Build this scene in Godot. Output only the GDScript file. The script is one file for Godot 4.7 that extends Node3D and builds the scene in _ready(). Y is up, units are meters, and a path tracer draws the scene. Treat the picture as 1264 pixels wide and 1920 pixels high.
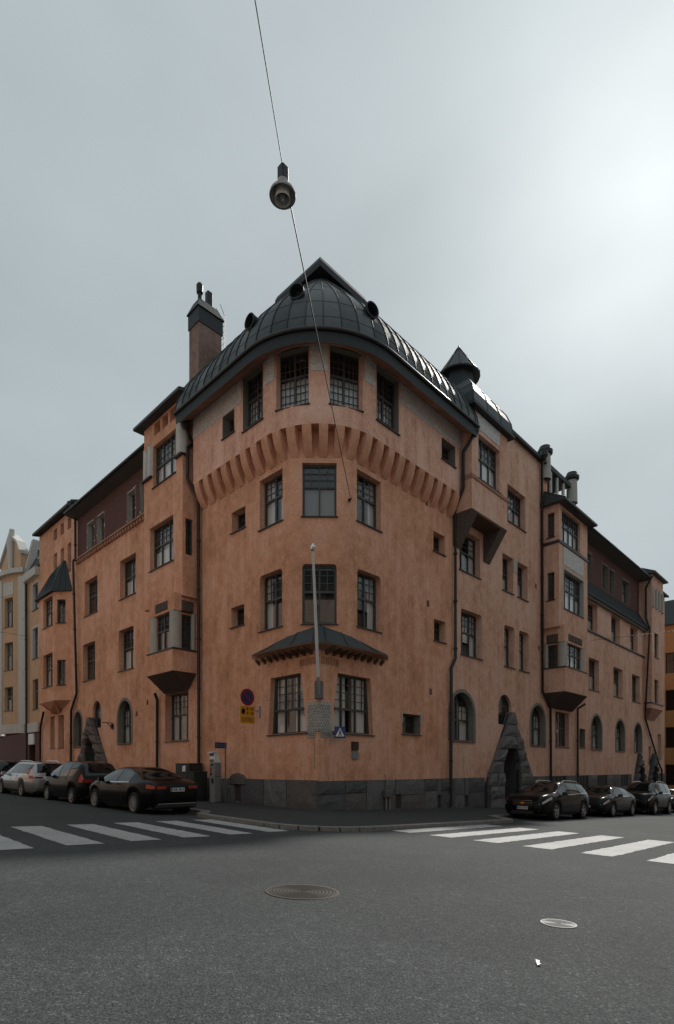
extends Node3D
# World axes: +X runs along the right-hand street front (z = 0), -Z along the left-hand one (x = 0); the street corner of the house is the origin.

class Fr:
	var o := Vector3.ZERO
	var u := Vector3.RIGHT
	var n := Vector3.BACK
	func _init(o_ := Vector3.ZERO, u_ := Vector3.RIGHT, n_ := Vector3.BACK):
		o = o_; u = u_; n = n_
	func p(s, y, w) -> Vector3:
		return o + u * s + n * w + Vector3(0, y, 0)
	func nn(_s) -> Vector3:
		return n

class CornerPath extends Fr:
	# a front that turns the corner; s = x on the right flat, s = -v on the left flat, in between the samples
	var ss := []
	var ps := []
	var ns := []
	func add(s, x, v, nx, nv):
		ss.append(float(s)); ps.append(Vector3(x, 0, -v)); ns.append(Vector3(nx, 0, -nv).normalized())
	func at(s) -> Array:
		var k := 0
		while k < ss.size() - 2 and s > ss[k + 1]:
			k += 1
		var t: float = (s - ss[k]) / (ss[k + 1] - ss[k])
		return [ps[k].lerp(ps[k + 1], t), (ns[k] as Vector3).lerp(ns[k + 1], t).normalized()]
	func p(s, y, w) -> Vector3:
		var a := at(s)
		return a[0] + a[1] * w + Vector3(0, y, 0)
	func nn(s) -> Vector3:
		return at(s)[1]

var M := {}
var rng := RandomNumberGenerator.new()
var FR := Fr.new(Vector3.ZERO, Vector3(1, 0, 0), Vector3(0, 0, 1))
var FL := Fr.new(Vector3.ZERO, Vector3(0, 0, -1), Vector3(-1, 0, 0))
var PL: CornerPath
var PU: CornerPath
var names := {}
const ROAD := -0.09

func gy(x: float, z: float) -> float:
	return -0.042 * clampf(x, -40, 75) + 0.014 * clampf(-z, -50, 90)

# ---------------------------------------------------------------- meshes
func mb() -> SurfaceTool:
	var t := SurfaceTool.new()
	t.begin(Mesh.PRIMITIVE_TRIANGLES)
	return t

func vtx(t: SurfaceTool, v: Vector3, n: Vector3):
	t.set_normal(n); t.add_vertex(v)

func tri(t: SurfaceTool, a: Vector3, b: Vector3, c: Vector3, n: Vector3):
	if (b - a).cross(c - a).dot(n) > 0:
		vtx(t, a, n); vtx(t, c, n); vtx(t, b, n)
	else:
		vtx(t, a, n); vtx(t, b, n); vtx(t, c, n)

func quad(t: SurfaceTool, a: Vector3, b: Vector3, c: Vector3, d: Vector3, n: Vector3):
	tri(t, a, b, c, n); tri(t, a, c, d, n)

func quadf(t: SurfaceTool, a: Vector3, b: Vector3, c: Vector3, d: Vector3, toward: Vector3):
	var g := (b - a).cross(d - a)
	if g.length() < 1e-7: g = (c - b).cross(d - c)
	if g.length() < 1e-9: return
	g = g.normalized()
	if g.dot(toward) < 0: g = -g
	quad(t, a, b, c, d, g)

func quads(t: SurfaceTool, a: Vector3, b: Vector3, c: Vector3, d: Vector3, na: Vector3, nb: Vector3, nc: Vector3, nd: Vector3):
	var flip: bool = (b - a).cross(c - a).dot(na + nc) > 0
	var v := [a, b, c, d]
	var n := [na, nb, nc, nd]
	for k in ([0, 2, 1, 0, 3, 2] if flip else [0, 1, 2, 0, 2, 3]):
		vtx(t, v[k], n[k])

# box in a front's own coordinates; c chamfers the four edges round the outer face
func fbox(t: SurfaceTool, f: Fr, s0: float, s1: float, y0: float, y1: float, w0: float, w1: float, c := 0.0):
	var n := f.nn((s0 + s1) * 0.5)
	var us := (f.p(s1, 0, w1) - f.p(s0, 0, w1)).normalized()
	var Y := Vector3.UP
	var wc := w1 - c
	quad(t, f.p(s0 + c, y0 + c, w1), f.p(s1 - c, y0 + c, w1), f.p(s1 - c, y1 - c, w1), f.p(s0 + c, y1 - c, w1), n)
	quad(t, f.p(s0, y0, w0), f.p(s1, y0, w0), f.p(s1, y1, w0), f.p(s0, y1, w0), -n)
	quad(t, f.p(s0, y0, w0), f.p(s0, y0, wc), f.p(s0, y1, wc), f.p(s0, y1, w0), -us)
	quad(t, f.p(s1, y0, w0), f.p(s1, y0, wc), f.p(s1, y1, wc), f.p(s1, y1, w0), us)
	quad(t, f.p(s0, y0, w0), f.p(s1, y0, w0), f.p(s1, y0, wc), f.p(s0, y0, wc), -Y)
	quad(t, f.p(s0, y1, w0), f.p(s1, y1, w0), f.p(s1, y1, wc), f.p(s0, y1, wc), Y)
	if c > 0:
		quad(t, f.p(s0, y0, wc), f.p(s0 + c, y0 + c, w1), f.p(s0 + c, y1 - c, w1), f.p(s0, y1, wc), (n - us).normalized())
		quad(t, f.p(s1, y0, wc), f.p(s1 - c, y0 + c, w1), f.p(s1 - c, y1 - c, w1), f.p(s1, y1, wc), (n + us).normalized())
		quad(t, f.p(s0, y0, wc), f.p(s1, y0, wc), f.p(s1 - c, y0 + c, w1), f.p(s0 + c, y0 + c, w1), (n - Y).normalized())
		quad(t, f.p(s0, y1, wc), f.p(s1, y1, wc), f.p(s1 - c, y1 - c, w1), f.p(s0 + c, y1 - c, w1), (n + Y).normalized())

func hexa(t: SurfaceTool, b: Array, q: Array):
	# b: four bottom corners in turn, q: the four above them
	var mid := Vector3.ZERO
	for v in b + q: mid += v / 8.0
	quadf(t, b[0], b[1], b[2], b[3], (b[0] + b[2]) * 0.5 - mid)
	quadf(t, q[0], q[1], q[2], q[3], (q[0] + q[2]) * 0.5 - mid)
	for k in 4:
		var j := (k + 1) % 4
		quadf(t, b[k], b[j], q[j], q[k], (b[k] + q[j]) * 0.5 - mid)

func box(t: SurfaceTool, a: Vector3, b: Vector3, c := 0.0):
	fbox(t, Fr.new(), a.x, b.x, a.y, b.y, a.z, b.z, c)

func tube(t: SurfaceTool, pts: Array, r, n := 8, closed := true):
	var rings := []
	var up := Vector3.UP
	for i in pts.size():
		var d: Vector3
		if i == 0: d = pts[1] - pts[0]
		elif i == pts.size() - 1: d = pts[i] - pts[i - 1]
		else: d = (pts[i] - pts[i - 1]).normalized() + (pts[i + 1] - pts[i]).normalized()
		d = d.normalized()
		var a := up.cross(d)
		if a.length() < 0.1: a = Vector3(1, 0, 0.3).cross(d)
		a = a.normalized()
		if rings.size() > 0 and a.dot(rings[-1][1]) < 0: a = -a
		var b := d.cross(a).normalized()
		rings.append([pts[i], a, b, r[i] if r is Array else r])
	for i in rings.size() - 1:
		for k in n:
			var c0 := cos(TAU * k / n); var s0 := sin(TAU * k / n)
			var c1 := cos(TAU * (k + 1) / n); var s1 := sin(TAU * (k + 1) / n)
			var R0: Array = rings[i]; var R1: Array = rings[i + 1]
			var n00: Vector3 = R0[1] * c0 + R0[2] * s0; var n01: Vector3 = R0[1] * c1 + R0[2] * s1
			var n10: Vector3 = R1[1] * c0 + R1[2] * s0; var n11: Vector3 = R1[1] * c1 + R1[2] * s1
			quads(t, R0[0] + n00 * R0[3], R0[0] + n01 * R0[3], R1[0] + n11 * R1[3], R1[0] + n10 * R1[3], n00, n01, n11, n10)
	if closed:
		for e in [0, rings.size() - 1]:
			var R: Array = rings[e]
			var dn: Vector3 = (R[1] as Vector3).cross(R[2]) * (1 if e == 0 else -1)
			if e == 0: dn = (pts[0] - pts[1]).normalized()
			else: dn = (pts[e] - pts[e - 1]).normalized()
			for k in n:
				var q0: Vector3 = R[0] + (R[1] * cos(TAU * k / n) + R[2] * sin(TAU * k / n)) * R[3]
				var q1: Vector3 = R[0] + (R[1] * cos(TAU * (k + 1) / n) + R[2] * sin(TAU * (k + 1) / n)) * R[3]
				tri(t, R[0], q0, q1, dn)

# surface of revolution round the local Y axis of xf; prof = [[radius, height], ...]
func lathe(t: SurfaceTool, xf: Transform3D, prof: Array, n := 20, smooth := true):
	for i in prof.size() - 1:
		var r0: float = prof[i][0]; var y0: float = prof[i][1]; var r1: float = prof[i + 1][0]; var y1: float = prof[i + 1][1]
		var sl := Vector2(y1 - y0, r0 - r1)
		if sl.length() < 1e-6: continue
		sl = sl.normalized()
		for k in n:
			var a := TAU * k / n; var b := TAU * (k + 1) / n
			var da := Vector3(cos(a), 0, sin(a)); var db := Vector3(cos(b), 0, sin(b))
			var na := da if smooth else (da + db).normalized()
			var nb := db if smooth else na
			var n0 := (xf.basis * (na * sl.x + Vector3(0, sl.y, 0))).normalized()
			var n1 := (xf.basis * (nb * sl.x + Vector3(0, sl.y, 0))).normalized()
			var p00 := xf * (da * r0 + Vector3(0, y0, 0)); var p01 := xf * (db * r0 + Vector3(0, y0, 0))
			var p10 := xf * (da * r1 + Vector3(0, y1, 0)); var p11 := xf * (db * r1 + Vector3(0, y1, 0))
			if r0 < 1e-5: tri(t, p00, p11, p10, n0)
			elif r1 < 1e-5: tri(t, p00, p01, p10, n0)
			else: quads(t, p00, p01, p11, p10, n0, n1, n1, n0)

func poly_prism(t: SurfaceTool, f: Fr, pts: Array, w0: float, w1: float):
	# polygon in a front's plane (s, y), pulled from w0 out to w1
	var pv := PackedVector2Array(pts)
	var idx := Geometry2D.triangulate_polygon(pv)
	var n := f.n
	for k in range(0, idx.size(), 3):
		for side in 2:
			var w := w1 if side == 0 else w0
			tri(t, f.p(pv[idx[k]].x, pv[idx[k]].y, w), f.p(pv[idx[k + 1]].x, pv[idx[k + 1]].y, w), f.p(pv[idx[k + 2]].x, pv[idx[k + 2]].y, w), n if side == 0 else -n)
	var mid := Vector2.ZERO
	for q in pv: mid += q / pv.size()
	for k in pv.size():
		var a := pv[k]; var b := pv[(k + 1) % pv.size()]
		var e := (b - a).orthogonal().normalized()
		if Geometry2D.is_point_in_polygon((a + b) * 0.5 + e * 0.002, pv): e = -e
		quad(t, f.p(a.x, a.y, w0), f.p(b.x, b.y, w0), f.p(b.x, b.y, w1), f.p(a.x, a.y, w1), (f.u * e.x + Vector3.UP * e.y).normalized())

func put(t: SurfaceTool, called: String, m: Material, parent: Node = self) -> MeshInstance3D:
	var o := MeshInstance3D.new()
	t.set_material(m)
	o.mesh = t.commit()
	if parent == self: called = numbered(called)
	o.name = called
	parent.add_child(o, true)
	return o

func numbered(called: String) -> String:
	if not names.has(called):
		names[called] = 0
		return called
	names[called] += 1
	return "%s_%03d" % [called, names[called]]

func tag(o: Node, label: String, category: String, group := "") -> Node:
	o.set_meta("label", label); o.set_meta("category", category)
	if group: o.set_meta("group", group)
	return o

func thing(called: String, label: String, category: String, at := Vector3.ZERO, group := "") -> Node3D:
	var o := Node3D.new()
	o.name = numbered(called)
	add_child(o)
	o.position = at
	tag(o, label, category, group)
	return o

func node(called: String, parent: Node) -> Node3D:
	var o := Node3D.new()
	o.name = called
	parent.add_child(o, true)
	return o

func structure(t: SurfaceTool, called: String, m: Material) -> MeshInstance3D:
	var o := put(t, called, m)
	o.set_meta("kind", "structure")
	return o

# ---------------------------------------------------------------- materials
func nimg(seed_: int, freq: float, oct: int, w: int, h: int, n: int, kind := FastNoiseLite.TYPE_SIMPLEX_SMOOTH) -> PackedByteArray:
	var f := FastNoiseLite.new()
	f.seed = seed_; f.frequency = freq; f.noise_type = kind
	f.fractal_type = FastNoiseLite.FRACTAL_FBM if oct > 1 else FastNoiseLite.FRACTAL_NONE
	f.fractal_octaves = oct
	var im := f.get_seamless_image(w, h, false, false, 0.15, true)
	im.convert(Image.FORMAT_L8)
	if w != n or h != n: im.resize(n, n, Image.INTERPOLATE_CUBIC)
	return im.get_data()

# one octave of smooth random blotches that tiles: cx x cy cells across the picture
func lay(seed_: int, cx: int, cy: int, n: int) -> PackedByteArray:
	var r := RandomNumberGenerator.new(); r.seed = seed_
	var small := PackedByteArray(); small.resize(cx * cy)
	for k in cx * cy: small[k] = r.randi() % 256
	var pad := PackedByteArray(); pad.resize((cx + 4) * (cy + 4))
	for y in cy + 4:
		for x in cx + 4: pad[y * (cx + 4) + x] = small[posmod(y - 2, cy) * cx + posmod(x - 2, cx)]
	var im := Image.create_from_data(cx + 4, cy + 4, false, Image.FORMAT_L8, pad)
	im.resize((cx + 4) * n / cx, (cy + 4) * n / cy, Image.INTERPOLATE_CUBIC)
	return im.get_region(Rect2i(2 * n / cx, 2 * n / cy, n, n)).get_data()

func lin(r: float, g: float, b: float) -> Color:
	return Color(r, g, b).linear_to_srgb()

# fields: arrays of [bytes, share]; the summed field picks a colour out of the ramp
func paint(n: int, fields: Array, ramp: Array, grain: PackedByteArray, g_amt: float) -> ImageTexture:
	var lut := []
	for k in 256:
		var x := k / 255.0 * (ramp.size() - 1)
		var i := mini(int(x), ramp.size() - 2)
		lut.append((ramp[i] as Color).lerp(ramp[i + 1], x - i))
	var out := PackedByteArray()
	out.resize(n * n * 3)
	var fs: Array = fields
	for i in n * n:
		var v := 128.0
		for f in fs: v += (f[0][i] - 128) * f[1]
		var c: Color = lut[clampi(int(v), 0, 255)]
		var g := 1.0 + (grain[i] - 128) / 128.0 * g_amt
		out[i * 3] = clampi(int(c.r * g * 255), 0, 255)
		out[i * 3 + 1] = clampi(int(c.g * g * 255), 0, 255)
		out[i * 3 + 2] = clampi(int(c.b * g * 255), 0, 255)
	var im := Image.create_from_data(n, n, false, Image.FORMAT_RGB8, out)
	im.generate_mipmaps()
	return ImageTexture.create_from_image(im)

func bump(n: int, data: PackedByteArray, amount: float) -> ImageTexture:
	var im := Image.create_from_data(n, n, false, Image.FORMAT_L8, data)
	im.convert(Image.FORMAT_RGB8)
	im.bump_map_to_normal_map(amount)
	im.generate_mipmaps()
	return ImageTexture.create_from_image(im)

func mat(c: Color, rough := 0.8, metal := 0.0) -> StandardMaterial3D:
	var m := StandardMaterial3D.new()
	m.albedo_color = c; m.roughness = rough; m.metallic = metal
	return m

func tmat(tex: Texture2D, nrm: Texture2D, tile: float, rough: float, nscale := 1.0, metal := 0.0) -> StandardMaterial3D:
	var m := mat(Color.WHITE, rough, metal)
	m.albedo_texture = tex
	if nrm:
		m.normal_enabled = true; m.normal_texture = nrm; m.normal_scale = nscale
	m.uv1_triplanar = true; m.uv1_world_triplanar = true
	m.uv1_scale = Vector3.ONE / tile
	return m

func tint(m: StandardMaterial3D, c: Color) -> StandardMaterial3D:
	var d: StandardMaterial3D = m.duplicate()
	d.albedo_color = c
	return d

func make_materials():
	var N := 1024
	var coarse := lay(1, 4, 4, N); var c2 := lay(2, 16, 8, N)
	var streak := lay(3, 64, 4, N)
	var fine := lay(4, 32, 32, N); var fine2 := lay(5, 128, 64, N)
	var grain := lay(6, 256, 256, N)
	var pl := paint(N, [[coarse, 0.34], [c2, 0.26], [streak, 0.17], [fine, 0.22], [fine2, 0.20]],
		[lin(.35, .165, .10), lin(.47, .23, .135), lin(.57, .285, .17), lin(.645, .34, .215), lin(.69, .385, .265), lin(.71, .43, .32), lin(.67, .44, .345)], grain, 0.07)
	M.plaster = tmat(pl, bump(N, grain, 2.0), 8.3, 0.95, 0.5)
	# sections weathered greyer: the top storey and the right-hand wing beyond the downpipe
	var pr := paint(N, [[coarse, 0.34], [c2, 0.28], [streak, 0.2], [fine, 0.22], [fine2, 0.20]],
		[lin(.38, .20, .14), lin(.50, .275, .19), lin(.59, .335, .235), lin(.64, .39, .285), lin(.67, .435, .335), lin(.67, .465, .38), lin(.60, .46, .40)], grain, 0.07)
	M.plaster_right = tmat(pr, bump(N, grain, 2.0), 9.1, 0.95, 0.5)
	M.plaster_top = tint(tmat(pr, bump(N, grain, 2.0), 7.7, 0.95, 0.5), Color(1.06, 1.06, 1.07))
	M.chimney = tmat(paint(N, [[coarse, 0.4], [streak, 0.3], [fine, 0.4]], [lin(.16, .10, .08), lin(.24, .155, .125), lin(.30, .21, .175)], grain, 0.12), bump(N, grain, 2.0), 5.0, 0.95)
	var oc := paint(N, [[coarse, 0.3], [streak, 0.3], [fine, 0.25]], [lin(.44, .29, .175), lin(.52, .35, .22), lin(.58, .40, .26)], grain, 0.08)
	M.ochre = tmat(oc, bump(N, grain, 2.0), 8.0, 0.92, 0.6)
	M.ochre_dark = tint(M.ochre, Color(0.86, 0.76, 0.62))
	M.cream = tint(M.ochre, Color(1.0, 1.06, 1.2))
	var wh := paint(N, [[coarse, 0.3], [streak, 0.4], [fine, 0.3]], [lin(.40, .40, .38), lin(.52, .52, .49), lin(.60, .60, .57)], grain, 0.06)
	M.pale = tmat(wh, bump(N, grain, 2.0), 4.0, 0.85, 0.6)
	M.pale_grey = tint(M.pale, Color(0.90, 0.885, 0.865))
	# granite
	var n5 := 512
	var g1 := nimg(11, 0.02, 4, n5, n5, n5)
	var g2 := nimg(12, 0.12, 3, n5, n5, n5)
	var g3 := nimg(13, 0.4, 1, n5, n5, n5)
	var gt := paint(n5, [[g1, 0.6], [g2, 0.8]], [lin(.075, .075, .078), lin(.13, .13, .132), lin(.18, .178, .175), lin(.25, .243, .235)], g3, 0.3)
	M.granite = tmat(gt, bump(n5, g2, 9.0), 1.7, 0.85, 1.0)
	M.granite_warm = tint(M.granite, Color(0.95, 0.90, 0.87))
	M.granite_dark = tint(M.granite, Color(0.82, 0.83, 0.85))
	M.kerb = tint(M.granite, Color(1.15, 1.14, 1.1))
	M.joint = mat(lin(.045, .043, .04), 0.95)
	# pebble dash: small round pale stones in mortar
	var cf := FastNoiseLite.new()
	cf.noise_type = FastNoiseLite.TYPE_CELLULAR; cf.frequency = 0.045; cf.seed = 5
	cf.fractal_type = FastNoiseLite.FRACTAL_NONE
	cf.cellular_return_type = FastNoiseLite.RETURN_DISTANCE2_SUB
	var ci := cf.get_seamless_image(n5, n5, false, false, 0.1, true); ci.convert(Image.FORMAT_L8)
	var cd := ci.get_data()
	cf.cellular_return_type = FastNoiseLite.RETURN_CELL_VALUE
	var cv := cf.get_seamless_image(n5, n5, false, false, 0.1, true); cv.convert(Image.FORMAT_L8)
	var pb := paint(n5, [[cd, 0.75], [cv.get_data(), 0.3]], [lin(.42, .415, .40), lin(.64, .635, .62), lin(.72, .715, .70), lin(.78, .775, .76)], g3, 0.18)
	M.pebble = tmat(pb, bump(n5, cd, 9.0), 1.9, 0.85, 1.0)
	M.carved = tint(M.pebble, Color(0.85, 0.84, 0.82))
	M.rough_dark = tmat(paint(n5, [[cd, 0.4], [g1, 0.35], [g2, 0.25]], [lin(.06, .047, .04), lin(.12, .09, .075), lin(.18, .14, .115)], g3, 0.25), bump(n5, cd, 12.0), 2.2, 0.92, 1.0)
	# roof metal
	var mt := paint(n5, [[g1, 0.6], [g2, 0.4]], [lin(.035, .042, .044), lin(.055, .064, .066), lin(.08, .09, .092)], g3, 0.06)
	for k in 3:
		M["roof%d" % k] = tint(tmat(mt, bump(n5, g1, 2.0), 2.7, 0.52 + 0.04 * k, 0.5, 0.15), Color(1.1, 1.1, 1.1).lerp(Color(0.74, 0.78, 0.80), k * 0.5))
	M.roof_dark = tint(M.roof2, Color(0.62, 0.65, 0.67))
	M.hood_metal = tint(tmat(mt, null, 2.7, 0.75), Color(0.85, 0.9, 0.93))
	M.seam = tint(M.roof1, Color(0.55, 0.57, 0.58))
	M.pipe = mat(lin(.012, .0125, .013), 0.45)
	M.frame = mat(lin(.055, .060, .058), 0.55)
	M.frame_light = mat(lin(.12, .125, .12), 0.6)
	M.casing = tint(M.pale, Color(0.66, 0.64, 0.61))
	M.sill = mat(lin(.03, .031, .032), 0.5)
	M.iron = mat(lin(.02, .02, .021), 0.5, 0.3)
	M.galv = mat(lin(.33, .35, .36), 0.45, 0.6)
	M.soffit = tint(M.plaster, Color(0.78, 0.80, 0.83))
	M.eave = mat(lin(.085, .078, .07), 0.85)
	var gl := mat(Color(0.05, 0.06, 0.065, 0.05), 0.02)
	gl.transparency = BaseMaterial3D.TRANSPARENCY_ALPHA
	gl.metallic_specular = 1.0
	M.glass = gl
	M.room = mat(lin(.10, .095, .088), 0.95)
	M.curtain = mat(lin(.66, .66, .65), 0.9)
	M.blind = mat(lin(.24, .245, .24), 0.9)
	# brick courses are geometry; this is the colour of the brick itself
	M.brick = tmat(paint(n5, [[g1, 0.5], [g2, 0.5]], [lin(.11, .052, .045), lin(.155, .075, .065), lin(.20, .105, .092)], g3, 0.2), bump(n5, g2, 5.0), 1.9, 0.92)
	M.mortar = mat(lin(.10, .085, .078), 0.95)
	# street
	var a1 := lay(21, 8, 8, N); var a2 := lay(22, 256, 256, N); var a3 := lay(23, 512, 512, N); var a4 := lay(24, 64, 64, N)
	var at := paint(N, [[a1, 0.10], [a4, 0.16], [a2, 0.5], [a3, 0.35]], [lin(.018, .021, .0222), lin(.034, .0388, .0405), lin(.044, .0503, .0525), lin(.054, .0612, .0635), lin(.075, .0835, .0858), lin(.17, .182, .185)], a3, 0.15)
	M.asphalt = tmat(at, bump(N, a3, 1.5), 3.4, 0.88, 0.6)
	M.asphalt.vertex_color_use_as_albedo = true
	M.asphalt.metallic_specular = 0.32
	M.pavement = tint(tmat(at, bump(N, a3, 1.5), 2.6, 0.9, 0.6), Color(0.72, 0.72, 0.73))
	M.paint = tmat(paint(N, [[a1, 0.25], [a4, 0.3], [a2, 0.3], [a3, 0.3]], [lin(.11, .115, .117), lin(.27, .28, .285), lin(.35, .36, .365), lin(.385, .395, .40), lin(.41, .42, .425)], a3, 0.08), bump(N, a3, 1.5), 3.1, 0.75, 0.7)
	M.cast = tmat(gt, null, 0.6, 0.6, 1.0, 0.5)
	M.cast.albedo_color = Color(0.62, 0.6, 0.58)
	M.grit = mat(lin(.022, .021, .020), 0.95)
	M.cast_pale = mat(lin(.22, .225, .23), 0.55, 0.3)
	# things
	M.black_paint = mat(lin(.005, .0052, .0058), 0.2)
	M.black_paint.metallic_specular = 0.28
	M.grey_paint = M.black_paint.duplicate(); M.grey_paint.albedo_color = lin(.012, .013, .015)
	M.silver_paint = mat(lin(.30, .305, .31), 0.3, 0.6)
	M.silver_paint.clearcoat_enabled = true; M.silver_paint.clearcoat = 1.0; M.silver_paint.clearcoat_roughness = 0.03
	M.car_glass = mat(lin(.008, .009, .010), 0.03)
	M.car_glass.metallic_specular = 0.5
	M.tyre = mat(lin(.012, .012, .012), 0.85)
	M.rim = mat(lin(.35, .355, .36), 0.35, 0.7)
	M.chrome = mat(lin(.62, .63, .64), 0.12, 1.0)
	M.trim = mat(lin(.008, .008, .008), 0.6)
	M.lens = mat(lin(.42, .44, .46), 0.08, 0.4)
	M.red_lens = mat(lin(.30, .022, .010), 0.15)
	M.amber = mat(lin(.60, .22, .02), 0.2)
	M.plate = mat(lin(.55, .56, .56), 0.5)
	M.ink = mat(lin(.01, .01, .011), 0.6)
	M.blue = mat(lin(.012, .035, .13), 0.45)
	M.sign_blue = mat(lin(.010, .04, .16), 0.4)
	M.sign_red = mat(lin(.30, .018, .016), 0.4)
	M.sign_yellow = mat(lin(.62, .27, .012), 0.45)
	M.white = mat(lin(.70, .71, .70), 0.5)
	M.white_pole = mat(lin(.66, .66, .64), 0.35)
	M.meter_grey = mat(lin(.19, .195, .19), 0.5)
	M.meter_dark = mat(lin(.10, .105, .105), 0.5)
	M.cabinet = mat(lin(.016, .022, .020), 0.55)
	M.brown_box = mat(lin(.035, .016, .008), 0.6)
	M.wood_red = mat(lin(.09, .03, .022), 0.7)
	M.door_dark = mat(lin(.02, .016, .013), 0.7)
	M.copper_brown = mat(lin(.11, .062, .036), 0.8)
	M.enamel = mat(lin(.30, .305, .30), 0.4)
	M.enamel.cull_mode = BaseMaterial3D.CULL_DISABLED
# ---------------------------------------------------------------- walls with openings
# hole: a, b (along), c, d (heights), depth; optional r (rounded top corners), rise (arched top), sl / sr (sides that lean in towards the top)
func top_profile(h: Dictionary) -> Array:
	var a: float = h.a; var b: float = h.b; var d: float = h.d
	var out := []
	if h.get("rise", 0.0) > 0:
		var ri: float = h.rise; var m := (a + b) * 0.5; var hw := (b - a) * 0.5
		for k in 17:
			var x := -cos(PI * k / 16)
			out.append(Vector2(m + hw * x, d - ri + ri * sqrt(maxf(0, 1 - x * x))))
	elif h.get("r", 0.0) > 0:
		var r: float = h.r
		for k in 6: out.append(Vector2(a + r - r * cos(PI / 2 * k / 5), d - r + r * sin(PI / 2 * k / 5)))
		for k in 6: out.append(Vector2(b - r + r * sin(PI / 2 * k / 5), d - r + r * cos(PI / 2 * k / 5)))
	else:
		out = [Vector2(a + h.get("sl", 0.0), d), Vector2(b - h.get("sr", 0.0), d)]
	return out

func wall(t: SurfaceTool, f: Fr, s0: float, s1: float, y0: float, y1: float, w: float, holes: Array):
	var S := [s0, s1]; var Y := [y0, y1]
	for h in holes:
		for v in [h.a, h.b]:
			if v > s0 and v < s1: S.append(v)
		for v in [h.c, h.d]:
			if v > y0 and v < y1: Y.append(v)
	if f is CornerPath:
		for v in f.ss:
			if v > s0 and v < s1: S.append(v)
	S.sort(); Y.sort()
	for i in S.size() - 1:
		if S[i + 1] - S[i] < 1e-4: continue
		for j in Y.size() - 1:
			if Y[j + 1] - Y[j] < 1e-4: continue
			var ms: float = (S[i] + S[i + 1]) * 0.5; var my: float = (Y[j] + Y[j + 1]) * 0.5
			var open := false
			for h in holes:
				if ms > h.a and ms < h.b and my > h.c and my < h.d: open = true
			if open: continue
			var n0 := f.nn(S[i]); var n1 := f.nn(S[i + 1])
			quads(t, f.p(S[i], Y[j], w), f.p(S[i + 1], Y[j], w), f.p(S[i + 1], Y[j + 1], w), f.p(S[i], Y[j + 1], w), n0, n1, n1, n0)
	for h in holes:
		if h.b <= s0 or h.a >= s1 or h.c >= y1 or h.d <= y0: continue
		var prof := top_profile(h)
		for k in prof.size() - 1:
			var p: Vector2 = prof[k]; var q: Vector2 = prof[k + 1]
			if p.y > h.d - 1e-4 and q.y > h.d - 1e-4: continue
			var n := f.nn((p.x + q.x) * 0.5)
			quad(t, f.p(p.x, p.y, w), f.p(q.x, q.y, w), f.p(q.x, h.d, w), f.p(p.x, h.d, w), n)
		if h.get("sl", 0.0) > 0:
			tri(t, f.p(h.a, h.c, w), f.p(h.a, h.d, w), f.p(h.a + h.sl, h.d, w), f.nn(h.a))
		if h.get("sr", 0.0) > 0:
			tri(t, f.p(h.b, h.c, w), f.p(h.b, h.d, w), f.p(h.b - h.sr, h.d, w), f.nn(h.b))
		var ring := [Vector2(h.a, h.c)] + prof + [Vector2(h.b, h.c)]
		var dep: float = h.get("depth", 0.3)
		var mid := f.p((h.a + h.b) * 0.5, (h.c + h.d) * 0.5, w)
		for k in ring.size():
			var p: Vector2 = ring[k]; var q: Vector2 = ring[(k + 1) % ring.size()]
			if p.distance_to(q) < 1e-4: continue
			var A := f.p(p.x, p.y, w); var B := f.p(q.x, q.y, w)
			quadf(t, A, B, f.p(q.x, q.y, w - dep), f.p(p.x, p.y, w - dep), mid - (A + B) * 0.5)

func strip(t: SurfaceTool, f: Fr, pts: Array, y0: float, y1: float, w: float):
	for k in pts.size() - 1: wall(t, f, pts[k], pts[k + 1], y0, y1, w, [])

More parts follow.
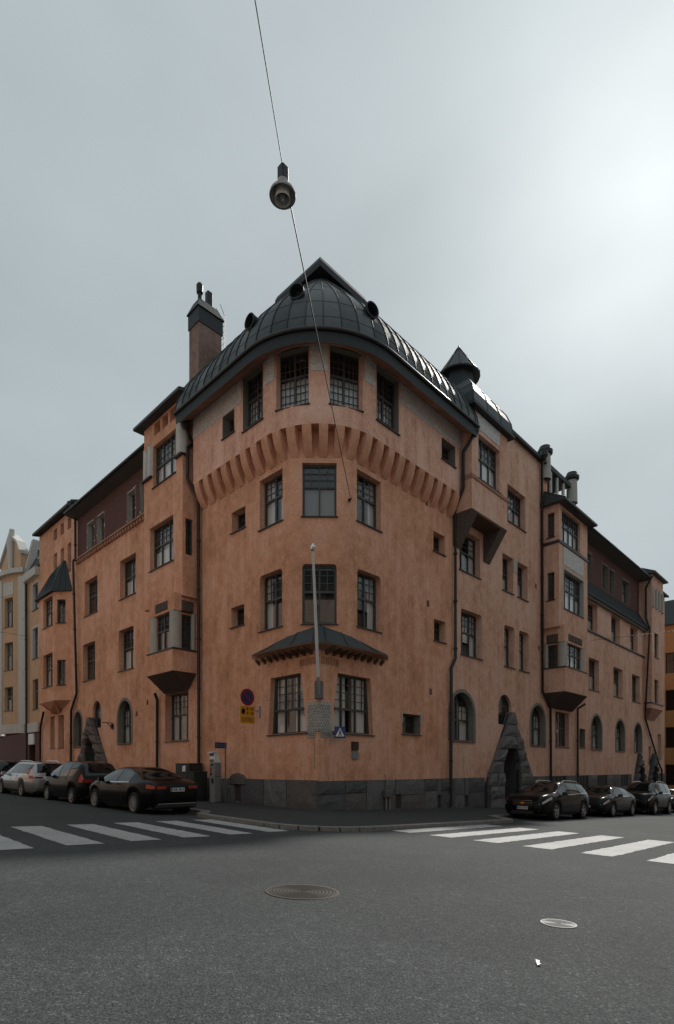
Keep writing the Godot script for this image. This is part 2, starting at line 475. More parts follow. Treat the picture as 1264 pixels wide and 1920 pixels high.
# ---------------------------------------------------------------- windows
# o: cols, tf (share of the height above the transom), uc/ur, lc/lr (small panes per leaf), rec, cur (0 none 1 side 2 full 3 blind), plus the hole's own keys
func window(parent: Node, f: Fr, s0: float, s1: float, y0: float, y1: float, w: float, o := {}) -> Dictionary:
	var hole := {"a": s0, "b": s1, "c": y0, "d": y1, "depth": o.get("rec", 0.2) + 0.1}
	for k in ["r", "rise", "sl", "sr"]:
		if o.has(k): hole[k] = o[k]
	var A := f.p(s0, 0, w); var B := f.p(s1, 0, w)
	var u := (B - A).normalized()
	var n := f.nn((s0 + s1) * 0.5)
	n = (n - u * n.dot(u)).normalized()
	var g := Fr.new(A, u, n)
	var bw := A.distance_to(B)
	var sc := bw / (s1 - s0)
	var rec: float = o.get("rec", 0.2)
	if f is CornerPath: rec += 0.03
	var fw: float = o.get("fw", 0.065)
	var cols: int = o.get("cols", 2)
	var tf: float = o.get("tf", 0.42)
	var rise: float = o.get("rise", 0.0); var r: float = o.get("r", 0.0)
	var sl: float = o.get("sl", 0.0); var sr: float = o.get("sr", 0.0)
	var ht := y1 - y0
	var hw := bw * 0.5
	var lx := func(y: float) -> float: return sl * (y - y0) / ht
	var rx := func(y: float) -> float: return bw - sr * (y - y0) / ht
	var topy := func(x: float) -> float:
		if rise > 0:
			var q := (x - hw) / hw
			return y1 - rise + rise * sqrt(maxf(0.0, 1.0 - q * q))
		return y1
	var ft := mb()
	var wo := -rec; var wi := -rec - 0.09
	# outer frame
	if rise > 0:
		var prof := top_profile({"a": 0.0, "b": bw, "c": y0, "d": y1, "rise": rise})
		for k in prof.size() - 1:
			var p: Vector2 = prof[k]; var q: Vector2 = prof[k + 1]
			var c := Vector2(hw, y1 - rise)
			var pi := p + (c - p).normalized() * fw; var qi := q + (c - q).normalized() * fw
			quad(ft, g.p(p.x, p.y, wo), g.p(q.x, q.y, wo), g.p(qi.x, qi.y, wo), g.p(pi.x, pi.y, wo), n)
			quadf(ft, g.p(pi.x, pi.y, wo), g.p(qi.x, qi.y, wo), g.p(qi.x, qi.y, wi), g.p(pi.x, pi.y, wi), g.p(c.x, c.y, wo) - g.p(pi.x, pi.y, wo))
		fbox(ft, g, 0, fw, y0, y1 - rise, wi, wo); fbox(ft, g, bw - fw, bw, y0, y1 - rise, wi, wo)
	else:
		hexa(ft, [g.p(0, y0, wi), g.p(fw, y0, wi), g.p(fw, y0, wo), g.p(0, y0, wo)], [g.p(sl, y1, wi), g.p(sl + fw, y1, wi), g.p(sl + fw, y1, wo), g.p(sl, y1, wo)])
		hexa(ft, [g.p(bw - fw, y0, wi), g.p(bw, y0, wi), g.p(bw, y0, wo), g.p(bw - fw, y0, wo)], [g.p(bw - sr - fw, y1, wi), g.p(bw - sr, y1, wi), g.p(bw - sr, y1, wo), g.p(bw - sr - fw, y1, wo)])
		fbox(ft, g, sl + fw, bw - sr - fw, y1 - fw, y1, wi, wo - 0.002)
		if r > 0:
			for side in 2:
				var pts := []
				for k in 6:
					var a := PI / 2 * k / 5
					var x := r - r * cos(a)
					pts.append(Vector2(x if side == 0 else bw - x, y1 - r + r * sin(a)))
				for k in 5:
					var cx := 0.0 if side == 0 else bw
					tri(ft, g.p(pts[k].x, pts[k].y, wo + 0.004), g.p(pts[k + 1].x, pts[k + 1].y, wo + 0.004), g.p(cx, y1, wo + 0.004), n)
	fbox(ft, g, fw, bw - fw, y0, y0 + fw, wi, wo - 0.002)
	var mw: float = o.get("mw", 0.06)
	var ty := y1 - ht * tf
	if tf > 0: fbox(ft, g, lx.call(ty) + fw, rx.call(ty) - fw, ty - 0.04, ty + 0.04, wi, wo - 0.004)
	var xs := [0.0]
	for i in range(1, cols): xs.append(bw * i / cols)
	xs.append(bw)
	for i in range(1, cols):
		fbox(ft, g, xs[i] - mw * 0.5, xs[i] + mw * 0.5, y0 + fw, topy.call(xs[i]) - fw * 0.8, wi, wo - 0.006)
	# leaves
	var cells := []
	for i in cols:
		var parts := [[y0 + fw, ty - 0.04, o.get("lc", 1), o.get("lr", 1)], [ty + 0.04, y1 - fw, o.get("uc", 2), o.get("ur", 3)]] if tf > 0 else [[y0 + fw, y1 - fw, o.get("lc", 2), o.get("lr", 3)]]
		for k in parts.size():
			var q: Array = parts[k]
			var l0: float = xs[i] + (fw if i == 0 else mw * 0.5); var r0: float = xs[i + 1] - (fw if i == cols - 1 else mw * 0.5)
			cells.append([i, l0, r0, q[0], q[1], q[2], q[3]])
	var mu := 0.028; var m0 := wi + 0.03; var m1 := wo - 0.025
	var panes := []
	for c in cells:
		var L0: float = c[1]; var R0: float = c[2]; var Y0: float = c[3]; var Y1: float = c[4]
		for k in range(1, c[5]):
			var x := lerpf(L0, R0, float(k) / c[5])
			var yt: float = minf(Y1, topy.call(x) - fw)
			if x > lx.call(Y1) and x < rx.call(Y1):
				fbox(ft, g, x - mu * 0.5, x + mu * 0.5, Y0, yt, m0, m1)
			else:
				var ym := Y0
				while ym < Y1 and x > lx.call(ym + 0.02) + fw * 0.5 and x < rx.call(ym + 0.02) - fw * 0.5: ym += 0.02
				if ym > Y0 + 0.03: fbox(ft, g, x - mu * 0.5, x + mu * 0.5, Y0, ym, m0, m1)
		for k in range(1, c[6]):
			var y := lerpf(Y0, Y1, float(k) / c[6])
			var a: float = maxf(L0, lx.call(y) + fw) if c[0] == 0 else L0
			var b: float = minf(R0, rx.call(y) - fw) if c[0] == cols - 1 else R0
			if rise > 0 and y > y1 - rise:
				var q := hw * sqrt(maxf(0.0, 1.0 - pow((y - y1 + rise) / rise, 2))) - fw * 0.6
				a = maxf(a, hw - q); b = minf(b, hw + q)
			if b > a: fbox(ft, g, a, b, y - mu * 0.5, y + mu * 0.5, m0 + 0.002, m1 - 0.002)
		var nx: int = c[5] if o.get("fine", false) else 1
		var ny: int = c[6] if o.get("fine", false) else 1
		for i in nx:
			for j in ny:
				var a := lerpf(L0, R0, float(i) / nx); var b := lerpf(L0, R0, float(i + 1) / nx)
				var e := lerpf(Y0, Y1, float(j) / ny); var h := lerpf(Y0, Y1, float(j + 1) / ny)
				var poly := []
				poly.append(Vector2(maxf(a, lx.call(e)), e)); poly.append(Vector2(minf(b, rx.call(e)), e))
				if rise > 0 and j == ny - 1:
					for k in 7:
						var x := lerpf(b, a, k / 6.0)
						poly.append(Vector2(x, minf(h, maxf(e + 0.01, topy.call(x) - 0.01))))
				else:
					poly.append(Vector2(minf(b, rx.call(h)), h)); poly.append(Vector2(maxf(a, lx.call(h)), h))
				panes.append(poly)
	var win := put(ft, o.get("called", "window"), o.get("fmat", M.frame), parent)
	var wg := wi + 0.045
	for poly in panes:
		var pt := mb()
		for k in range(1, poly.size() - 1):
			if (poly[k] - poly[0]).cross(poly[k + 1] - poly[0]) == 0: continue
			for w2 in [wg, wg - 0.035]:      # two sheets, as in any double window
				tri(pt, g.p(poly[0].x, poly[0].y, w2), g.p(poly[k].x, poly[k].y, w2), g.p(poly[k + 1].x, poly[k + 1].y, w2), n)
		put(pt, "pane", M.glass, win)
	# room behind
	var it := mb()
	var d0 := wi - 0.02; var d1: float = wi - o.get("room", 1.3)
	var e0 := 0.01
	quad(it, g.p(e0, y0 + e0, d1), g.p(bw - e0, y0 + e0, d1), g.p(bw - e0, y1 - e0, d1), g.p(e0, y1 - e0, d1), n)
	quad(it, g.p(e0, y0 + e0, d0), g.p(e0, y0 + e0, d1), g.p(e0, y1 - e0, d1), g.p(e0, y1 - e0, d0), u)
	quad(it, g.p(bw - e0, y0 + e0, d0), g.p(bw - e0, y0 + e0, d1), g.p(bw - e0, y1 - e0, d1), g.p(bw - e0, y1 - e0, d0), -u)
	quad(it, g.p(e0, y0 + e0, d0), g.p(bw - e0, y0 + e0, d0), g.p(bw - e0, y0 + e0, d1), g.p(e0, y0 + e0, d1), Vector3.UP)
	quad(it, g.p(e0, y1 - e0, d0), g.p(bw - e0, y1 - e0, d0), g.p(bw - e0, y1 - e0, d1), g.p(e0, y1 - e0, d1), Vector3.DOWN)
	put(it, "room", M.room, win)
	var cur: int = o.get("cur", -1)
	if cur < 0: cur = [0, 1, 1, 2, 1][rng.randi() % 5]
	var dc := wi - 0.05
	if cur == 3:
		var ct := mb()
		fbox(ct, g, 0.02, bw - 0.02, y0 + 0.02, y0 + ht * o.get("blind", 1.0), dc, dc + 0.012)
		put(ct, "roller_blind", M.blind, win)
	elif cur > 0:
		var wide := bw * (0.24 + 0.1 * rng.randf()) if cur == 1 else bw * 0.495
		var hy := y1 - 0.03 if rise <= 0 else y1 - rise * 0.6
		if cur == 2: hy = y0 + ht * (o.get("half", 0.42) + 0.12 * rng.randf())
		for side in 2:
			var ct := mb()
			var nseg := 14
			var prev := Vector3.ZERO
			for k in nseg + 1:
				var x := wide * k / nseg
				var q := dc + 0.028 * sin(k * 1.9 + side)
				var ls: float = (lx.call(y0) + sl if side == 0 else sr) + 0.02
				var xx := ls + x if side == 0 else bw - ls - x
				var pp := Vector3(xx, q, 0)
				if k > 0:
					quadf(ct, g.p(prev.x, y0 + 0.02, prev.y), g.p(pp.x, y0 + 0.02, pp.y), g.p(pp.x, hy, pp.y), g.p(prev.x, hy, prev.y), n)
				prev = pp
			put(ct, "curtain", M.curtain, win)
	if o.get("sill", true):
		var sy := mb()
		hexa(sy, [g.p(-0.05, y0 - 0.055, -rec), g.p(bw + 0.05, y0 - 0.055, -rec), g.p(bw + 0.05, y0 - 0.055, 0.07), g.p(-0.05, y0 - 0.055, 0.07)],
			[g.p(-0.05, y0 + 0.03, -rec), g.p(bw + 0.05, y0 + 0.03, -rec), g.p(bw + 0.05, y0 - 0.02, 0.07), g.p(-0.05, y0 - 0.02, 0.07)])
		put(sy, "sill", o.get("smat", M.sill), win)
	if o.has("casing"):
		# a painted surround: lines the reveal and shows as a flat border
		var ca := mb()
		var cw: float = o.casing
		var hd := {"a": 0.0, "b": bw, "c": y0, "d": y1}
		for k in ["rise", "r"]:
			if o.has(k): hd[k] = o[k]
		var ring := [Vector2(0, y0)] + top_profile(hd) + [Vector2(bw, y0)]
		var cc := Vector2(hw, (y0 + y1) * 0.5)
		for k in ring.size() - 1:
			var p: Vector2 = ring[k]; var q: Vector2 = ring[k + 1]
			if p.distance_to(q) < 1e-4: continue
			var e := (q - p).orthogonal().normalized()
			if e.dot((p + q) * 0.5 - cc) < 0: e = -e
			quad(ca, g.p(p.x - e.x * .004, p.y - e.y * .004, 0.02), g.p(q.x - e.x * .004, q.y - e.y * .004, 0.02), g.p(q.x - e.x * .004, q.y - e.y * .004, -rec + 0.002), g.p(p.x - e.x * .004, p.y - e.y * .004, -rec + 0.002), -(u * e.x + Vector3.UP * e.y))
			if cw > 0:
				var en := e
				var pr := Vector2(p + (p - cc).normalized() * cw) if rise > 0 and p.y > y1 - rise - 0.01 else p + e * cw
				var qr := Vector2(q + (q - cc).normalized() * cw) if rise > 0 and q.y > y1 - rise - 0.01 else q + e * cw
				if rise <= 0:
					pr = p + Vector2(-cw if p.x < hw else cw, cw if p.y > y0 + 0.1 else 0.0); qr = q + Vector2(-cw if q.x < hw else cw, cw if q.y > y0 + 0.1 else 0.0)
				elif p.y <= y1 - rise + 0.01:
					pr = p + Vector2(-cw if p.x < hw else cw, 0)
				if rise > 0 and q.y <= y1 - rise + 0.01: qr = q + Vector2(-cw if q.x < hw else cw, 0)
				quad(ca, g.p(p.x, p.y, 0.02), g.p(q.x, q.y, 0.02), g.p(qr.x, qr.y, 0.02), g.p(pr.x, pr.y, 0.02), n)
				quadf(ca, g.p(pr.x, pr.y, 0.02), g.p(qr.x, qr.y, 0.02), g.p(qr.x, qr.y, -0.01), g.p(pr.x, pr.y, -0.01), u * en.x + Vector3.UP * en.y)
		put(ca, "surround", o.get("cmat", M.casing), win)
	return hole

# ---------------------------------------------------------------- stone, brick, pipes
func rock(t: SurfaceTool, f: Fr, s0: float, s1: float, y0: float, y1: float, w0: float, w1: float, rough := 0.04, nx := 4, ny := 3, lean0 := 0.0, lean1 := 0.0):
	# a quarry-faced block: flat back, bulging uneven face
	var P := []
	for i in nx + 1:
		var row := []
		for j in ny + 1:
			var a := float(i) / nx; var b := float(j) / ny
			var edge: bool = i == 0 or j == 0 or i == nx or j == ny
			var w := w1 - 0.02 + rng.randf() * 0.012 if edge else w1 + rng.randf() * rough
			var ds := 0.0 if i == 0 or i == nx else (rng.randf() - 0.5) * (s1 - s0) / nx * 0.5
			var dy := 0.0 if j == 0 or j == ny else (rng.randf() - 0.5) * (y1 - y0) / ny * 0.5
			row.append(f.p(lerpf(s0 + lean0 * b, s1 + lean1 * b, a) + ds, lerpf(y0, y1, b) + dy, w))
		P.append(row)
	var n := f.nn((s0 + s1) * 0.5)
	for i in nx:
		for j in ny:
			for k in 2:
				var a: Vector3 = P[i][j]; var b: Vector3 = P[i + 1][j] if k == 0 else P[i + 1][j + 1]; var c: Vector3 = P[i + 1][j + 1] if k == 0 else P[i][j + 1]
				var g := (b - a).cross(c - a).normalized()
				if g.dot(n) < 0: g = -g
				tri(t, a, b, c, g)
	var us := (f.p(s1, 0, 0) - f.p(s0, 0, 0)).normalized()
	for i in nx:
		quadf(t, P[i][0], P[i + 1][0], f.p(lerpf(s0, s1, float(i + 1) / nx), y0, w0), f.p(lerpf(s0, s1, float(i) / nx), y0, w0), Vector3.DOWN)
		quadf(t, P[i][ny], P[i + 1][ny], f.p(lerpf(s0 + lean0, s1 + lean1, float(i + 1) / nx), y1, w0), f.p(lerpf(s0 + lean0, s1 + lean1, float(i) / nx), y1, w0), Vector3.UP)
	for j in ny:
		quadf(t, P[0][j], P[0][j + 1], f.p(s0 + lean0 * (j + 1) / ny, lerpf(y0, y1, float(j + 1) / ny), w0), f.p(s0 + lean0 * j / ny, lerpf(y0, y1, float(j) / ny), w0), -us)
		quadf(t, P[nx][j], P[nx][j + 1], f.p(s1 + lean1 * (j + 1) / ny, lerpf(y0, y1, float(j + 1) / ny), w0), f.p(s1 + lean1 * j / ny, lerpf(y0, y1, float(j) / ny), w0), us)

func bricks(parent: Node, f: Fr, s0: float, s1: float, y0: float, y1: float, w: float, holes: Array):
	# far-off brickwork: every course and brick is there, joined into one part
	var t := mb()
	var bh := 0.105; var bl := 0.34
	var rows := int((y1 - y0) / bh)
	for j in rows:
		var y := y0 + j * bh
		var s := s0 - (bl * 0.5 if j % 2 == 1 else 0.0)
		while s < s1:
			var a := maxf(s, s0) + 0.008; var b := minf(s + bl, s1) - 0.008
			s += bl
			var ok := b > a + 0.03
			for h in holes:
				if b > h.a and a < h.b and y + bh > h.c and y < h.d:
					if a < h.a - 0.02: b = h.a
					elif b > h.b + 0.02: a = h.b
					else: ok = false
			if ok and b > a + 0.02: fbox(t, f, a, b, y + 0.008, y + bh - 0.008, w, w + 0.018 + rng.randf() * 0.02, 0.006)
	var o := put(t, "brickwork", M.brick, parent)
	o.set_meta("kind", "stuff")

func pipe(parent: Node, pts: Array, r := 0.075):
	var t := mb()
	tube(t, pts, r, 8)
	var o := put(t, "downpipe", M.pipe, parent)
	var c := mb()
	for i in pts.size() - 1:
		var a: Vector3 = pts[i]; var b: Vector3 = pts[i + 1]
		var L := a.distance_to(b)
		if L < 2.0: continue
		for k in range(1, int(L / 2.2) + 1):
			var q := a.lerp(b, k * 2.2 / L - 0.02)
			c = mb()
			tube(c, [q - (b - a).normalized() * 0.04, q + (b - a).normalized() * 0.04], r + 0.02, 8)
			put(c, "pipe_collar", M.iron, o)

func plinth_row(parent: Node, f: Fr, s0: float, s1: float, top: float, step: float, gaps: Array):
	# rough granite blocks from the pavement up to `top`
	var s := s0
	while s < s1 - 0.05:
		var L := step * (0.75 + 0.6 * rng.randf())
		var e := minf(s + L, s1)
		if s1 - e < 0.4: e = s1
		for g in gaps:
			if s < g[0] - 0.02 and e > g[0]: e = g[0]
		var skip := false
		for g in gaps:
			if s >= g[0] - 0.03 and s < g[1] - 0.03:
				skip = true; e = g[1]
		if not skip:
			var q := f.p((s + e) * 0.5, 0, 0)
			var lo := gy(q.x, q.z) - 0.2
			var cuts := [lo, top]
			var h := top - lo - 0.2
			if h > 1.25 or rng.randf() < 0.35: cuts = [lo, lo + 0.2 + h * (0.4 + 0.2 * rng.randf()), top]
			if h > 2.0: cuts = [lo, lo + 0.2 + h * 0.32, lo + 0.2 + h * 0.66, top]
			for k in cuts.size() - 1:
				var t := mb()
				rock(t, f, s + 0.012, e - 0.012, cuts[k] + 0.012, cuts[k + 1] - 0.012, -0.05, 0.075 + rng.randf() * 0.03, 0.055)
				put(t, "granite_block", [M.granite, M.granite_dark, M.granite_warm][rng.randi() % 3], parent)
		s = e
# ---------------------------------------------------------------- the corner house
func make_paths():
	PL = CornerPath.new()
	PL.add(-30, 0, 30, -1, 0)
	var r := 1.09; var c := 1.95
	var k_ := 3.9 / 2.928
	for i in 7:
		var a := PI / 4 * i / 6
		PL.add(-1.95 + r * a * k_, r - r * cos(a), c - r * sin(a), -cos(a), -sin(a))
	for i in 7:
		var a := PI / 4 + PI / 4 * i / 6
		PL.add(1.95 - r * (PI / 2 - a) * k_, c - r * cos(a), r - r * sin(a), -cos(a), -sin(a))
	PL.add(46, 46, 0, 0, -1)
	PU = CornerPath.new()
	PU.add(-30, -0.45, 30, -1, 0)
	for i in 19:
		var a := PI / 2 * i / 18
		PU.add(-2.55 + 5.1 * i / 18, 2.55 - 3 * cos(a), 2.55 - 3 * sin(a), -cos(a), -sin(a))
	PU.add(46, 46, -0.45, 0, -1)

func side_r(x: float) -> Fr:   # a face turned towards -x, s running out of the right-hand front
	return Fr.new(Vector3(x, 0, 0), Vector3(0, 0, 1), Vector3(-1, 0, 0))
func side_rb(x: float) -> Fr:  # turned towards +x
	return Fr.new(Vector3(x, 0, 0), Vector3(0, 0, 1), Vector3(1, 0, 0))
func side_l(v: float) -> Fr:   # a face turned towards +z, s running out of the left-hand front
	return Fr.new(Vector3(0, 0, -v), Vector3(-1, 0, 0), Vector3(0, 0, 1))
func side_lb(v: float) -> Fr:
	return Fr.new(Vector3(0, 0, -v), Vector3(-1, 0, 0), Vector3(0, 0, -1))

func build_house():
	var H := thing("corner_house", "orange plastered corner apartment house with round turret roof and granite base", "building")
	var W := mb(); var WT := mb(); var WR := mb()      # plaster: left front and corner, top storey, right wing
	var lowL := []; var lowR := []; var mid := []; var top := []
	var f1 := {"cols": 2, "tf": 0.45, "uc": 2, "ur": 3, "rec": 0.22}
	var f1r := f1.duplicate(); f1r.r = 0.16
	# --- storeys one and two, round the chamfered corner
	var fine := {"fine": true}
	mid.append(window(H, PL, -3.38, -2.0, 6.9, 9.08, 0, merged(f1r, {"cur": 1})))
	mid.append(window(H, PL, -0.86, 0.86, 6.88, 9.1, 0, merged(f1r, {"cur": 0, "fw": 0.09, "rec": 0.12})))
	mid.append(window(H, PL, 2.02, 3.4, 6.9, 9.08, 0, merged(f1r, {"cur": 1})))
	var f2 := {"cols": 2, "tf": 0.42, "uc": 2, "ur": 3, "rec": 0.22}
	mid.append(window(H, PL, -3.38, -1.98, 10.9, 12.85, 0, merged(f2, {"cur": 1})))
	mid.append(window(H, PL, -0.85, 0.85, 10.88, 12.86, 0, merged(f2, {"cur": 3, "blind": 0.58, "fw": 0.08, "rec": 0.12})))
	mid.append(window(H, PL, 2.0, 3.42, 10.9, 12.85, 0, merged(f2, {"cur": 1})))
	var sm := {"cols": 1, "tf": 0.0, "lc": 2, "lr": 3, "rec": 0.3, "cur": 0}
	mid.append(window(H, PL, -5.32, -4.4, 7.4, 8.22, 0, sm)); mid.append(window(H, PL, -5.28, -4.32, 11.35, 12.2, 0, sm))
	mid.append(window(H, PL, 7.1, 8.02, 7.22, 8.16, 0, sm)); mid.append(window(H, PL, 7.05, 7.97, 11.2, 12.06, 0, sm))
	# right-hand front
	mid.append(window(H, PL, 9.2, 11.1, 10.92, 12.85, 0, {"cols": 3, "tf": 0.45, "uc": 1, "ur": 3, "rec": 0.25}))
	mid.append(window(H, PL, 9.33, 11.27, 6.93, 9.1, 0, {"cols": 3, "tf": 0.45, "uc": 2, "ur": 3, "rec": 0.3, "r": 0.16}))
	for x in [[13.6, 14.75], [15.3, 16.5]]:
		mid.append(window(H, PL, x[0], x[1], 6.93, 9.12, 0, {"cols": 1, "tf": 0.45, "uc": 3, "ur": 3, "rec": 0.32, "r": 0.16}))
	for x in [[13.4, 14.6], [15.08, 16.34]]:
		mid.append(window(H, PL, x[0], x[1], 10.93, 12.85, 0, {"cols": 1, "tf": 0.45, "uc": 3, "ur": 3, "rec": 0.32}))
	for x in [[25.6, 27.6], [30.6, 32.7], [35.0, 37.1]]:
		mid.append(window(H, PL, x[0], x[1], 6.95, 9.13, 0, {"cols": 2, "tf": 0.45, "uc": 2, "ur": 3, "rec": 0.3}))
	for x in [[25.4, 27.25], [30.1, 32.05], [34.55, 36.45]]:
		mid.append(window(H, PL, x[0], x[1], 11.02, 12.98, 0, {"cols": 2, "tf": 0.45, "uc": 2, "ur": 3, "rec": 0.3, "sill": false}))
	# left-hand front
	for v in [[14.25, 16.05], [19.25, 21.1]]:
		mid.append(window(H, PL, -v[1], -v[0], 6.88, 9.12, 0, {"cols": 2, "tf": 0.45, "uc": 2, "ur": 3, "rec": 0.26, "r": 0.1}))
	for v in [[14.0, 15.88], [18.9, 20.8]]:
		mid.append(window(H, PL, -v[1], -v[0], 10.82, 12.95, 0, {"cols": 2, "tf": 0.45, "uc": 2, "ur": 3, "rec": 0.26}))
	wall(W, PL, -29.0, 8.62, 5.95, 13.06, 0, mid)
	wall(WR, PL, 8.62, 44.6, 5.95, 13.06, 0, mid)
	# --- ground floor, sharp corner
	var gl := {"cols": 3, "tf": 0.58, "uc": 2, "ur": 4, "rec": 0.22, "cur": 1}
	lowL.append(window(H, FL, 0.62, 2.84, 2.8, 4.98, 0, merged(gl, {"sl": 0.34, "sr": 0.16})))
	lowR.append(window(H, FR, 0.62, 2.95, 2.8, 4.98, 0, merged(gl, {"sl": 0.34, "sr": 0.16})))
	lowL.append(window(H, FL, 8.72, 10.88, 2.82, 5.1, 0, {"cols": 3, "tf": 0.45, "uc": 2, "ur": 3, "rec": 0.36}))
	var ar := {"cols": 2, "tf": 0.56, "uc": 2, "ur": 3, "rec": 0.3, "casing": 0.16, "cmat": M.casing, "cur": 1}
	lowL.append(window(H, FL, 14.5, 16.1, 2.86, 5.2, 0, merged(ar, {"rise": 0.85})))
	lowL.append(window(H, FL, 21.25, 22.5, 2.86, 5.05, 0, merged(ar, {"rise": 0.75})))
	lowR.append(window(H, FR, 8.4, 10.5, 2.8, 5.1, 0, merged(ar, {"rise": 1.0})))
	lowR.append(window(H, FR, 16.75, 18.6, 2.82, 5.15, 0, merged(ar, {"rise": 0.95})))
	for x in [[26.1, 28.1], [31.1, 33.15], [35.6, 37.6]]:
		lowR.append(window(H, FR, x[0], x[1], 2.82, 5.2, 0, merged(ar, {"rise": 1.0})))
	lowR.append(window(H, FR, 4.8, 6.05, 2.95, 3.78, 0, {"cols": 1, "tf": 0.0, "lc": 3, "lr": 2, "rec": 0.32, "cur": 0, "casing": 0.0}))
	lowR.append(window(H, FR, 20.1, 22.2, 2.86, 5.0, 0, {"cols": 3, "tf": 0.45, "uc": 2, "ur": 3, "rec": 0.26}))
	lowR.append(window(H, FR, 23.95, 24.9, 2.9, 4.14, 0, {"cols": 1, "tf": 0.0, "lc": 2, "lr": 3, "rec": 0.28, "cur": 0, "casing": 0.0}))
	for x in [[39.5, 40.3, 1.9, 3.4], [42.3, 43.5, 2.4, 4.6]]:
		lowR.append(window(H, FR, x[0], x[1], x[2], x[3], 0, {"cols": 1, "tf": 0.0, "lc": 2, "lr": 3, "rec": 0.3, "cur": 0}))
	for v in [[24.3, 25.3], [25.95, 26.8]]:
		lowL.append(window(H, FL, v[0], v[1], 2.9, 5.05, 0, {"cols": 1, "tf": 0.0, "lc": 2, "lr": 4, "rec": 0.3, "cur": 0}))
	# slit windows over the portals, portals and doors
	lowL.append(window(H, FL, 18.4, 19.6, 3.9, 5.5, 0, {"cols": 1, "tf": 0.0, "lc": 2, "lr": 3, "rise": 0.65, "rec": 0.14, "cur": 0, "sill": false}))
	lowR.append(window(H, FR, 12.95, 14.4, 3.8, 5.4, 0, {"cols": 1, "tf": 0.0, "lc": 2, "lr": 3, "rise": 0.72, "rec": 0.14, "cur": 0, "sill": false}))
	var dl := {"a": 18.75, "b": 20.35, "c": 0.25, "d": 3.3, "depth": 0.02, "rise": 1.1}
	var dr := {"a": 13.2, "b": 15.1, "c": -0.75, "d": 2.8, "depth": 0.02, "rise": 1.3}
	var d2 := {"a": 36.0, "b": 37.6, "c": -1.7, "d": 1.7, "depth": 0.02, "rise": 1.0}
	var d3 := {"a": 39.7, "b": 41.5, "c": -1.8, "d": 1.9, "depth": 0.02, "rise": 1.1}
	lowL.append(dl); lowR.append_array([dr, d2, d3])
	wall(W, FL, 0, 29.0, -1.5, 5.95, 0, lowL)
	wall(W, FR, 0, 8.25, -3.0, 5.95, 0, lowR)
	wall(WR, FR, 8.25, 44.6, -3.0, 5.95, 0, lowR)
	# --- corbelled top storey
	var f3 := {"cols": 2, "tf": 0.42, "uc": 3, "ur": 3, "lc": 3, "lr": 4, "rec": 0.2, "cur": 2, "casing": 0.0, "mw": 0.075, "fine": true, "half": 0.54}
	top.append(window(H, PU, -3.85, -2.6, 14.8, 16.9, 0, merged(f3, {"sill": true})))
	top.append(window(H, PU, -1.82, -0.42, 14.8, 16.9, 0, f3))
	top.append(window(H, PU, 0.42, 1.82, 14.8, 16.9, 0, f3))
	top.append(window(H, PU, 2.62, 3.96, 14.8, 16.9, 0, f3))
	top.append(window(H, PU, -5.26, -4.45, 15.1, 16.0, 0, merged(sm, {"casing": 0.0})))
	top.append(window(H, PU, 7.02, 8.1, 15.1, 16.0, 0, merged(sm, {"casing": 0.0})))
	wall(WT, PU, -7.55, 8.62, 14.05, 16.95, 0, top)
	# underside over the corbels, and the ends of the overhang
	var ss := []
	for k in 60: ss.append(lerpf(-7.55, 8.62, k / 59.0))
	for k in ss.size() - 1:
		quadf(W, PU.p(ss[k], 14.05, 0), PU.p(ss[k + 1], 14.05, 0), PL.p(ss[k + 1], 14.05, 0), PL.p(ss[k], 14.05, 0), Vector3.DOWN)
	wall(W, PL, -7.55, 8.62, 13.06, 14.05, 0, [])
	for e in [[-7.55, Vector3(0, 0, -1)], [8.62, Vector3(1, 0, 0)]]:
		quadf(W, PU.p(e[0], 14.05, 0), PL.p(e[0], 14.05, 0), PL.p(e[0], 16.95, 0), PU.p(e[0], 16.95, 0), e[1])
	# --- upper walls along the wings
	var upR := []
	upR.append(window(H, FR, 13.9, 16.05, 14.75, 16.7, 0, {"cols": 3, "tf": 0.45, "uc": 2, "ur": 3, "rec": 0.3}))
	wall(WR, FR, 8.62, 18.2, 13.06, 19.4, 0, upR)
	wall(WR, FR, 18.2, 23.0, 13.06, 17.9, 0, [])
	wall(WR, FR, 22.9, 38.2, 13.06, 13.5, 0, [])
	wall(WR, FR, 38.2, 44.6, 13.06, 17.4, 0, [])
	wall(W, FL, 7.5, 11.7, 13.06, 17.9, 0, [])
	wall(W, FL, 11.7, 21.9, 13.06, 14.5, 0, [])
	var slits := []
	for k in 3:
		slits.append(window(H, FL, 23.0 + k * 1.25, 23.62 + k * 1.25, 14.2, 16.1, 0, {"cols": 1, "tf": 0.5, "uc": 1, "ur": 1, "rec": 0.4, "cur": 0, "sill": false}))
		slits.append({"a": 23.0 + k * 1.25, "b": 23.62 + k * 1.25, "c": 17.0, "d": 17.75, "depth": 0.5})
	wall(W, FL, 21.9, 29.0, 13.06, 18.1, 0, slits)
	for k in 3:
		var bt := mb()
		quad(bt, FL.p(23 + k * 1.25, 17, -.5), FL.p(23.62 + k * 1.25, 17, -.5), FL.p(23.62 + k * 1.25, 17.75, -.5), FL.p(23 + k * 1.25, 17.75, -.5), FL.n)
		put(bt, "loft_opening", M.room, H)
	# end walls and the sides seen past the wings
	quad(WR, Vector3(44.6, -3, 0), Vector3(44.6, -3, -9), Vector3(44.6, 17.4, -9), Vector3(44.6, 17.4, 0), Vector3(1, 0, 0))
	quad(WR, Vector3(38.2, 13, 0), Vector3(38.2, 13, -9), Vector3(38.2, 17.4, -9), Vector3(38.2, 17.4, 0), Vector3(-1, 0, 0))
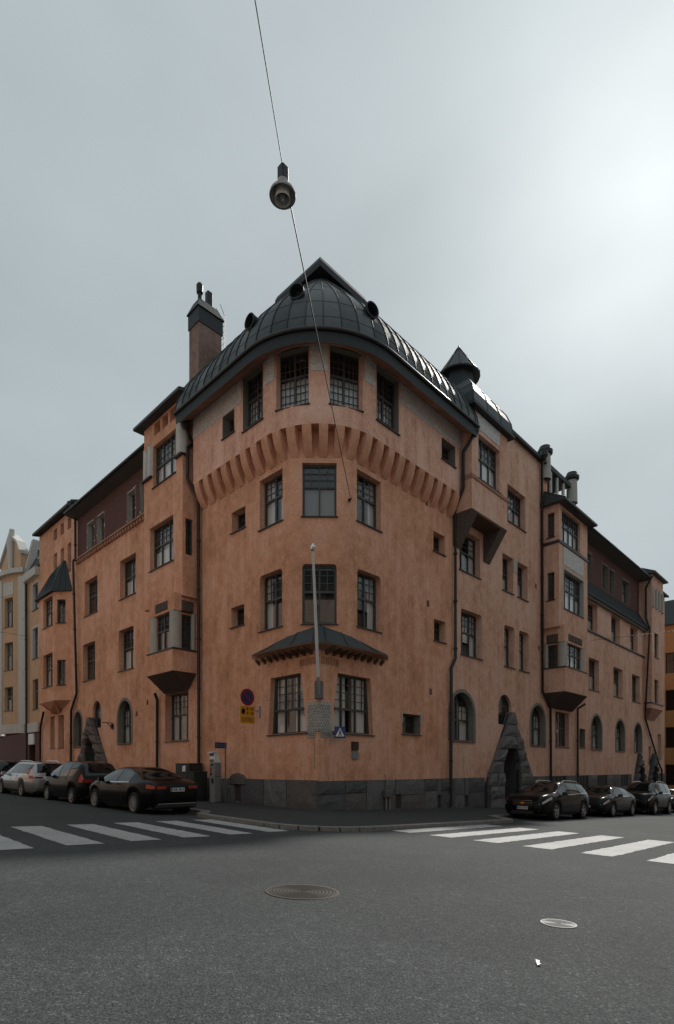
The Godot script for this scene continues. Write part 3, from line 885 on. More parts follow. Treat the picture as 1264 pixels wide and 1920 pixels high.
	quad(W, Vector3(0, 13, -21.9), Vector3(9, 13, -21.9), Vector3(9, 18.1, -21.9), Vector3(0, 18.1, -21.9), Vector3(0, 0, 1))
	quad(W, Vector3(0, 13, -7.55), Vector3(9, 13, -7.55), Vector3(9, 17.9, -7.55), Vector3(0, 17.9, -7.55), Vector3(0, 0, 1))
	quad(W, Vector3(0, 13, -11.7), Vector3(9, 13, -11.7), Vector3(9, 17.9, -11.7), Vector3(0, 17.9, -11.7), Vector3(0, 0, -1))
	quad(W, Vector3(8.62, 13, 0), Vector3(8.62, 13, -9), Vector3(8.62, 19.4, -9), Vector3(8.62, 19.4, 0), Vector3(-1, 0, 0))
	quad(W, Vector3(23, 13, 0), Vector3(23, 13, -9), Vector3(23, 17.9, -9), Vector3(23, 17.9, 0), Vector3(1, 0, 0))
	# courtyard walls
	quad(W, Vector3(9, -1, -9), Vector3(44.6, -1, -9), Vector3(44.6, 17.4, -9), Vector3(9, 17.4, -9), Vector3(0, 0, -1))
	quad(W, Vector3(9, -1, -9), Vector3(9, -1, -29), Vector3(9, 17.4, -29), Vector3(9, 17.4, -9), Vector3(1, 0, 0))
	quad(W, Vector3(0, -1, -29), Vector3(9, -1, -29), Vector3(9, 18.1, -29), Vector3(0, 18.1, -29), Vector3(0, 0, -1))
	build_bays(H, W, WR)
	put(W, "wall", M.plaster, H)
	put(WT, "top_storey_wall", M.plaster_top, H)
	put(WR, "wing_wall", M.plaster_right, H)
	build_corbels(H)
	build_roof(H)
	build_corner_hood(H)
	build_trim(H, lowL, lowR, dl, dr, d2, d3)

func merged(a: Dictionary, b: Dictionary) -> Dictionary:
	var c := a.duplicate()
	c.merge(b, true)
	return c

func build_corbels(H: Node):
	var n := 24
	for i in n:
		var s := lerpf(-7.28, 8.3, float(i) / (n - 1))
		var t := mb()
		var hw := 0.185
		var prof := []
		for k in 8:
			var a := k / 7.0
			prof.append([13.07 + a * 0.985, 0.06 + 0.94 * pow(sin(a * PI / 2), 0.85)])
		for sd in [-1, 1]:
			for k in 7:
				var q0: Array = prof[k]; var q1: Array = prof[k + 1]
				var e: float = s + sd * hw
				quadf(t, PL.p(e, q0[0], 0), PL.p(e, q1[0], 0), PL.p(e, q1[0], 0).lerp(PU.p(e, q1[0], 0), q1[1]), PL.p(e, q0[0], 0).lerp(PU.p(e, q0[0], 0), q0[1]), (PL.p(s + sd, 0, 0) - PL.p(s, 0, 0)))
		for k in 7:
			var q0: Array = prof[k]; var q1: Array = prof[k + 1]
			var c := []
			for e in [[s - hw, q0], [s + hw, q0], [s + hw, q1], [s - hw, q1]]:
				c.append(PL.p(e[0], e[1][0], 0).lerp(PU.p(e[0], e[1][0], 0.004), e[1][1]))
			quadf(t, c[0], c[1], c[2], c[3], PL.nn(s) - Vector3.UP * 0.4)
		quadf(t, PL.p(s - hw, 13.07, 0), PL.p(s + hw, 13.07, 0), PL.p(s + hw, 13.07, 0).lerp(PU.p(s + hw, 13.07, 0), 0.06), PL.p(s - hw, 13.07, 0).lerp(PU.p(s - hw, 13.07, 0), 0.06), Vector3.DOWN)
		put(t, "corbel", M.plaster, H)

func build_roof(H: Node):
	# --- eave of the corner block
	var sof := mb(); var fas := mb(); var gut := mb()
	var ss := []
	var s := -7.7
	while s < 8.75:
		ss.append(s); s += 0.17 if absf(s) < 2.7 else 0.5
	ss.append(8.75)
	for k in ss.size() - 1:
		var a: float = ss[k]; var b: float = ss[k + 1]
		quads(sof, PU.p(a, 16.95, 0), PU.p(b, 16.95, 0), PU.p(b, 16.5, 0.74), PU.p(a, 16.5, 0.74), Vector3.DOWN, Vector3.DOWN, Vector3.DOWN, Vector3.DOWN)
		var na := PU.nn(a); var nb := PU.nn(b)
		quads(fas, PU.p(a, 16.43, 0.75), PU.p(b, 16.43, 0.75), PU.p(b, 16.8, 0.80), PU.p(a, 16.8, 0.80), na, nb, nb, na)
		quadf(fas, PU.p(a, 16.43, 0.75), PU.p(b, 16.43, 0.75), PU.p(b, 16.5, 0.72), PU.p(a, 16.5, 0.72), Vector3.DOWN - na)
	var gp := []
	for v in ss: gp.append(PU.p(v, 16.86, 0.83))
	tube(gut, gp, 0.075, 8)
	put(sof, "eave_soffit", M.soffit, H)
	put(fas, "fascia", M.roof_dark, H)
	put(gut, "gutter", M.pipe, H)
	# --- domed metal roof of standing-seam sheets
	var R := node("turret_roof", H)
	var prof := [[-0.03, 16.9], [-0.0, 17.12], [0.07, 17.38], [0.20, 17.75], [0.42, 18.2], [0.75, 18.72], [1.2, 19.28], [1.75, 19.88], [2.4, 20.58], [3.1, 21.32], [3.75, 22.05]]
	var cuts := []
	s = -7.7
	while s < 8.7:
		cuts.append(s); s += 0.56
	cuts.append(8.75)
	for i in cuts.size() - 1:
		var t := mb()
		var nsub := 4 if absf((cuts[i] + cuts[i + 1]) * 0.5) < 3.0 else 1
		for m in nsub:
			var a: float = lerpf(cuts[i], cuts[i + 1], float(m) / nsub); var b: float = lerpf(cuts[i], cuts[i + 1], float(m + 1) / nsub)
			for k in prof.size() - 1:
				var q0: Array = prof[k]; var q1: Array = prof[k + 1]
				var nr := func(sv: float, kk: int) -> Vector3:
					var p0: Array = prof[maxi(kk - 1, 0)]; var p1: Array = prof[mini(kk + 1, prof.size() - 1)]
					return (PU.nn(sv) * (p1[1] - p0[1]) + Vector3.UP * (p1[0] - p0[0])).normalized()
				quads(t, PU.p(a, q0[1], 0.78 - q0[0]), PU.p(b, q0[1], 0.78 - q0[0]), PU.p(b, q1[1], 0.78 - q1[0]), PU.p(a, q1[1], 0.78 - q1[0]), nr.call(a, k), nr.call(b, k), nr.call(b, k + 1), nr.call(a, k + 1))
		put(t, "metal_sheet", M["roof%d" % (rng.randi() % 3)], R)
	var sm := mb()
	for i in cuts.size():
		var pts := []
		for q in prof: pts.append(PU.p(cuts[i], q[1] + 0.012, 0.79 - q[0]))
		tube(sm, pts, 0.022, 5)
	for lv in [[2, -0.3], [4, 0.0], [6, 0.0], [8, 0.0]]:
		for i in cuts.size() - 1:
			var q: Array = prof[clampi(lv[0] + (1 if i % 2 == 0 and lv[0] > 4 else 0), 0, 10)]
			var pts := []
			for m in 4: pts.append(PU.p(lerpf(cuts[i], cuts[i + 1], m / 3.0), q[1], 0.782 - q[0]))
			tube(sm, pts, 0.009, 4)
	put(sm, "standing_seams", M.seam, R)
	# mansard cap: thick rolled edge meeting in a point over the corner
	var cap := mb()
	var sec := [Vector2(-1.92, 21.72), Vector2(-1.90, 21.95), Vector2(-2.02, 22.2), Vector2(-2.3, 22.42), Vector2(-3.3, 22.5), Vector2(-3.3, 21.9)]
	for side in 2:
		var f: Fr = FR if side == 0 else FL
		var e := 4.75
		for k in sec.size():
			var a: Vector2 = sec[k]; var b: Vector2 = sec[(k + 1) % sec.size()]
			var n := (f.n * (b.y - a.y) + Vector3.UP * (a.x - b.x)).normalized()
			quadf(cap, f.p(-a.x, a.y, a.x), f.p(-b.x, b.y, b.x), f.p(e, b.y, b.x), f.p(e, a.y, a.x), n)
		for k in range(1, sec.size() - 1):
			tri(cap, f.p(e, sec[0].y, sec[0].x), f.p(e, sec[k].y, sec[k].x), f.p(e, sec[k + 1].y, sec[k + 1].x), f.u)
	put(cap, "roof_cap", M.roof_dark, R)
	var top := mb()
	quad(top, Vector3(2.9, 22.1, -2.9), Vector3(8.75, 22.1, -2.9), Vector3(9, 21.9, -9), Vector3(2.9, 22.2, -9), Vector3.UP)
	for side in 2:
		var f: Fr = FR if side == 0 else FL
		var e := 8.75 if side == 0 else 7.7
		quad(top, f.p(2.8, 22.06, -2.95), f.p(e, 22.06, -2.95), f.p(e, 22.1, -9.0), f.p(2.8, 22.1, -9.0), Vector3.UP)
		var pv := [f.p(e, 16.9, -9.0)]
		for q in prof: pv.append(f.p(e, q[1], 1.23 - q[0] ))
		pv.append(f.p(e, 22.1, -9.0))
		for k in range(1, pv.size() - 1): tri(top, pv[0], pv[k], pv[k + 1], f.u)
	put(top, "flat_roof", M.roof_dark, R)
	# round hooded vents
	for q in [[-0.85, 5, 0.0], [1.9, 4, 0.0], [-2.75, 4, 0.0]]:
		var pr: Array = prof[q[1]]
		var b := PU.p(q[0], pr[1] + 0.06, 0.78 - pr[0] - 0.42)
		var n := PU.nn(q[0])
		var t := mb()
		var x := Vector3.UP.cross(n).normalized()
		lathe(t, Transform3D(Basis(x, n, x.cross(n)), b), [[0.0, 0.1], [0.25, 0.1], [0.27, 0.50], [0.29, 0.55], [0.29, 0.60], [0.25, 0.60], [0.23, 0.3], [0.0, 0.25]], 18)
		put(t, "roof_vent", M.roof_dark, H)
	# --- roofs of the wings
	var wr := mb()
	var slab := func(t: SurfaceTool, f: Fr, a: float, b: float, ye: float, over: float, rise: float):
		hexa(t, [f.p(a, ye - 0.16, over), f.p(b, ye - 0.16, over), f.p(b, ye - 0.02, -0.3), f.p(a, ye - 0.02, -0.3)], [f.p(a, ye, over), f.p(b, ye, over), f.p(b, ye + 0.25, -0.3), f.p(a, ye + 0.25, -0.3)])
		hexa(t, [f.p(a, ye + 0.05, 0.0), f.p(b, ye + 0.05, 0.0), f.p(b, ye + rise - 0.1, -9.0), f.p(a, ye + rise - 0.1, -9.0)], [f.p(a, ye + 0.22, -0.1), f.p(b, ye + 0.22, -0.1), f.p(b, ye + rise, -9.0), f.p(a, ye + rise, -9.0)])
	for q in [[FR, 12.0, 18.3, 19.5, 0.28, 1.4], [FR, 38.05, 44.7, 17.5, 0.35, 1.6], [FL, 21.8, 29.1, 18.25, 0.45, 1.6]]:
		wr = mb()
		slab.call(wr, q[0], q[1], q[2], q[3], q[4], q[5])
		put(wr, "wing_roof", M.roof_dark, H)
	for q in [[FR, 22.75, 38.3, 17.6, 0.45, 2.0], [FL, 11.5, 22.0, 17.35, 0.7, 2.0]]:
		var t := mb()
		slab.call(t, q[0], q[1], q[2], q[3], q[4], q[5])
		put(t, "wing_roof", M.roof_dark, H)
		var g2 := mb()
		tube(g2, [q[0].p(q[1], q[3] - 0.03, q[4] + 0.05), q[0].p(q[2], q[3] - 0.03, q[4] + 0.05)], 0.075, 8)
		put(g2, "gutter", M.pipe, H)
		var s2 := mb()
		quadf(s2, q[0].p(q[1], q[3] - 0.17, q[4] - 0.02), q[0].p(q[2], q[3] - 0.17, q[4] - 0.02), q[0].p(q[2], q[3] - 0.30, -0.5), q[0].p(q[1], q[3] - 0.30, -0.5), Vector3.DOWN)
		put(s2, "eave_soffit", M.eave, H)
	# dormer hoods and vents breaking the wing skylines
	for q in [[FR, 26.0, 18.4, 0.7], [FR, 31.5, 18.5, 0.9], [FR, 35.0, 18.3, 1.2], [FL, 13.6, 18.0, 0.7], [FL, 16.6, 18.1, 0.9], [FL, 19.6, 18.0, 1.1]]:
		var t := mb()
		var f: Fr = q[0]
		fbox(t, f, q[1] - q[3] * 0.5, q[1] + q[3] * 0.5, q[2] - 0.9, q[2] - 0.05, -1.6, -0.5)
		hexa(t, [f.p(q[1] - q[3] * 0.7, q[2] - 0.05, -1.9), f.p(q[1] + q[3] * 0.7, q[2] - 0.05, -1.9), f.p(q[1] + q[3] * 0.7, q[2] - 0.05, -0.2), f.p(q[1] - q[3] * 0.7, q[2] - 0.05, -0.2)], [f.p(q[1] - q[3] * 0.6, q[2] + 0.25, -1.9), f.p(q[1] + q[3] * 0.6, q[2] + 0.25, -1.9), f.p(q[1] + q[3] * 0.6, q[2] + 0.03, -0.2), f.p(q[1] - q[3] * 0.6, q[2] + 0.03, -0.2)])
		put(t, "roof_dormer", M.roof_dark, H)
	# --- big chimney over the left-hand bay
	var C := node("chimney", H)
	var ct := mb()
	box(ct, Vector3(0.3, 17.6, -9.15), Vector3(1.55, 22.2, -8.31), 0.02)
	put(ct, "shaft", M.chimney, C)
	var cb := mb()
	box(cb, Vector3(0.26, 22.15, -9.19), Vector3(1.59, 22.85, -8.27))
	hexa(cb, [Vector3(0.2, 22.85, -9.25), Vector3(1.65, 22.85, -9.25), Vector3(1.65, 22.85, -8.21), Vector3(0.2, 22.85, -8.21)], [Vector3(0.42, 23.4, -9.0), Vector3(1.42, 23.4, -9.0), Vector3(1.42, 23.4, -8.46), Vector3(0.42, 23.4, -8.46)])
	put(cb, "metal_hood", M.roof_dark, C)
	var cp := mb()
	lathe(cp, Transform3D(Basis(), Vector3(0.62, 23.3, -8.75)), [[0.09, 0], [0.09, 0.55], [0.15, 0.6], [0.16, 0.95], [0.10, 1.05], [0, 1.06]], 14)
	put(cp, "flue_pipe", M.iron, C)
	var cq := mb()
	box(cq, Vector3(0.98, 23.3, -8.86), Vector3(1.24, 24.2, -8.6), 0.02)
	put(cq, "flue_pipe", M.iron, C)
	var la := mb()
	for z in [-8.28, -8.62]:
		tube(la, [Vector3(1.68, 20.0, z), Vector3(1.68, 23.2, z), Vector3(1.45, 23.6, z)], 0.016, 5)
	for k in 11: tube(la, [Vector3(1.68, 20.2 + k * 0.28, -8.28), Vector3(1.68, 20.2 + k * 0.28, -8.62)], 0.012, 4)
	put(la, "ladder", M.iron, C)

func build_corner_hood(H: Node):
	# the flared metal hood over the ground-floor corner
	var hood := node("corner_hood", H)
	var plan := []    # eave line from the left wall round the corner to the right wall
	var ev := [[3.85, 0.02], [3.4, 0.28], [2.7, 0.46], [1.8, 0.56], [0.9, 0.60], [0.25, 0.58]]
	for q in ev: plan.append(Vector3(-q[1], 5.86 + 0.16 * pow(q[0] / 3.85, 2.0), -q[0]))
	plan.append(Vector3(-0.50, 5.86, 0.18)); plan.append(Vector3(-0.32, 5.85, 0.36)); plan.append(Vector3(-0.14, 5.86, 0.52))
	for k in ev.size():
		var q: Array = ev[ev.size() - 1 - k]
		plan.append(Vector3(q[0], 5.86 + 0.16 * pow(q[0] / 3.85, 2.0), q[1]))
	var head := []
	for k in plan.size():
		var a := absf(k - (plan.size() - 1) * 0.5) / ((plan.size() - 1) * 0.5)
		var sgn := signf(k - (plan.size() - 1) * 0.5)
		var y := 6.86 - 0.80 * pow(a, 1.15)
		head.append(PL.p(sgn * 3.85 * pow(a, 1.5), y, 0.0))
	var t := mb(); var so := mb(); var ed := mb(); var sm := mb()
	for k in plan.size() - 1:
		var A: Vector3 = plan[k]; var B: Vector3 = plan[k + 1]; var C: Vector3 = head[k + 1]; var D: Vector3 = head[k]
		var Am := A.lerp(D, 0.35) - Vector3.UP * 0.05; var Bm := B.lerp(C, 0.35) - Vector3.UP * 0.05
		quadf(t, A, B, Bm, Am, Vector3.UP + PL.nn(0))
		quadf(t, Am, Bm, C, D, Vector3.UP + PL.nn(0))
		var A2 := A - Vector3.UP * 0.065; var B2 := B - Vector3.UP * 0.065
		quadf(ed, A, B, B2, A2, PL.nn(0) + Vector3.DOWN * 0.2)
		# boarded soffit running back to the walls
		var wa := Vector3(maxf(A.x, 0.0), A2.y - 0.1, minf(A.z, 0.0)); var wb := Vector3(maxf(B.x, 0.0), B2.y - 0.1, minf(B.z, 0.0))
		if wa.distance_to(wb) > 0.001 or true: quadf(so, A2, B2, wb, wa, Vector3.DOWN)
		if k % 2 == 0:
			tube(sm, [A + Vector3.UP * 0.01, Am + Vector3.UP * 0.015, D], 0.016, 4)
	put(t, "metal_roof", M.hood_metal, hood)
	put(ed, "eave_board", M.copper_brown, hood)
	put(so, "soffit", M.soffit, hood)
	put(sm, "standing_seams", M.seam, hood)
	for side in 2:
		var f: Fr = FR if side == 0 else FL
		for k in 9:
			var s := 0.35 + k * 0.38
			var reach := 0.5 - 0.04 * k
			var b := mb()
			hexa(b, [f.p(s - 0.05, 5.56, 0.0), f.p(s + 0.05, 5.56, 0.0), f.p(s + 0.05, 5.70, reach), f.p(s - 0.05, 5.70, reach)], [f.p(s - 0.05, 5.71, 0.0), f.p(s + 0.05, 5.71, 0.0), f.p(s + 0.05, 5.79, reach), f.p(s - 0.05, 5.79, reach)])
			put(b, "rafter_end", M.copper_brown, hood)
		# worn relief lettering band: close-set upright strokes
		var rl := mb()
		for k in 11:
			fbox(rl, f, 0.12 + k * 0.082, 0.155 + k * 0.082, 5.20 + 0.015 * (k % 3), 5.47 - 0.02 * (k % 2), -0.01, 0.022, 0.006)
			if k % 3 == 0: fbox(rl, f, 0.155 + k * 0.082, 0.202 + k * 0.082, 5.43 if k % 2 == 0 else 5.31, 5.455 if k % 2 == 0 else 5.335, -0.01, 0.02)
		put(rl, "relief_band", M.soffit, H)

func build_trim(H: Node, lowL: Array, lowR: Array, dl: Dictionary, dr: Dictionary, d2: Dictionary, d3: Dictionary):
	# --- granite base
	var P := node("plinth", H)
	var back := mb()
	for q in [[FL, 0.0, 17.2], [FL, 21.8, 29.0], [FR, -0.03, 11.5], [FR, 16.8, 34.8], [FR, 42.7, 44.6]]:
		fbox(back, q[0], q[1], q[2], -3.0, 1.03, -0.04, 0.03)
	put(back, "mortar_bed", M.joint, P)
	plinth_row(P, FR, -0.11, 11.45, 1.05, 1.25, [[4.25, 4.6], [7.25, 7.5], [9.55, 9.85]])
	var bw := [[19.4, 21.6], [23.4, 25.4], [27.2, 29.0], [32.0, 33.7]]
	plinth_row(P, FR, 16.85, 34.6, 1.05, 1.3, bw)
	plinth_row(P, FR, 42.7, 44.6, 1.05, 1.3, [])
	plinth_row(P, FL, 0.04, 17.15, 1.08, 1.25, [[4.55, 4.95]])
	plinth_row(P, FL, 21.8, 29.0, 1.08, 1.25, [])
	for q in bw:
		var m: float = (q[0] + q[1]) * 0.5
		plinth_row(P, FR, q[0], q[1], 0.15, 1.2, [])
		var t := mb()
		box(t, Vector3(q[0] + 0.02, 0.15, -0.05), Vector3(q[1] - 0.02, 1.02, 0.034))
		put(t, "cellar_window", M.trim, P)
		for k in 4:
			var t2 := mb()
			box(t2, Vector3(q[0] + (k + 0.5) * (q[1] - q[0]) / 4 - 0.02, 0.16, 0.034), Vector3(q[0] + (k + 0.5) * (q[1] - q[0]) / 4 + 0.02, 1.01, 0.06))
			put(t2, "grille_bar", M.iron, P)
	for q in [[4.25, 4.6], [7.25, 7.5], [9.55, 9.85]]:
		var t := mb(); var lo := gy(q[0], 0)
		box(t, Vector3(q[0], lo - 0.2, -0.05), Vector3(q[1], lo + 0.02, 0.09))
		put(t, "granite_block", M.granite, P)
		t = mb()
		box(t, Vector3(q[0], lo + 0.62, -0.05), Vector3(q[1], 1.04, 0.10))
		put(t, "granite_block", M.granite, P)
	var ov := mb()
	fbox(ov, FL, 4.55, 4.95, -0.2, 0.16, -0.05, 0.12); 
	put(ov, "granite_block", M.granite, P)
	var arch := mb()
	poly_prism(arch, FL, [Vector2(4.15, 0.85), Vector2(4.2, 1.05), Vector2(4.4, 1.22), Vector2(4.75, 1.3), Vector2(5.1, 1.22), Vector2(5.3, 1.05), Vector2(5.35, 0.85)], 0.0, 0.14)
	put(arch, "granite_lintel", M.granite_warm, P)
	# --- stone portals
	portal(H, FL, dl, 17.15, 21.8, 4.55, 0.25, M.granite_warm)
	portal(H, FR, dr, 11.45, 16.85, 4.5, -0.7, M.granite)
	portal(H, FR, d2, 34.75, 38.6, 2.75, -1.6, M.granite_dark)
	portal(H, FR, d3, 38.7, 42.6, 2.8, -1.7, M.granite_dark)
	# --- carved block on the corner pier between the tapered windows
	var K := mb()
	for side in 2:
		var f: Fr = FR if side == 0 else FL
		for i in 5:
			for j in 9:
				var s := -0.03 + i * 0.125 + (0.06 if j % 2 == 1 else 0.0); var y := 2.86 + j * 0.105
				if s > 0.52: continue
				hexa(K, [f.p(s, y, 0.0), f.p(s + 0.11, y + 0.075, 0.0), f.p(s + 0.11, y + 0.075, 0.05), f.p(s, y, 0.09)], [f.p(s, y + 0.07, 0.0), f.p(s + 0.11, y + 0.16, 0.0), f.p(s + 0.11, y + 0.16, 0.03), f.p(s, y + 0.07, 0.055)])
		fbox(K, f, -0.03 if side == 0 else 0.0, 0.57, 2.8, 3.86, -0.02, 0.035)
	put(K, "carved_stone", M.carved, H)
	# --- pebble-dashed bands of the top storey
	for q in [[-7.55, -3.95, 16.05], [-2.5, -1.92, 15.98], [-0.34, 0.34, 15.98], [1.92, 2.52, 15.98], [4.06, 8.6, 16.12]]:
		var pb := mb()
		wall(pb, PU, q[0], q[1], q[2], 16.94, 0.022, [])
		for k in 12:
			var a: float = lerpf(q[0], q[1], k / 12.0); var b: float = lerpf(q[0], q[1], (k + 1) / 12.0)
			quadf(pb, PU.p(a, q[2], 0), PU.p(b, q[2], 0), PU.p(b, q[2], 0.022), PU.p(a, q[2], 0.022), Vector3.DOWN)
		put(pb, "pebble_band", M.pebble, H)
	# --- brick storeys of the wings
	var hl := []; var hr := []
	for v in [[12.5, 13.4], [14.05, 14.95], [17.95, 18.9], [19.4, 20.35]]:
		hl.append(window(H, FL, v[0], v[1], 14.72, 16.35, 0.0, {"cols": 1, "tf": 0.45, "uc": 2, "ur": 2, "rec": 0.28, "casing": 0.12, "cmat": M.pale_grey, "sill": false}))
	for x in [[25.2, 26.3], [28.55, 29.65], [30.05, 31.15], [33.0, 34.7]]:
		hr.append(window(H, FR, x[0] + 0.9, x[1] + 0.9, 14.85, 16.65, -0.4, {"cols": 1 if x[1] - x[0] < 1.5 else 2, "tf": 0.45, "uc": 2, "ur": 2, "rec": 0.26, "casing": 0.12, "cmat": M.casing, "sill": false}))
	var mo := mb()
	wall(mo, FL, 11.7, 21.9, 14.5, 17.2, -0.0, hl)
	wall(mo, FR, 22.9, 38.2, 13.5, 17.5, -0.4, hr)
	put(mo, "brick_wall", M.mortar, H)
	bricks(H, FL, 11.7, 21.85, 14.62, 17.15, 0.0, hl)
	bricks(H, FR, 22.9, 38.2, 14.2, 17.45, -0.4, hr)
	# dentil course under the left brick storey
	var dn := mb()
	fbox(dn, FL, 11.7, 21.9, 14.50, 14.60, -0.02, 0.20, 0.01)
	var v := 11.85
	while v < 21.8:
		fbox(dn, FL, v, v + 0.16, 14.30, 14.50, -0.02, 0.15, 0.01); v += 0.33
	put(dn, "dentil_course", M.soffit, H)
	# pent roof, dentils and string course on the right wing
	var pr := node("pent_roof", H)
	var pt := mb()
	hexa(pt, [FR.p(22.9, 13.18, 0.34), FR.p(38.2, 13.18, 0.34), FR.p(38.2, 14.55, -0.42), FR.p(22.9, 14.55, -0.42)], [FR.p(22.9, 13.26, 0.36), FR.p(38.2, 13.26, 0.36), FR.p(38.2, 14.68, -0.40), FR.p(22.9, 14.68, -0.40)])
	put(pt, "metal_roof", M.hood_metal, pr)
	var ps := mb()
	var x := 22.95
	while x < 38.2:
		tube(ps, [FR.p(x, 13.27, 0.37), FR.p(x, 14.69, -0.39)], 0.022, 4); x += 0.42
	put(ps, "standing_seams", M.seam, pr)
	var pd := mb()
	x = 22.95
	while x < 38.1:
		fbox(pd, FR, x, x + 0.17, 13.02, 13.2, -0.02, 0.26, 0.01); x += 0.36
	put(pd, "dentil_course", M.casing, pr)
	var sc := mb()
	fbox(sc, FR, 22.9, 38.2, 10.86, 10.98, -0.02, 0.10, 0.02)
	put(sc, "string_course", M.sill, H)
	# pale stone block between the paired windows
	var pk := mb()
	fbox(pk, FR, 14.62, 15.06, 12.15, 12.95, -0.25, 0.03, 0.02)
	put(pk, "stone_pier", M.pale_grey, H)
	for e in [[4.72, 4.8], [6.05, 6.16]]:
		var jb := mb()
		fbox(jb, FR, e[0], e[1], 3.4, 3.86, -0.2, 0.03); put(jb, "stone_pier", M.pale_grey, H)
	# --- downpipes
	pipe(H, [PU.p(-7.6, 16.85, 0.8), FL.p(7.72, 16.6, 0.75), FL.p(7.76, 16.0, 0.35) , FL.p(7.74, 15.7, 0.62), FL.p(7.72, 14.3, 0.62), FL.p(7.6, 13.6, 0.16), FL.p(7.6, gy(0, -7.6) + 0.1, 0.14)])
	var hp := mb()
	lathe(hp, Transform3D(Basis(), FL.p(7.72, 16.4, 0.75)), [[0.09, 0], [0.2, 0.2], [0.2, 0.42], [0, 0.42]], 12); put(hp, "hopper", M.pipe, H)
	pipe(H, [FR.p(8.72, 16.85, 1.15), FR.p(8.6, 16.4, 1.0), FR.p(8.5, 15.9, 0.62), FR.p(8.5, 14.3, 0.62), FR.p(8.62, 13.5, 0.14), FR.p(8.66, 6.6, 0.13), FR.p(8.3, 6.1, 0.13), FR.p(8.25, gy(8.2, 0) + 0.1, 0.13)])
	var hp2 := mb()
	lathe(hp2, Transform3D(Basis(), FR.p(8.72, 16.5, 1.1)), [[0.09, 0], [0.19, 0.2], [0.19, 0.42], [0, 0.42]], 12); put(hp2, "hopper", M.pipe, H)
	pipe(H, [FR.p(17.6, 19.6, 0.35), FR.p(17.9, 19.0, 0.13), FR.p(18.0, 6.0, 0.13), FR.p(19.1, 5.2, 0.13), FR.p(19.2, gy(19, 0) + 0.1, 0.13)])
	var hp3 := mb()
	lathe(hp3, Transform3D(Basis(), FR.p(17.7, 19.3, 0.36)), [[0.09, 0], [0.22, 0.25], [0.22, 0.5], [0, 0.5]], 12); put(hp3, "hopper", M.pipe, H)
	pipe(H, [FR.p(23.6, 5.7, 0.5), FR.p(23.3, 5.4, 0.14), FR.p(23.3, gy(23, 0) + 0.1, 0.13)])
	pipe(H, [FR.p(37.6, 17.5, 0.8), FR.p(38.0, 16.7, 0.2), FR.p(38.05, 14.2, 0.2), FR.p(38.0, 13.2, 0.5), FR.p(38.0, 5.8, 0.14), FR.p(42.2, 1.9, 0.14), FR.p(43.1, 1.4, 0.14), FR.p(43.1, -1.5, 0.14)])
	pipe(H, [FL.p(11.35, 5.2, 0.3), FL.p(11.42, 4.9, 0.13), FL.p(11.45, 0.2, 0.13)])
	pipe(H, [FL.p(21.9, 18.1, 0.6), FL.p(21.8, 17.6, 0.2), FL.p(21.75, 14.6, 0.2), FL.p(21.75, 14.4, 0.34), FL.p(21.75, 6.2, 0.13), FL.p(22.65, 5.2, 0.13), FL.p(22.75, 0.3, 0.13)])
	pipe(H, [FL.p(27.2, 5.4, 0.3), FL.p(28.4, 4.4, 0.13), FL.p(28.5, 0.4, 0.13)])
	# small vent plates let into the plaster
	for q in [[FR, 6.55, 8.6], [FR, 6.45, 13.0], [FR, 6.75, 4.75], [FR, 17.3, 11.9], [FR, 17.7, 8.4], [FL, 12.6, 4.75], [FL, 13.8, 4.25]]:
		var vp := mb()
		fbox(vp, q[0], q[1], q[1] + 0.16, q[2], q[2] + 0.26, -0.01, 0.014)
		put(vp, "vent_plate", M.rough_dark, H)
	# door lamp arm by the left portal
	var lt := mb()
	tube(lt, [FL.p(16.75, 4.05, 0.0), FL.p(16.75, 4.05, 0.62)], 0.025, 6)
	tube(lt, [FL.p(16.75, 3.75, 0.05), FL.p(16.75, 4.05, 0.35)], 0.02, 6)
	fbox(lt, FL, 16.68, 16.82, 3.72, 4.0, 0.0, 0.12)
	put(lt, "sign_arm", M.iron, H)

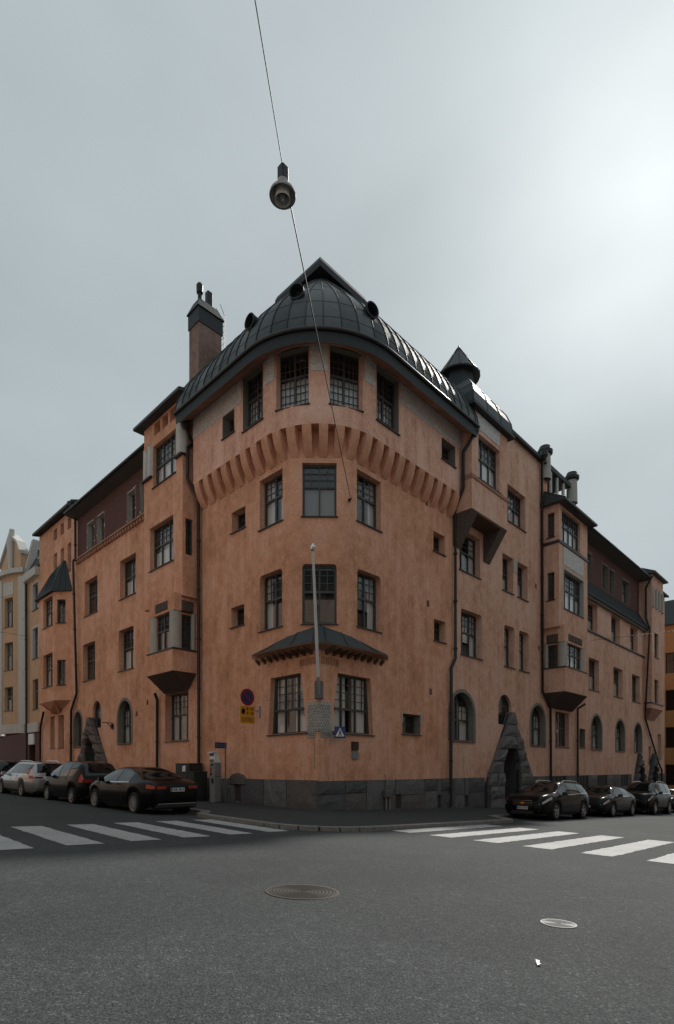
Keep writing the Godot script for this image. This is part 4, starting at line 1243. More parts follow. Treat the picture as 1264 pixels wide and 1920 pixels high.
func portal(H: Node, f: Fr, d: Dictionary, s0: float, s1: float, apex: float, foot: float, m: Material):
	# a steep gable of rough stones round an arched doorway
	var P := node("portal", H)
	var mid := (s0 + s1) * 0.5
	var rows := 8
	var eave := foot + (apex - foot) * 0.27
	var prevy := foot - 0.3
	for j in rows:
		var y0 := prevy; var y1 := foot + (apex - foot) * (j + 1) / rows
		prevy = y1
		var half := func(y: float) -> float:
			return (s1 - s0) * 0.5 * clampf((apex + 0.12 - y) / (apex + 0.12 - eave), 0.06, 1.0) * (0.93 if y < eave - 0.1 else 1.0)
		var h0: float = half.call((y0 + y1) * 0.5 - 0.05)
		# opening of the door at this height
		var oy := (y0 + y1) * 0.5
		var hole := 0.0
		if oy < d.d:
			hole = (d.b - d.a) * 0.5
			var ri: float = d.rise
			if oy > d.d - ri: hole *= sqrt(maxf(0.0, 1.0 - pow((oy - d.d + ri) / ri, 2)))
		var dm: float = (d.a + d.b) * 0.5
		var spans := []
		if hole > 0.05: spans = [[mid - h0, dm - hole], [dm + hole, mid + h0]]
		else: spans = [[mid - h0, mid + h0]]
		var hT: float = half.call(y1); var hB: float = half.call(maxf(y0, foot))
		var holeT := 0.0
		if y1 < d.d:
			holeT = (d.b - d.a) * 0.5
			if y1 > d.d - d.rise: holeT *= sqrt(maxf(0.0, 1.0 - pow((y1 - d.d + d.rise) / d.rise, 2)))
		var holeB := 0.0
		if y0 < d.d:
			holeB = (d.b - d.a) * 0.5
			if y0 > d.d - d.rise: holeB *= sqrt(maxf(0.0, 1.0 - pow((y0 - d.d + d.rise) / d.rise, 2)))
		if j >= 2 and hole < 0.05: holeB = 0.0; holeT = 0.0
		# [bottom left, bottom right, top left, top right]
		if hole > 0.05: spans = [[mid - hB, dm - holeB, mid - hT, dm - holeT], [dm + holeB, mid + hB, dm + holeT, mid + hT]]
		else: spans = [[mid - hB, mid + hB, mid - hT, mid + hT]]
		for sp in spans:
			var LB: float = sp[1] - sp[0]; var LT: float = sp[3] - sp[2]
			if maxf(LB, LT) < 0.12: continue
			var k := maxi(1, roundi((LB + LT) * 0.5 / (0.75 + 0.4 * rng.randf())))
			for i in k:
				var ja := 0.0 if i == 0 else (rng.randf() - 0.5) * 0.2
				var a: float = sp[0] + LB * i / k + 0.012; var b: float = sp[0] + LB * (i + 1) / k - 0.012
				var at2: float = sp[2] + LT * i / k + 0.012; var bt2: float = sp[2] + LT * (i + 1) / k - 0.012
				var t := mb()
				rock(t, f, a, b, y0 + 0.012, y1 - 0.012, -0.1, 0.20 + rng.randf() * 0.14, 0.13, 4, 3, at2 - a, bt2 - b)
				put(t, "stone", m, P)
	var bk := mb()
	var E := [[s0 + 0.1, foot - 0.3], [s0 + 0.1, eave], [mid - 0.2, apex - 0.1], [mid + 0.2, apex - 0.1], [s1 - 0.1, eave], [s1 - 0.1, foot - 0.3]]
	var dm2: float = (d.a + d.b) * 0.5
	for side in 2:
		var pts := []
		var prof := top_profile(d)
		if side == 0:
			pts = [Vector2(E[0][0], E[0][1]), Vector2(E[1][0], E[1][1]), Vector2(E[2][0], E[2][1]), Vector2(dm2, E[2][1])]
			for k in range(8, -1, -1): pts.append(prof[k])
			pts.append(Vector2(d.a, E[0][1]))
		else:
			pts = [Vector2(E[5][0], E[5][1]), Vector2(E[4][0], E[4][1]), Vector2(E[3][0], E[3][1]), Vector2(dm2, E[3][1])]
			for k in range(8, 17): pts.append(prof[k])
			pts.append(Vector2(d.b, E[5][1]))
		poly_prism(bk, f, pts, -0.05, 0.10)
	put(bk, "mortar_bed", M.joint, P)
	var dt := mb()
	quad(dt, f.p(d.a, d.c - 1.0, -1.5), f.p(d.b, d.c - 1.0, -1.5), f.p(d.b, d.d, -1.5), f.p(d.a, d.d, -1.5), f.n)
	for k in 4: fbox(dt, f, d.a + 0.08 + k * (d.b - d.a) / 4, d.a - 0.04 + (k + 1) * (d.b - d.a) / 4, d.c, d.d - 0.9, -1.5, -1.45, 0.01)
	put(dt, "door", M.door_dark, P)
	var tn := mb()
	var ring := [Vector2(d.a, d.c - 1.0)] + top_profile(d) + [Vector2(d.b, d.c - 1.0)]
	var cm := f.p(dm2, (d.c + d.d) * 0.5, 0)
	for k in ring.size() - 1:
		var p: Vector2 = ring[k]; var q: Vector2 = ring[k + 1]
		quadf(tn, f.p(p.x, p.y, 0.0), f.p(q.x, q.y, 0.0), f.p(q.x, q.y, -1.55), f.p(p.x, p.y, -1.55), cm - f.p((p.x + q.x) * 0.5, (p.y + q.y) * 0.5, 0))
	put(tn, "doorway_lining", M.granite_dark, P)
func bay_box(W: SurfaceTool, f: Fr, s0: float, s1: float, y0: float, y1: float, w: float, near_h: Array, front_h: Array, right_side: bool, far_h := []):
	# three walls of a square bay; `near` is the side turned towards the street corner
	wall(W, f, s0, s1, y0, y1, w, front_h)
	var a := side_r(s0) if right_side else side_l(s0)
	var b := side_rb(s1) if right_side else side_lb(s1)
	wall(W, a, 0, w, y0, y1, 0, near_h)
	wall(W, b, 0, w, y0, y1, 0, far_h)
	quad(W, f.p(s0, y0, 0), f.p(s1, y0, 0), f.p(s1, y0, w), f.p(s0, y0, w), Vector3.DOWN)
	quad(W, f.p(s0, y1, 0), f.p(s1, y1, 0), f.p(s1, y1, w), f.p(s0, y1, w), Vector3.UP)

func taper(t: SurfaceTool, f: Fr, s0: float, s1: float, y1: float, w: float, b0: float, b1: float, y0: float):
	hexa(t, [f.p(b0, y0, -0.05), f.p(b1, y0, -0.05), f.p(b1, y0, 0.06), f.p(b0, y0, 0.06)], [f.p(s0, y1, -0.05), f.p(s1, y1, -0.05), f.p(s1, y1, w), f.p(s0, y1, w)])

func band(t: SurfaceTool, f: Fr, right_side: bool, s0: float, s1: float, y0: float, y1: float, w: float, out: float):
	# a moulding that runs round a square bay
	fbox(t, f, s0 - out, s1 + out, y0, y1, w + 0.001, w + out, 0.015)
	for e in [[s0 - out, s0 - 0.001], [s1 + 0.001, s1 + out]]: fbox(t, f, e[0], e[1], y0, y1, 0.0, w)

func column(H: Node, p: Vector3, r: float, y0: float, y1: float, m: Material, capped := false):
	var t := mb()
	lathe(t, Transform3D(Basis(), Vector3(p.x, 0, p.z)), [[r * 1.04, y0], [r, y0 + 0.06], [r * 0.97, (y0 + y1) * 0.5], [r * 0.92, y1 - 0.05], [r * 0.98, y1], [0, y1]], 16)
	put(t, "pillar", m, H)
	if capped:
		var c := mb()
		lathe(c, Transform3D(Basis(), Vector3(p.x, y1, p.z)), [[r * 1.05, 0.0], [r * 1.3, 0.08], [r * 1.32, 0.26], [r * 1.1, 0.36], [r * 0.9, 0.52], [r * 0.45, 0.6], [0, 0.62]], 14)
		put(c, "pillar_cap", M.roof_dark, H)

func build_bays(H: Node, WL: SurfaceTool, W: SurfaceTool):
	# ================= oriel beside the turret, right-hand front
	var fo := [window(H, FR, 9.2, 11.2, 14.86, 16.9, 1.0, {"cols": 3, "tf": 0.45, "uc": 2, "ur": 3, "rec": 0.2, "cur": 2})]
	bay_box(W, FR, 8.62, 12.0, 13.28, 18.05, 1.0, [], fo, true)
	var bd := mb()
	band(bd, FR, true, 8.62, 12.0, 14.66, 14.84, 1.0, 0.05)
	put(bd, "string_course", M.soffit, H)
	var pb := mb()
	fbox(pb, FR, 9.12, 11.2, 17.1, 17.78, 0.98, 1.022)
	put(pb, "pebble_panel", M.pebble, H)
	for q in [[8.64, 9.22, 9.05], [11.4, 11.98, 11.55]]:
		var t := mb()
		hexa(t, [FR.p(q[0], 11.85, -0.05), FR.p(q[1], 11.85, -0.05), FR.p(q[1], 11.85, 0.05), FR.p(q[0], 11.85, 0.05)], [FR.p(q[0], 13.27, -0.05), FR.p(q[1], 13.27, -0.05), FR.p(q[1], 13.27, 0.985), FR.p(q[0], 13.27, 0.985)])
		put(t, "stone_bracket", M.rough_dark, H)
	var so := mb()
	for k in 6: fbox(so, FR, 9.23, 11.39, 13.20, 13.27, 0.04 + k * 0.158, 0.19 + k * 0.158)
	put(so, "boarded_soffit", M.copper_brown, H)
	# its bell-shaped metal roof and the little drum turret above
	var rf := node("oriel_roof", H)
	var base := [Vector2(8.42, 1.22), Vector2(12.2, 1.22), Vector2(12.2, -2.2), Vector2(8.42, -2.2)]
	var cx := Vector2(10.75, -0.9)
	var rings := []
	var pr := [[0.0, 1.0], [0.10, 0.985], [0.25, 0.96], [0.45, 0.87], [0.62, 0.74], [0.78, 0.6], [0.9, 0.47], [1.0, 0.34]]
	for q in pr:
		var ring := []
		for b in base:
			var p: Vector2 = cx + (b - cx) * q[1]
			ring.append(Vector3(p.x, 17.95 + q[0] * 2.35, p.y))
		rings.append(ring)
	for k in 4:
		for part in 3:
			var t := mb()
			for i in rings.size() - 1:
				var a: Vector3 = rings[i][k].lerp(rings[i][(k + 1) % 4], part / 3.0); var b: Vector3 = rings[i][k].lerp(rings[i][(k + 1) % 4], (part + 1) / 3.0)
				var c: Vector3 = rings[i + 1][k].lerp(rings[i + 1][(k + 1) % 4], (part + 1) / 3.0); var d: Vector3 = rings[i + 1][k].lerp(rings[i + 1][(k + 1) % 4], part / 3.0)
				quadf(t, a, b, c, d, (a + c) * 0.5 - Vector3(cx.x, 17.5, cx.y))
			put(t, "metal_sheet", M["roof%d" % ((k + part) % 3)], rf)
	var rs := mb()
	for k in 4:
		for part in 3:
			var pts := []
			for r in rings: pts.append(r[k].lerp(r[(k + 1) % 4], part / 3.0))
			tube(rs, pts, 0.02, 5)
	for i in [3, 5]:
		for k in 4: tube(rs, [rings[i][k], rings[i][(k + 1) % 4]], 0.012, 4)
	put(rs, "standing_seams", M.seam, rf)
	var er := mb()
	hexa(er, [Vector3(8.36, 17.82, -0.5), Vector3(12.26, 17.82, -0.5), Vector3(12.26, 17.82, 1.28), Vector3(8.36, 17.82, 1.28)], [Vector3(8.36, 17.96, -0.5), Vector3(12.26, 17.96, -0.5), Vector3(12.26, 17.96, 1.28), Vector3(8.36, 17.96, 1.28)])
	put(er, "eave", M.roof_dark, rf)
	var TT := node("roof_turret", H)
	var c3 := Vector3(10.72, 0, -1.0)
	var d1 := mb(); var d2 := mb(); var d3 := mb()
	lathe(d1, Transform3D(Basis(), c3), [[0.80, 19.3], [0.80, 21.25]], 8, false)
	lathe(d2, Transform3D(Basis(), c3), [[0.0, 21.2], [0.82, 21.17], [1.06, 21.12], [1.08, 21.18], [0.9, 21.42], [0.5, 22.0], [0.16, 22.48], [0.05, 22.72], [0.0, 22.86]], 20)
	for k in 10:
		var a := TAU * k / 10
		tube(d3, [c3 + Vector3(cos(a) * 1.08, 21.19, sin(a) * 1.08), c3 + Vector3(cos(a) * 0.91, 21.43, sin(a) * 0.91), c3 + Vector3(cos(a) * 0.5, 22.01, sin(a) * 0.5), c3 + Vector3(cos(a) * 0.07, 22.68, sin(a) * 0.07)], 0.018, 4)
	put(d1, "drum", M.roof2, TT); put(d2, "cone_roof", M.roof1, TT); put(d3, "standing_seams", M.seam, TT)

	# ================= tall bay, right-hand front
	var sr := side_r(18.2)
	var near := [window(H, sr, 0.32, 0.74, 14.95, 16.36, 0, {"cols": 1, "tf": 0.0, "lc": 2, "lr": 4, "rec": 0.12, "cur": 0, "room": 0.5}), window(H, sr, 0.32, 0.74, 11.3, 12.9, 0, {"cols": 1, "tf": 0.0, "lc": 2, "lr": 4, "rec": 0.12, "cur": 0, "room": 0.5})]
	var fr := [window(H, FR, 18.62, 21.4, 14.72, 16.62, 1.0, {"cols": 4, "tf": 0.45, "uc": 2, "ur": 3, "rec": 0.14, "cur": 2}), window(H, FR, 18.9, 21.9, 10.9, 13.15, 1.0, {"cols": 4, "tf": 0.45, "uc": 2, "ur": 3, "rec": 0.22, "cur": 2, "casing": 0.13, "cmat": M.pale_grey})]
	bay_box(W, FR, 18.2, 22.6, 9.7, 16.9, 1.0, near, fr, true)
	var b2 := mb()
	band(b2, FR, true, 18.2, 22.6, 14.52, 14.68, 1.0, 0.06)
	put(b2, "string_course", M.sill, H)
	var p2 := mb()
	fbox(p2, FR, 18.85, 21.9, 13.42, 14.46, 0.98, 1.022)
	put(p2, "pebble_panel", M.pebble, H)
	var r2 := node("bay_roof", H)
	var t2 := mb()
	hexa(t2, [FR.p(17.9, 16.78, -0.2), FR.p(22.95, 16.78, -0.2), FR.p(22.95, 16.78, 1.5), FR.p(17.9, 16.78, 1.5)], [FR.p(18.5, 18.0, -0.2), FR.p(22.3, 18.0, -0.2), FR.p(22.95, 16.9, 1.5), FR.p(17.9, 16.9, 1.5)])
	put(t2, "metal_roof", M.roof1, r2)
	var s2 := mb()
	for k in 9:
		var q := k / 8.0
		tube(s2, [FR.p(lerpf(17.9, 22.95, q), 16.91, 1.5), FR.p(lerpf(18.5, 22.3, q), 18.01, -0.2)], 0.02, 4)
	put(s2, "standing_seams", M.seam, r2)
	# attic above with two capped stone drums and a little loggia
	for q in [[18.15, 18.9], [22.2, 22.95]]:
		var at := mb()
		fbox(at, FR, q[0], q[1], 17.0, 18.6, -0.4, 0.02)
		put(at, "attic_wall", M.plaster, H)
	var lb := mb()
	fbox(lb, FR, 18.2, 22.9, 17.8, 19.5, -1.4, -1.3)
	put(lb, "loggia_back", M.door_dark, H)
	var lg := mb()
	fbox(lg, FR, 18.9, 22.2, 19.45, 19.75, -1.2, 0.12, 0.02)
	put(lg, "loggia_roof", M.roof_dark, H)
	for k in 3: column(H, Vector3(19.5 + k * 0.95, 0, -0.05), 0.1, 18.0, 19.45, M.pale)
	for x in [18.5, 22.55]: column(H, Vector3(x, 0, 0.05), 0.34, 18.55, 20.0, M.pale_grey, true)
	# glazed lower storey of that bay on its corbelled foot
	low_oriel(H, W, FR, true, 18.45, 21.75, 1.3, 5.95, 7.38, 8.85, 9.7, 19.1, 22.6, 5.15)
	# ================= end bay, right-hand front
	var e1 := [window(H, FR, 38.95, 40.2, 7.1, 9.1, 0.6, {"cols": 1, "tf": 0.45, "uc": 2, "ur": 3, "rec": 0.15}), window(H, FR, 38.95, 40.2, 11.0, 13.1, 0.6, {"cols": 1, "tf": 0.45, "uc": 2, "ur": 3, "rec": 0.15})]
	for k in 3: e1.append(window(H, FR, 38.75 + k * 0.9, 39.25 + k * 0.9, 15.2, 16.7, 0.6, {"cols": 1, "tf": 0.0, "rec": 0.2, "cur": 0, "sill": false}))
	bay_box(W, FR, 38.2, 41.6, 6.6, 17.9, 0.6, [], e1, true)
	for k in 4: column(H, Vector3(38.5 + k * 0.9, 0, 0.62), 0.14, 15.1, 16.8, M.pale_grey)
	var e2 := mb()
	taper(e2, FR, 38.2, 41.6, 6.6, 0.6, 39.0, 41.0, 5.7)
	put(e2, "corbel_foot", M.soffit, H)
	var e3 := mb()
	hexa(e3, [FR.p(37.9, 17.85, -0.3), FR.p(41.9, 17.85, -0.3), FR.p(41.9, 17.85, 0.95), FR.p(37.9, 17.85, 0.95)], [FR.p(38.6, 18.7, -0.3), FR.p(41.2, 18.7, -0.3), FR.p(41.9, 17.98, 0.95), FR.p(37.9, 17.98, 0.95)])
	put(e3, "bay_roof", M.roof1, H)
	var e4 := mb()
	band(e4, FR, true, 38.2, 41.6, 6.98, 7.08, 0.6, 0.06)
	put(e4, "string_course", M.sill, H)

	# ================= tall bay, left-hand front
	var sl := side_l(7.85)
	var nl := [window(H, sl, 0.28, 0.66, 11.0, 12.62, 0, {"cols": 1, "tf": 0.0, "lc": 2, "lr": 4, "rec": 0.1, "cur": 0, "room": 0.4, "sill": false})]
	var bl := [window(H, FL, 8.66, 10.85, 10.93, 12.98, 0.8, {"cols": 3, "tf": 0.45, "uc": 2, "ur": 3, "rec": 0.22, "cur": 2}), window(H, FL, 8.45, 10.55, 14.82, 16.78, 0.8, {"cols": 3, "tf": 0.5, "uc": 2, "ur": 3, "rec": 0.16, "cur": 2})]
	for q in [[9.85, 10.45], [9.12, 9.68], [8.45, 8.98]]: bl.append({"a": q[0], "b": q[1], "c": 17.25, "d": 17.82, "depth": 0.5})
	bay_box(WL, FL, 7.85, 11.45, 9.15, 17.95, 0.8, nl, bl, false)
	for q in [[9.85, 10.45], [9.12, 9.68], [8.45, 8.98]]:
		var t := mb()
		quad(t, FL.p(q[0], 17.25, 0.32), FL.p(q[1], 17.25, 0.32), FL.p(q[1], 17.82, 0.32), FL.p(q[0], 17.82, 0.32), FL.n)
		put(t, "loft_opening", M.soffit, H)
	for q in [[7.98, 0.24], [8.3, 0.14], [11.28, 0.2], [10.78, 0.22]]:
		column(H, FL.p(q[0], 0, 0.72), q[1], 15.42, 16.85, M.pale)
	for q in [[7.78, 8.4], [10.6, 11.5]]:
		var pe := mb()
		fbox(pe, FL, q[0], q[1], 15.34, 15.42, 0.7, 0.95, 0.01)
		put(pe, "pillar_ledge", M.sill, H)
	var br := mb()
	hexa(br, [FL.p(7.5, 17.9, -0.8), FL.p(11.8, 17.9, -0.8), FL.p(11.8, 17.9, 1.2), FL.p(7.5, 17.9, 1.2)], [FL.p(8.0, 18.9, -0.8), FL.p(11.3, 18.9, -0.8), FL.p(11.8, 18.02, 1.2), FL.p(7.5, 18.02, 1.2)])
	fbox(br, FL, 8.2, 11.0, 18.5, 18.85, -0.6, 0.3, 0.03)
	put(br, "bay_roof", M.roof1, H)
	low_oriel(H, WL, FL, false, 8.0, 10.35, 1.2, 5.8, 6.8, 8.5, 9.15, 8.7, 10.8, 5.12)
	# ================= angled bay at the far end, left-hand front
	var pts := [Vector2(23.0, 0.0), Vector2(23.95, 0.72), Vector2(26.8, 0.72), Vector2(27.7, 0.0)]
	for k in 3:
		var A := FL.p(pts[k].x, 0, pts[k].y); var B := FL.p(pts[k + 1].x, 0, pts[k + 1].y)
		var u := (B - A).normalized()
		var n := Vector3.UP.cross(u)
		if n.dot(FL.n) < 0: n = -n
		var g := Fr.new(A, u, n)
		var L := A.distance_to(B)
		var hs := []
		if k == 1: hs = [window(H, g, 0.25, 2.0, 6.9, 9.05, 0, {"cols": 2, "tf": 0.45, "uc": 2, "ur": 3, "rec": 0.2, "cur": 1}), window(H, g, 0.25, 2.0, 10.85, 12.75, 0, {"cols": 2, "tf": 0.45, "uc": 2, "ur": 3, "rec": 0.2, "cur": 1})]
		if k == 0: hs = [window(H, g, 0.38, 0.98, 6.9, 8.5, 0, {"cols": 1, "tf": 0.0, "lc": 2, "lr": 4, "rec": 0.12, "cur": 0, "room": 0.4}), window(H, g, 0.38, 0.98, 10.9, 12.4, 0, {"cols": 1, "tf": 0.0, "lc": 2, "lr": 4, "rec": 0.12, "cur": 0, "room": 0.4})]
		wall(WL, g, 0, L, 5.9, 13.06, 0, hs)
		# foot
		var c := FL.p(25.35, 5.15, 0.0)
		quadf(WL, g.p(0, 5.9, 0), g.p(L, 5.9, 0), c + u * 0.5, c - u * 0.5, n - Vector3.UP)
	var hd := node("bay_hood", H)
	var ht := mb()
	var ev := [FL.p(22.75, 12.9, 0.0), FL.p(23.85, 12.9, 0.95), FL.p(26.95, 12.9, 0.95), FL.p(28.0, 12.9, 0.0)]
	var tp := [FL.p(23.9, 15.1, 0.02), FL.p(24.0, 15.1, 0.1), FL.p(26.3, 14.8, 0.1), FL.p(26.5, 14.8, 0.02)]
	for k in 3: quadf(ht, ev[k], ev[k + 1], tp[k + 1], tp[k], FL.n + Vector3.UP * 0.5)
	quadf(ht, ev[0], ev[1], ev[2], ev[3], Vector3.DOWN)
	quadf(ht, tp[0], tp[1], tp[2], tp[3], Vector3.UP)
	put(ht, "metal_roof", M.roof_dark, hd)
	var hsx := mb()
	for k in 8:
		var q := k / 7.0
		tube(hsx, [ev[1].lerp(ev[2], q), tp[1].lerp(tp[2], q)], 0.018, 4)
	for k in 3:
		tube(hsx, [ev[0].lerp(ev[1], k / 3.0), tp[0].lerp(tp[1], k / 3.0)], 0.018, 4)
	put(hsx, "standing_seams", M.seam, hd)

func low_oriel(H: Node, W: SurfaceTool, f: Fr, rs: bool, s0: float, s1: float, w: float, y0: float, y1: float, y2: float, y3: float, b0: float, b1: float, by: float):
	# parapet box, glazed middle between stout pillars, plaster head, corbelled rough foot
	bay_box(W, f, s0, s1, y0, y1, w, [], [], rs)
	bay_box(W, f, s0 + 0.02, s1, y2, y3 + 0.12, w - 0.1, [], [], rs)
	var r := 0.27
	var win := [window(H, f, s0 + 0.55, s1 - 0.55, y1 + 0.05, y2 + 0.02, w - 0.18, {"cols": 2 if s1 - s0 < 2.6 else 3, "tf": 0.45, "uc": 2, "ur": 3, "rec": 0.06, "cur": 0, "sill": false})]
	var sd := side_r(s0 + 0.14) if rs else side_l(s0 + 0.14)
	var ns := [window(H, sd, 0.18, w - 0.52, y1 + 0.05, y2 - 0.1, 0, {"cols": 1, "tf": 0.0, "lc": 3, "lr": 6, "rec": 0.05, "cur": 0, "room": 0.9, "sill": false})]
	wall(W, f, s0 + 0.14, s1 - 0.14, y1, y2 + 0.05, w - 0.18, win)
	wall(W, sd, 0, w - 0.18, y1, y2 + 0.05, 0, ns)
	var sb := side_rb(s1 - 0.14) if rs else side_lb(s1 - 0.14)
	wall(W, sb, 0, w - 0.18, y1, y2 + 0.05, 0, [])
	column(H, f.p(s0 + 0.3, 0, w - 0.3), r, y1, y2 + 0.02, M.pale_grey)
	column(H, f.p(s1 - 0.3, 0, w - 0.3), r, y1, y2 + 0.02, M.pale_grey)
	column(H, f.p(s0 + 0.14, 0, 0.1), 0.11, y1, y2 + 0.02, M.pale_grey)
	var led := mb()
	band(led, f, rs, s0, s1, y1 - 0.05, y1 + 0.03, w, 0.03)
	fbox(led, f, s0, s1, y1, y1 + 0.03, 0.0, w)
	put(led, "ledge", M.sill, H)
	var pn := mb()
	var a := s0 + 0.6; var b := s1 - 0.6
	for k in 4: fbox(pn, f, lerpf(a, b, k / 4.0) + 0.02, lerpf(a, b, (k + 1) / 4.0) - 0.02, y2 + 0.12, y2 + 0.52, w - 0.15, w - 0.06, 0.03)
	put(pn, "carved_panel", M.rough_dark, H)
	pn = mb()
	fbox(pn, sd, 0.15, w - 0.45, y2 + 0.0, y2 + 0.5, -0.05, 0.03 + 0.13, 0.04)
	put(pn, "carved_panel", M.rough_dark, H)
	var ft := node("corbelled_foot", H)
	var t := mb()
	taper(t, f, s0, s1, y0, w, b0, b1, by)
	put(t, "foot_core", M.rough_dark, ft)
	# scale-like stones in rows over the sloping faces
	var sc := mb()
	var rows := 6
	for j in rows:
		var q0 := float(j) / rows; var q1 := float(j + 1) / rows
		var n := maxi(4, int((s1 - s0) / 0.2))
		for i in n:
			var x0 := (i + (0.5 if j % 2 == 1 else 0.0)) / n; var x1 := minf(1.0, x0 + 0.92 / n)
			if x0 >= 1.0: continue
			var P := func(x: float, q: float, o: float) -> Vector3:
				return f.p(lerpf(lerpf(b0, b1, x), lerpf(s0, s1, x), q), lerpf(by, y0, q) - o * 0.8, lerpf(0.06, w, q) + o)
			hexa(sc, [P.call(x0, q0 + 0.02, 0.0), P.call(x1, q0 + 0.02, 0.0), P.call(x1, q1, 0.0), P.call(x0, q1, 0.0)], [P.call(x0 + 0.01, q0 + 0.03, 0.03), P.call(x1 - 0.01, q0 + 0.03, 0.03), P.call(x1, q1, 0.012), P.call(x0, q1, 0.012)])
	put(sc, "scale_stones", M.rough_dark, ft)
# ---------------------------------------------------------------- street
func build_ground():
	var nz := FastNoiseLite.new(); nz.seed = 8; nz.frequency = 0.16; nz.fractal_octaves = 3
	var c := []
	var v := -160.0
	while v <= 160.0:
		c.append(v)
		v += 0.6 if v > -22 and v < 16 else (4.0 if v > -60 and v < 60 else 20.0)
	var t := mb()
	for i in c.size() - 1:
		for j in c.size() - 1:
			var q := []
			for e in [[i, j], [i + 1, j], [i + 1, j + 1], [i, j + 1]]:
				q.append(Vector3(c[e[0]], gy(c[e[0]], c[e[1]]) + ROAD, c[e[1]]))
			for k in [0, 1, 2, 0, 2, 3]:
				var g := 0.94 + 0.22 * nz.get_noise_2d(q[k].x, q[k].z)
				t.set_color(Color(g, g, g)); t.set_normal(Vector3.UP); t.add_vertex(q[k])
	structure(t, "road", M.asphalt)
	# pavement with a widened corner
	var line := [Vector2(-4.1, 60), Vector2(-4.1, 0.9), Vector2(-4.35, 0.35), Vector2(-4.85, -0.2), Vector2(-5.0, -0.7), Vector2(-5.02, -3.4)]
	for k in 7:
		var a := PI / 2 * k / 6
		line.append(Vector2(-3.3 - 1.75 * cos(a), -3.5 - 1.75 * sin(a)))
	line.append_array([Vector2(3.6, -5.2), Vector2(4.2, -5.05), Vector2(4.75, -4.4), Vector2(5.2, -3.85), Vector2(5.9, -3.7), Vector2(75, -3.7)])
	var dense := []
	for k in line.size() - 1:
		var a: Vector2 = line[k]; var b: Vector2 = line[k + 1]
		var n := maxi(1, int(a.distance_to(b) / 1.15))
		for i in n: dense.append(a.lerp(b, float(i) / n))
	dense.append(line[-1])
	var pv := PackedVector2Array()
	for q in dense: pv.append(q)
	pv.append(Vector2(75, 1.0)); pv.append(Vector2(1, 1)); pv.append(Vector2(1, 60))
	var idx := Geometry2D.triangulate_polygon(pv)
	var pt := mb()
	for k in range(0, idx.size(), 3):
		var tr := []
		for e in 3:
			var q := pv[idx[k + e]]
			tr.append(Vector3(q.x, gy(q.x, -q.y), -q.y))
		tri(pt, tr[0], tr[1], tr[2], Vector3.UP)
	var pave := structure(pt, "pavement", M.pavement)
	var far := mb()
	for k in dense.size() - 1:
		var a: Vector2 = dense[k]; var b: Vector2 = dense[k + 1]
		var d := (b - a).normalized()
		var nrm := Vector2(d.y, -d.x)     # towards the house
		if nrm.dot(Vector2(5, 5) - a) < 0: nrm = -nrm
		var near := a.y < 28 and a.x < 32
		var t2 := mb() if near else far
		var gap := 0.008
		var P := func(q: Vector2, out: float, h: float) -> Vector3:
			var r := q - nrm * out
			return Vector3(r.x, gy(r.x, -r.y) + h, -r.y)
		var a1 := a + d * gap; var b1 := b - d * gap
		hexa(t2, [P.call(a1, 0.16, -0.2), P.call(b1, 0.16, -0.2), P.call(b1, -0.14, -0.2), P.call(a1, -0.14, -0.2)], [P.call(a1, 0.145, 0.006), P.call(b1, 0.145, 0.006), P.call(b1, -0.14, 0.008), P.call(a1, -0.14, 0.008)])
		if near: put(t2, "kerb_stone", M.kerb, pave)
	put(far, "far_kerb", M.kerb, pave)
	# kerb and pavement on the far sides of both streets
	var op := mb()
	hexa(op, [Vector3(-19.5, -4, 160), Vector3(-13.9 - 4.0, -4, 160), Vector3(-17.9, -4, -160), Vector3(-19.5, -4, -160)], [Vector3(-19.5, gy(-19, 50), 160), Vector3(-17.9, gy(-18, 50), 160), Vector3(-17.9, gy(-18, -90), -160), Vector3(-19.5, gy(-19, -90), -160)])
	structure(op, "pavement_opposite", M.pavement)
	# zebra stripes: worn thermoplastic laid on the asphalt
	var stripe := func(cx: float, cz: float, lx: float, lz: float, turn: float):
		var s := mb()
		var hx := lx * 0.5; var hz := lz * 0.5
		var P := func(x: float, z: float, h: float) -> Vector3:
			var r := Vector2(x, z).rotated(turn)
			return Vector3(cx + r.x, gy(cx + r.x, cz + r.y) + ROAD + h, cz + r.y)
		var nx := int(lx / 0.12); var nzz := int(lz / 0.12)
		var edge := func(x: float, z: float) -> Vector2:
			var j := Vector2(nz.get_noise_2d((cx + x) * 90, (cz + z) * 90), nz.get_noise_2d((cz + z) * 90 + 50, (cx + x) * 90)) * 0.035
			return Vector2(x, z) + (j if absf(x) > hx - 0.01 or absf(z) > hz - 0.01 else Vector2.ZERO)
		for i in nx:
			for j in nzz:
				var q := []
				for e in [[i, j], [i + 1, j], [i + 1, j + 1], [i, j + 1]]:
					var r: Vector2 = edge.call(lerpf(-hx, hx, float(e[0]) / nx), lerpf(-hz, hz, float(e[1]) / nzz))
					q.append(P.call(r.x, r.y, 0.005))
				quad(s, q[0], q[1], q[2], q[3], Vector3.UP)
		var o := structure(s, "crosswalk_stripe", M.paint)
	for k in 6: stripe.call(-5.55 - k * 1.09, 2.9 + k * 0.10, 0.58, 3.3, 0.03)
	for k in 7: stripe.call(-0.45, 5.75 + k * 1.14, 4.75, 0.58, -0.02)
	# manhole covers
	manhole(Vector2(-9.57, -9.71), 0.40, "round cast iron manhole cover with concentric ridges in the road", M.cast)
	manhole(Vector2(-8.62, -12.05), 0.155, "small pale round valve cover in the asphalt", M.cast_pale)
	var lit := mb()
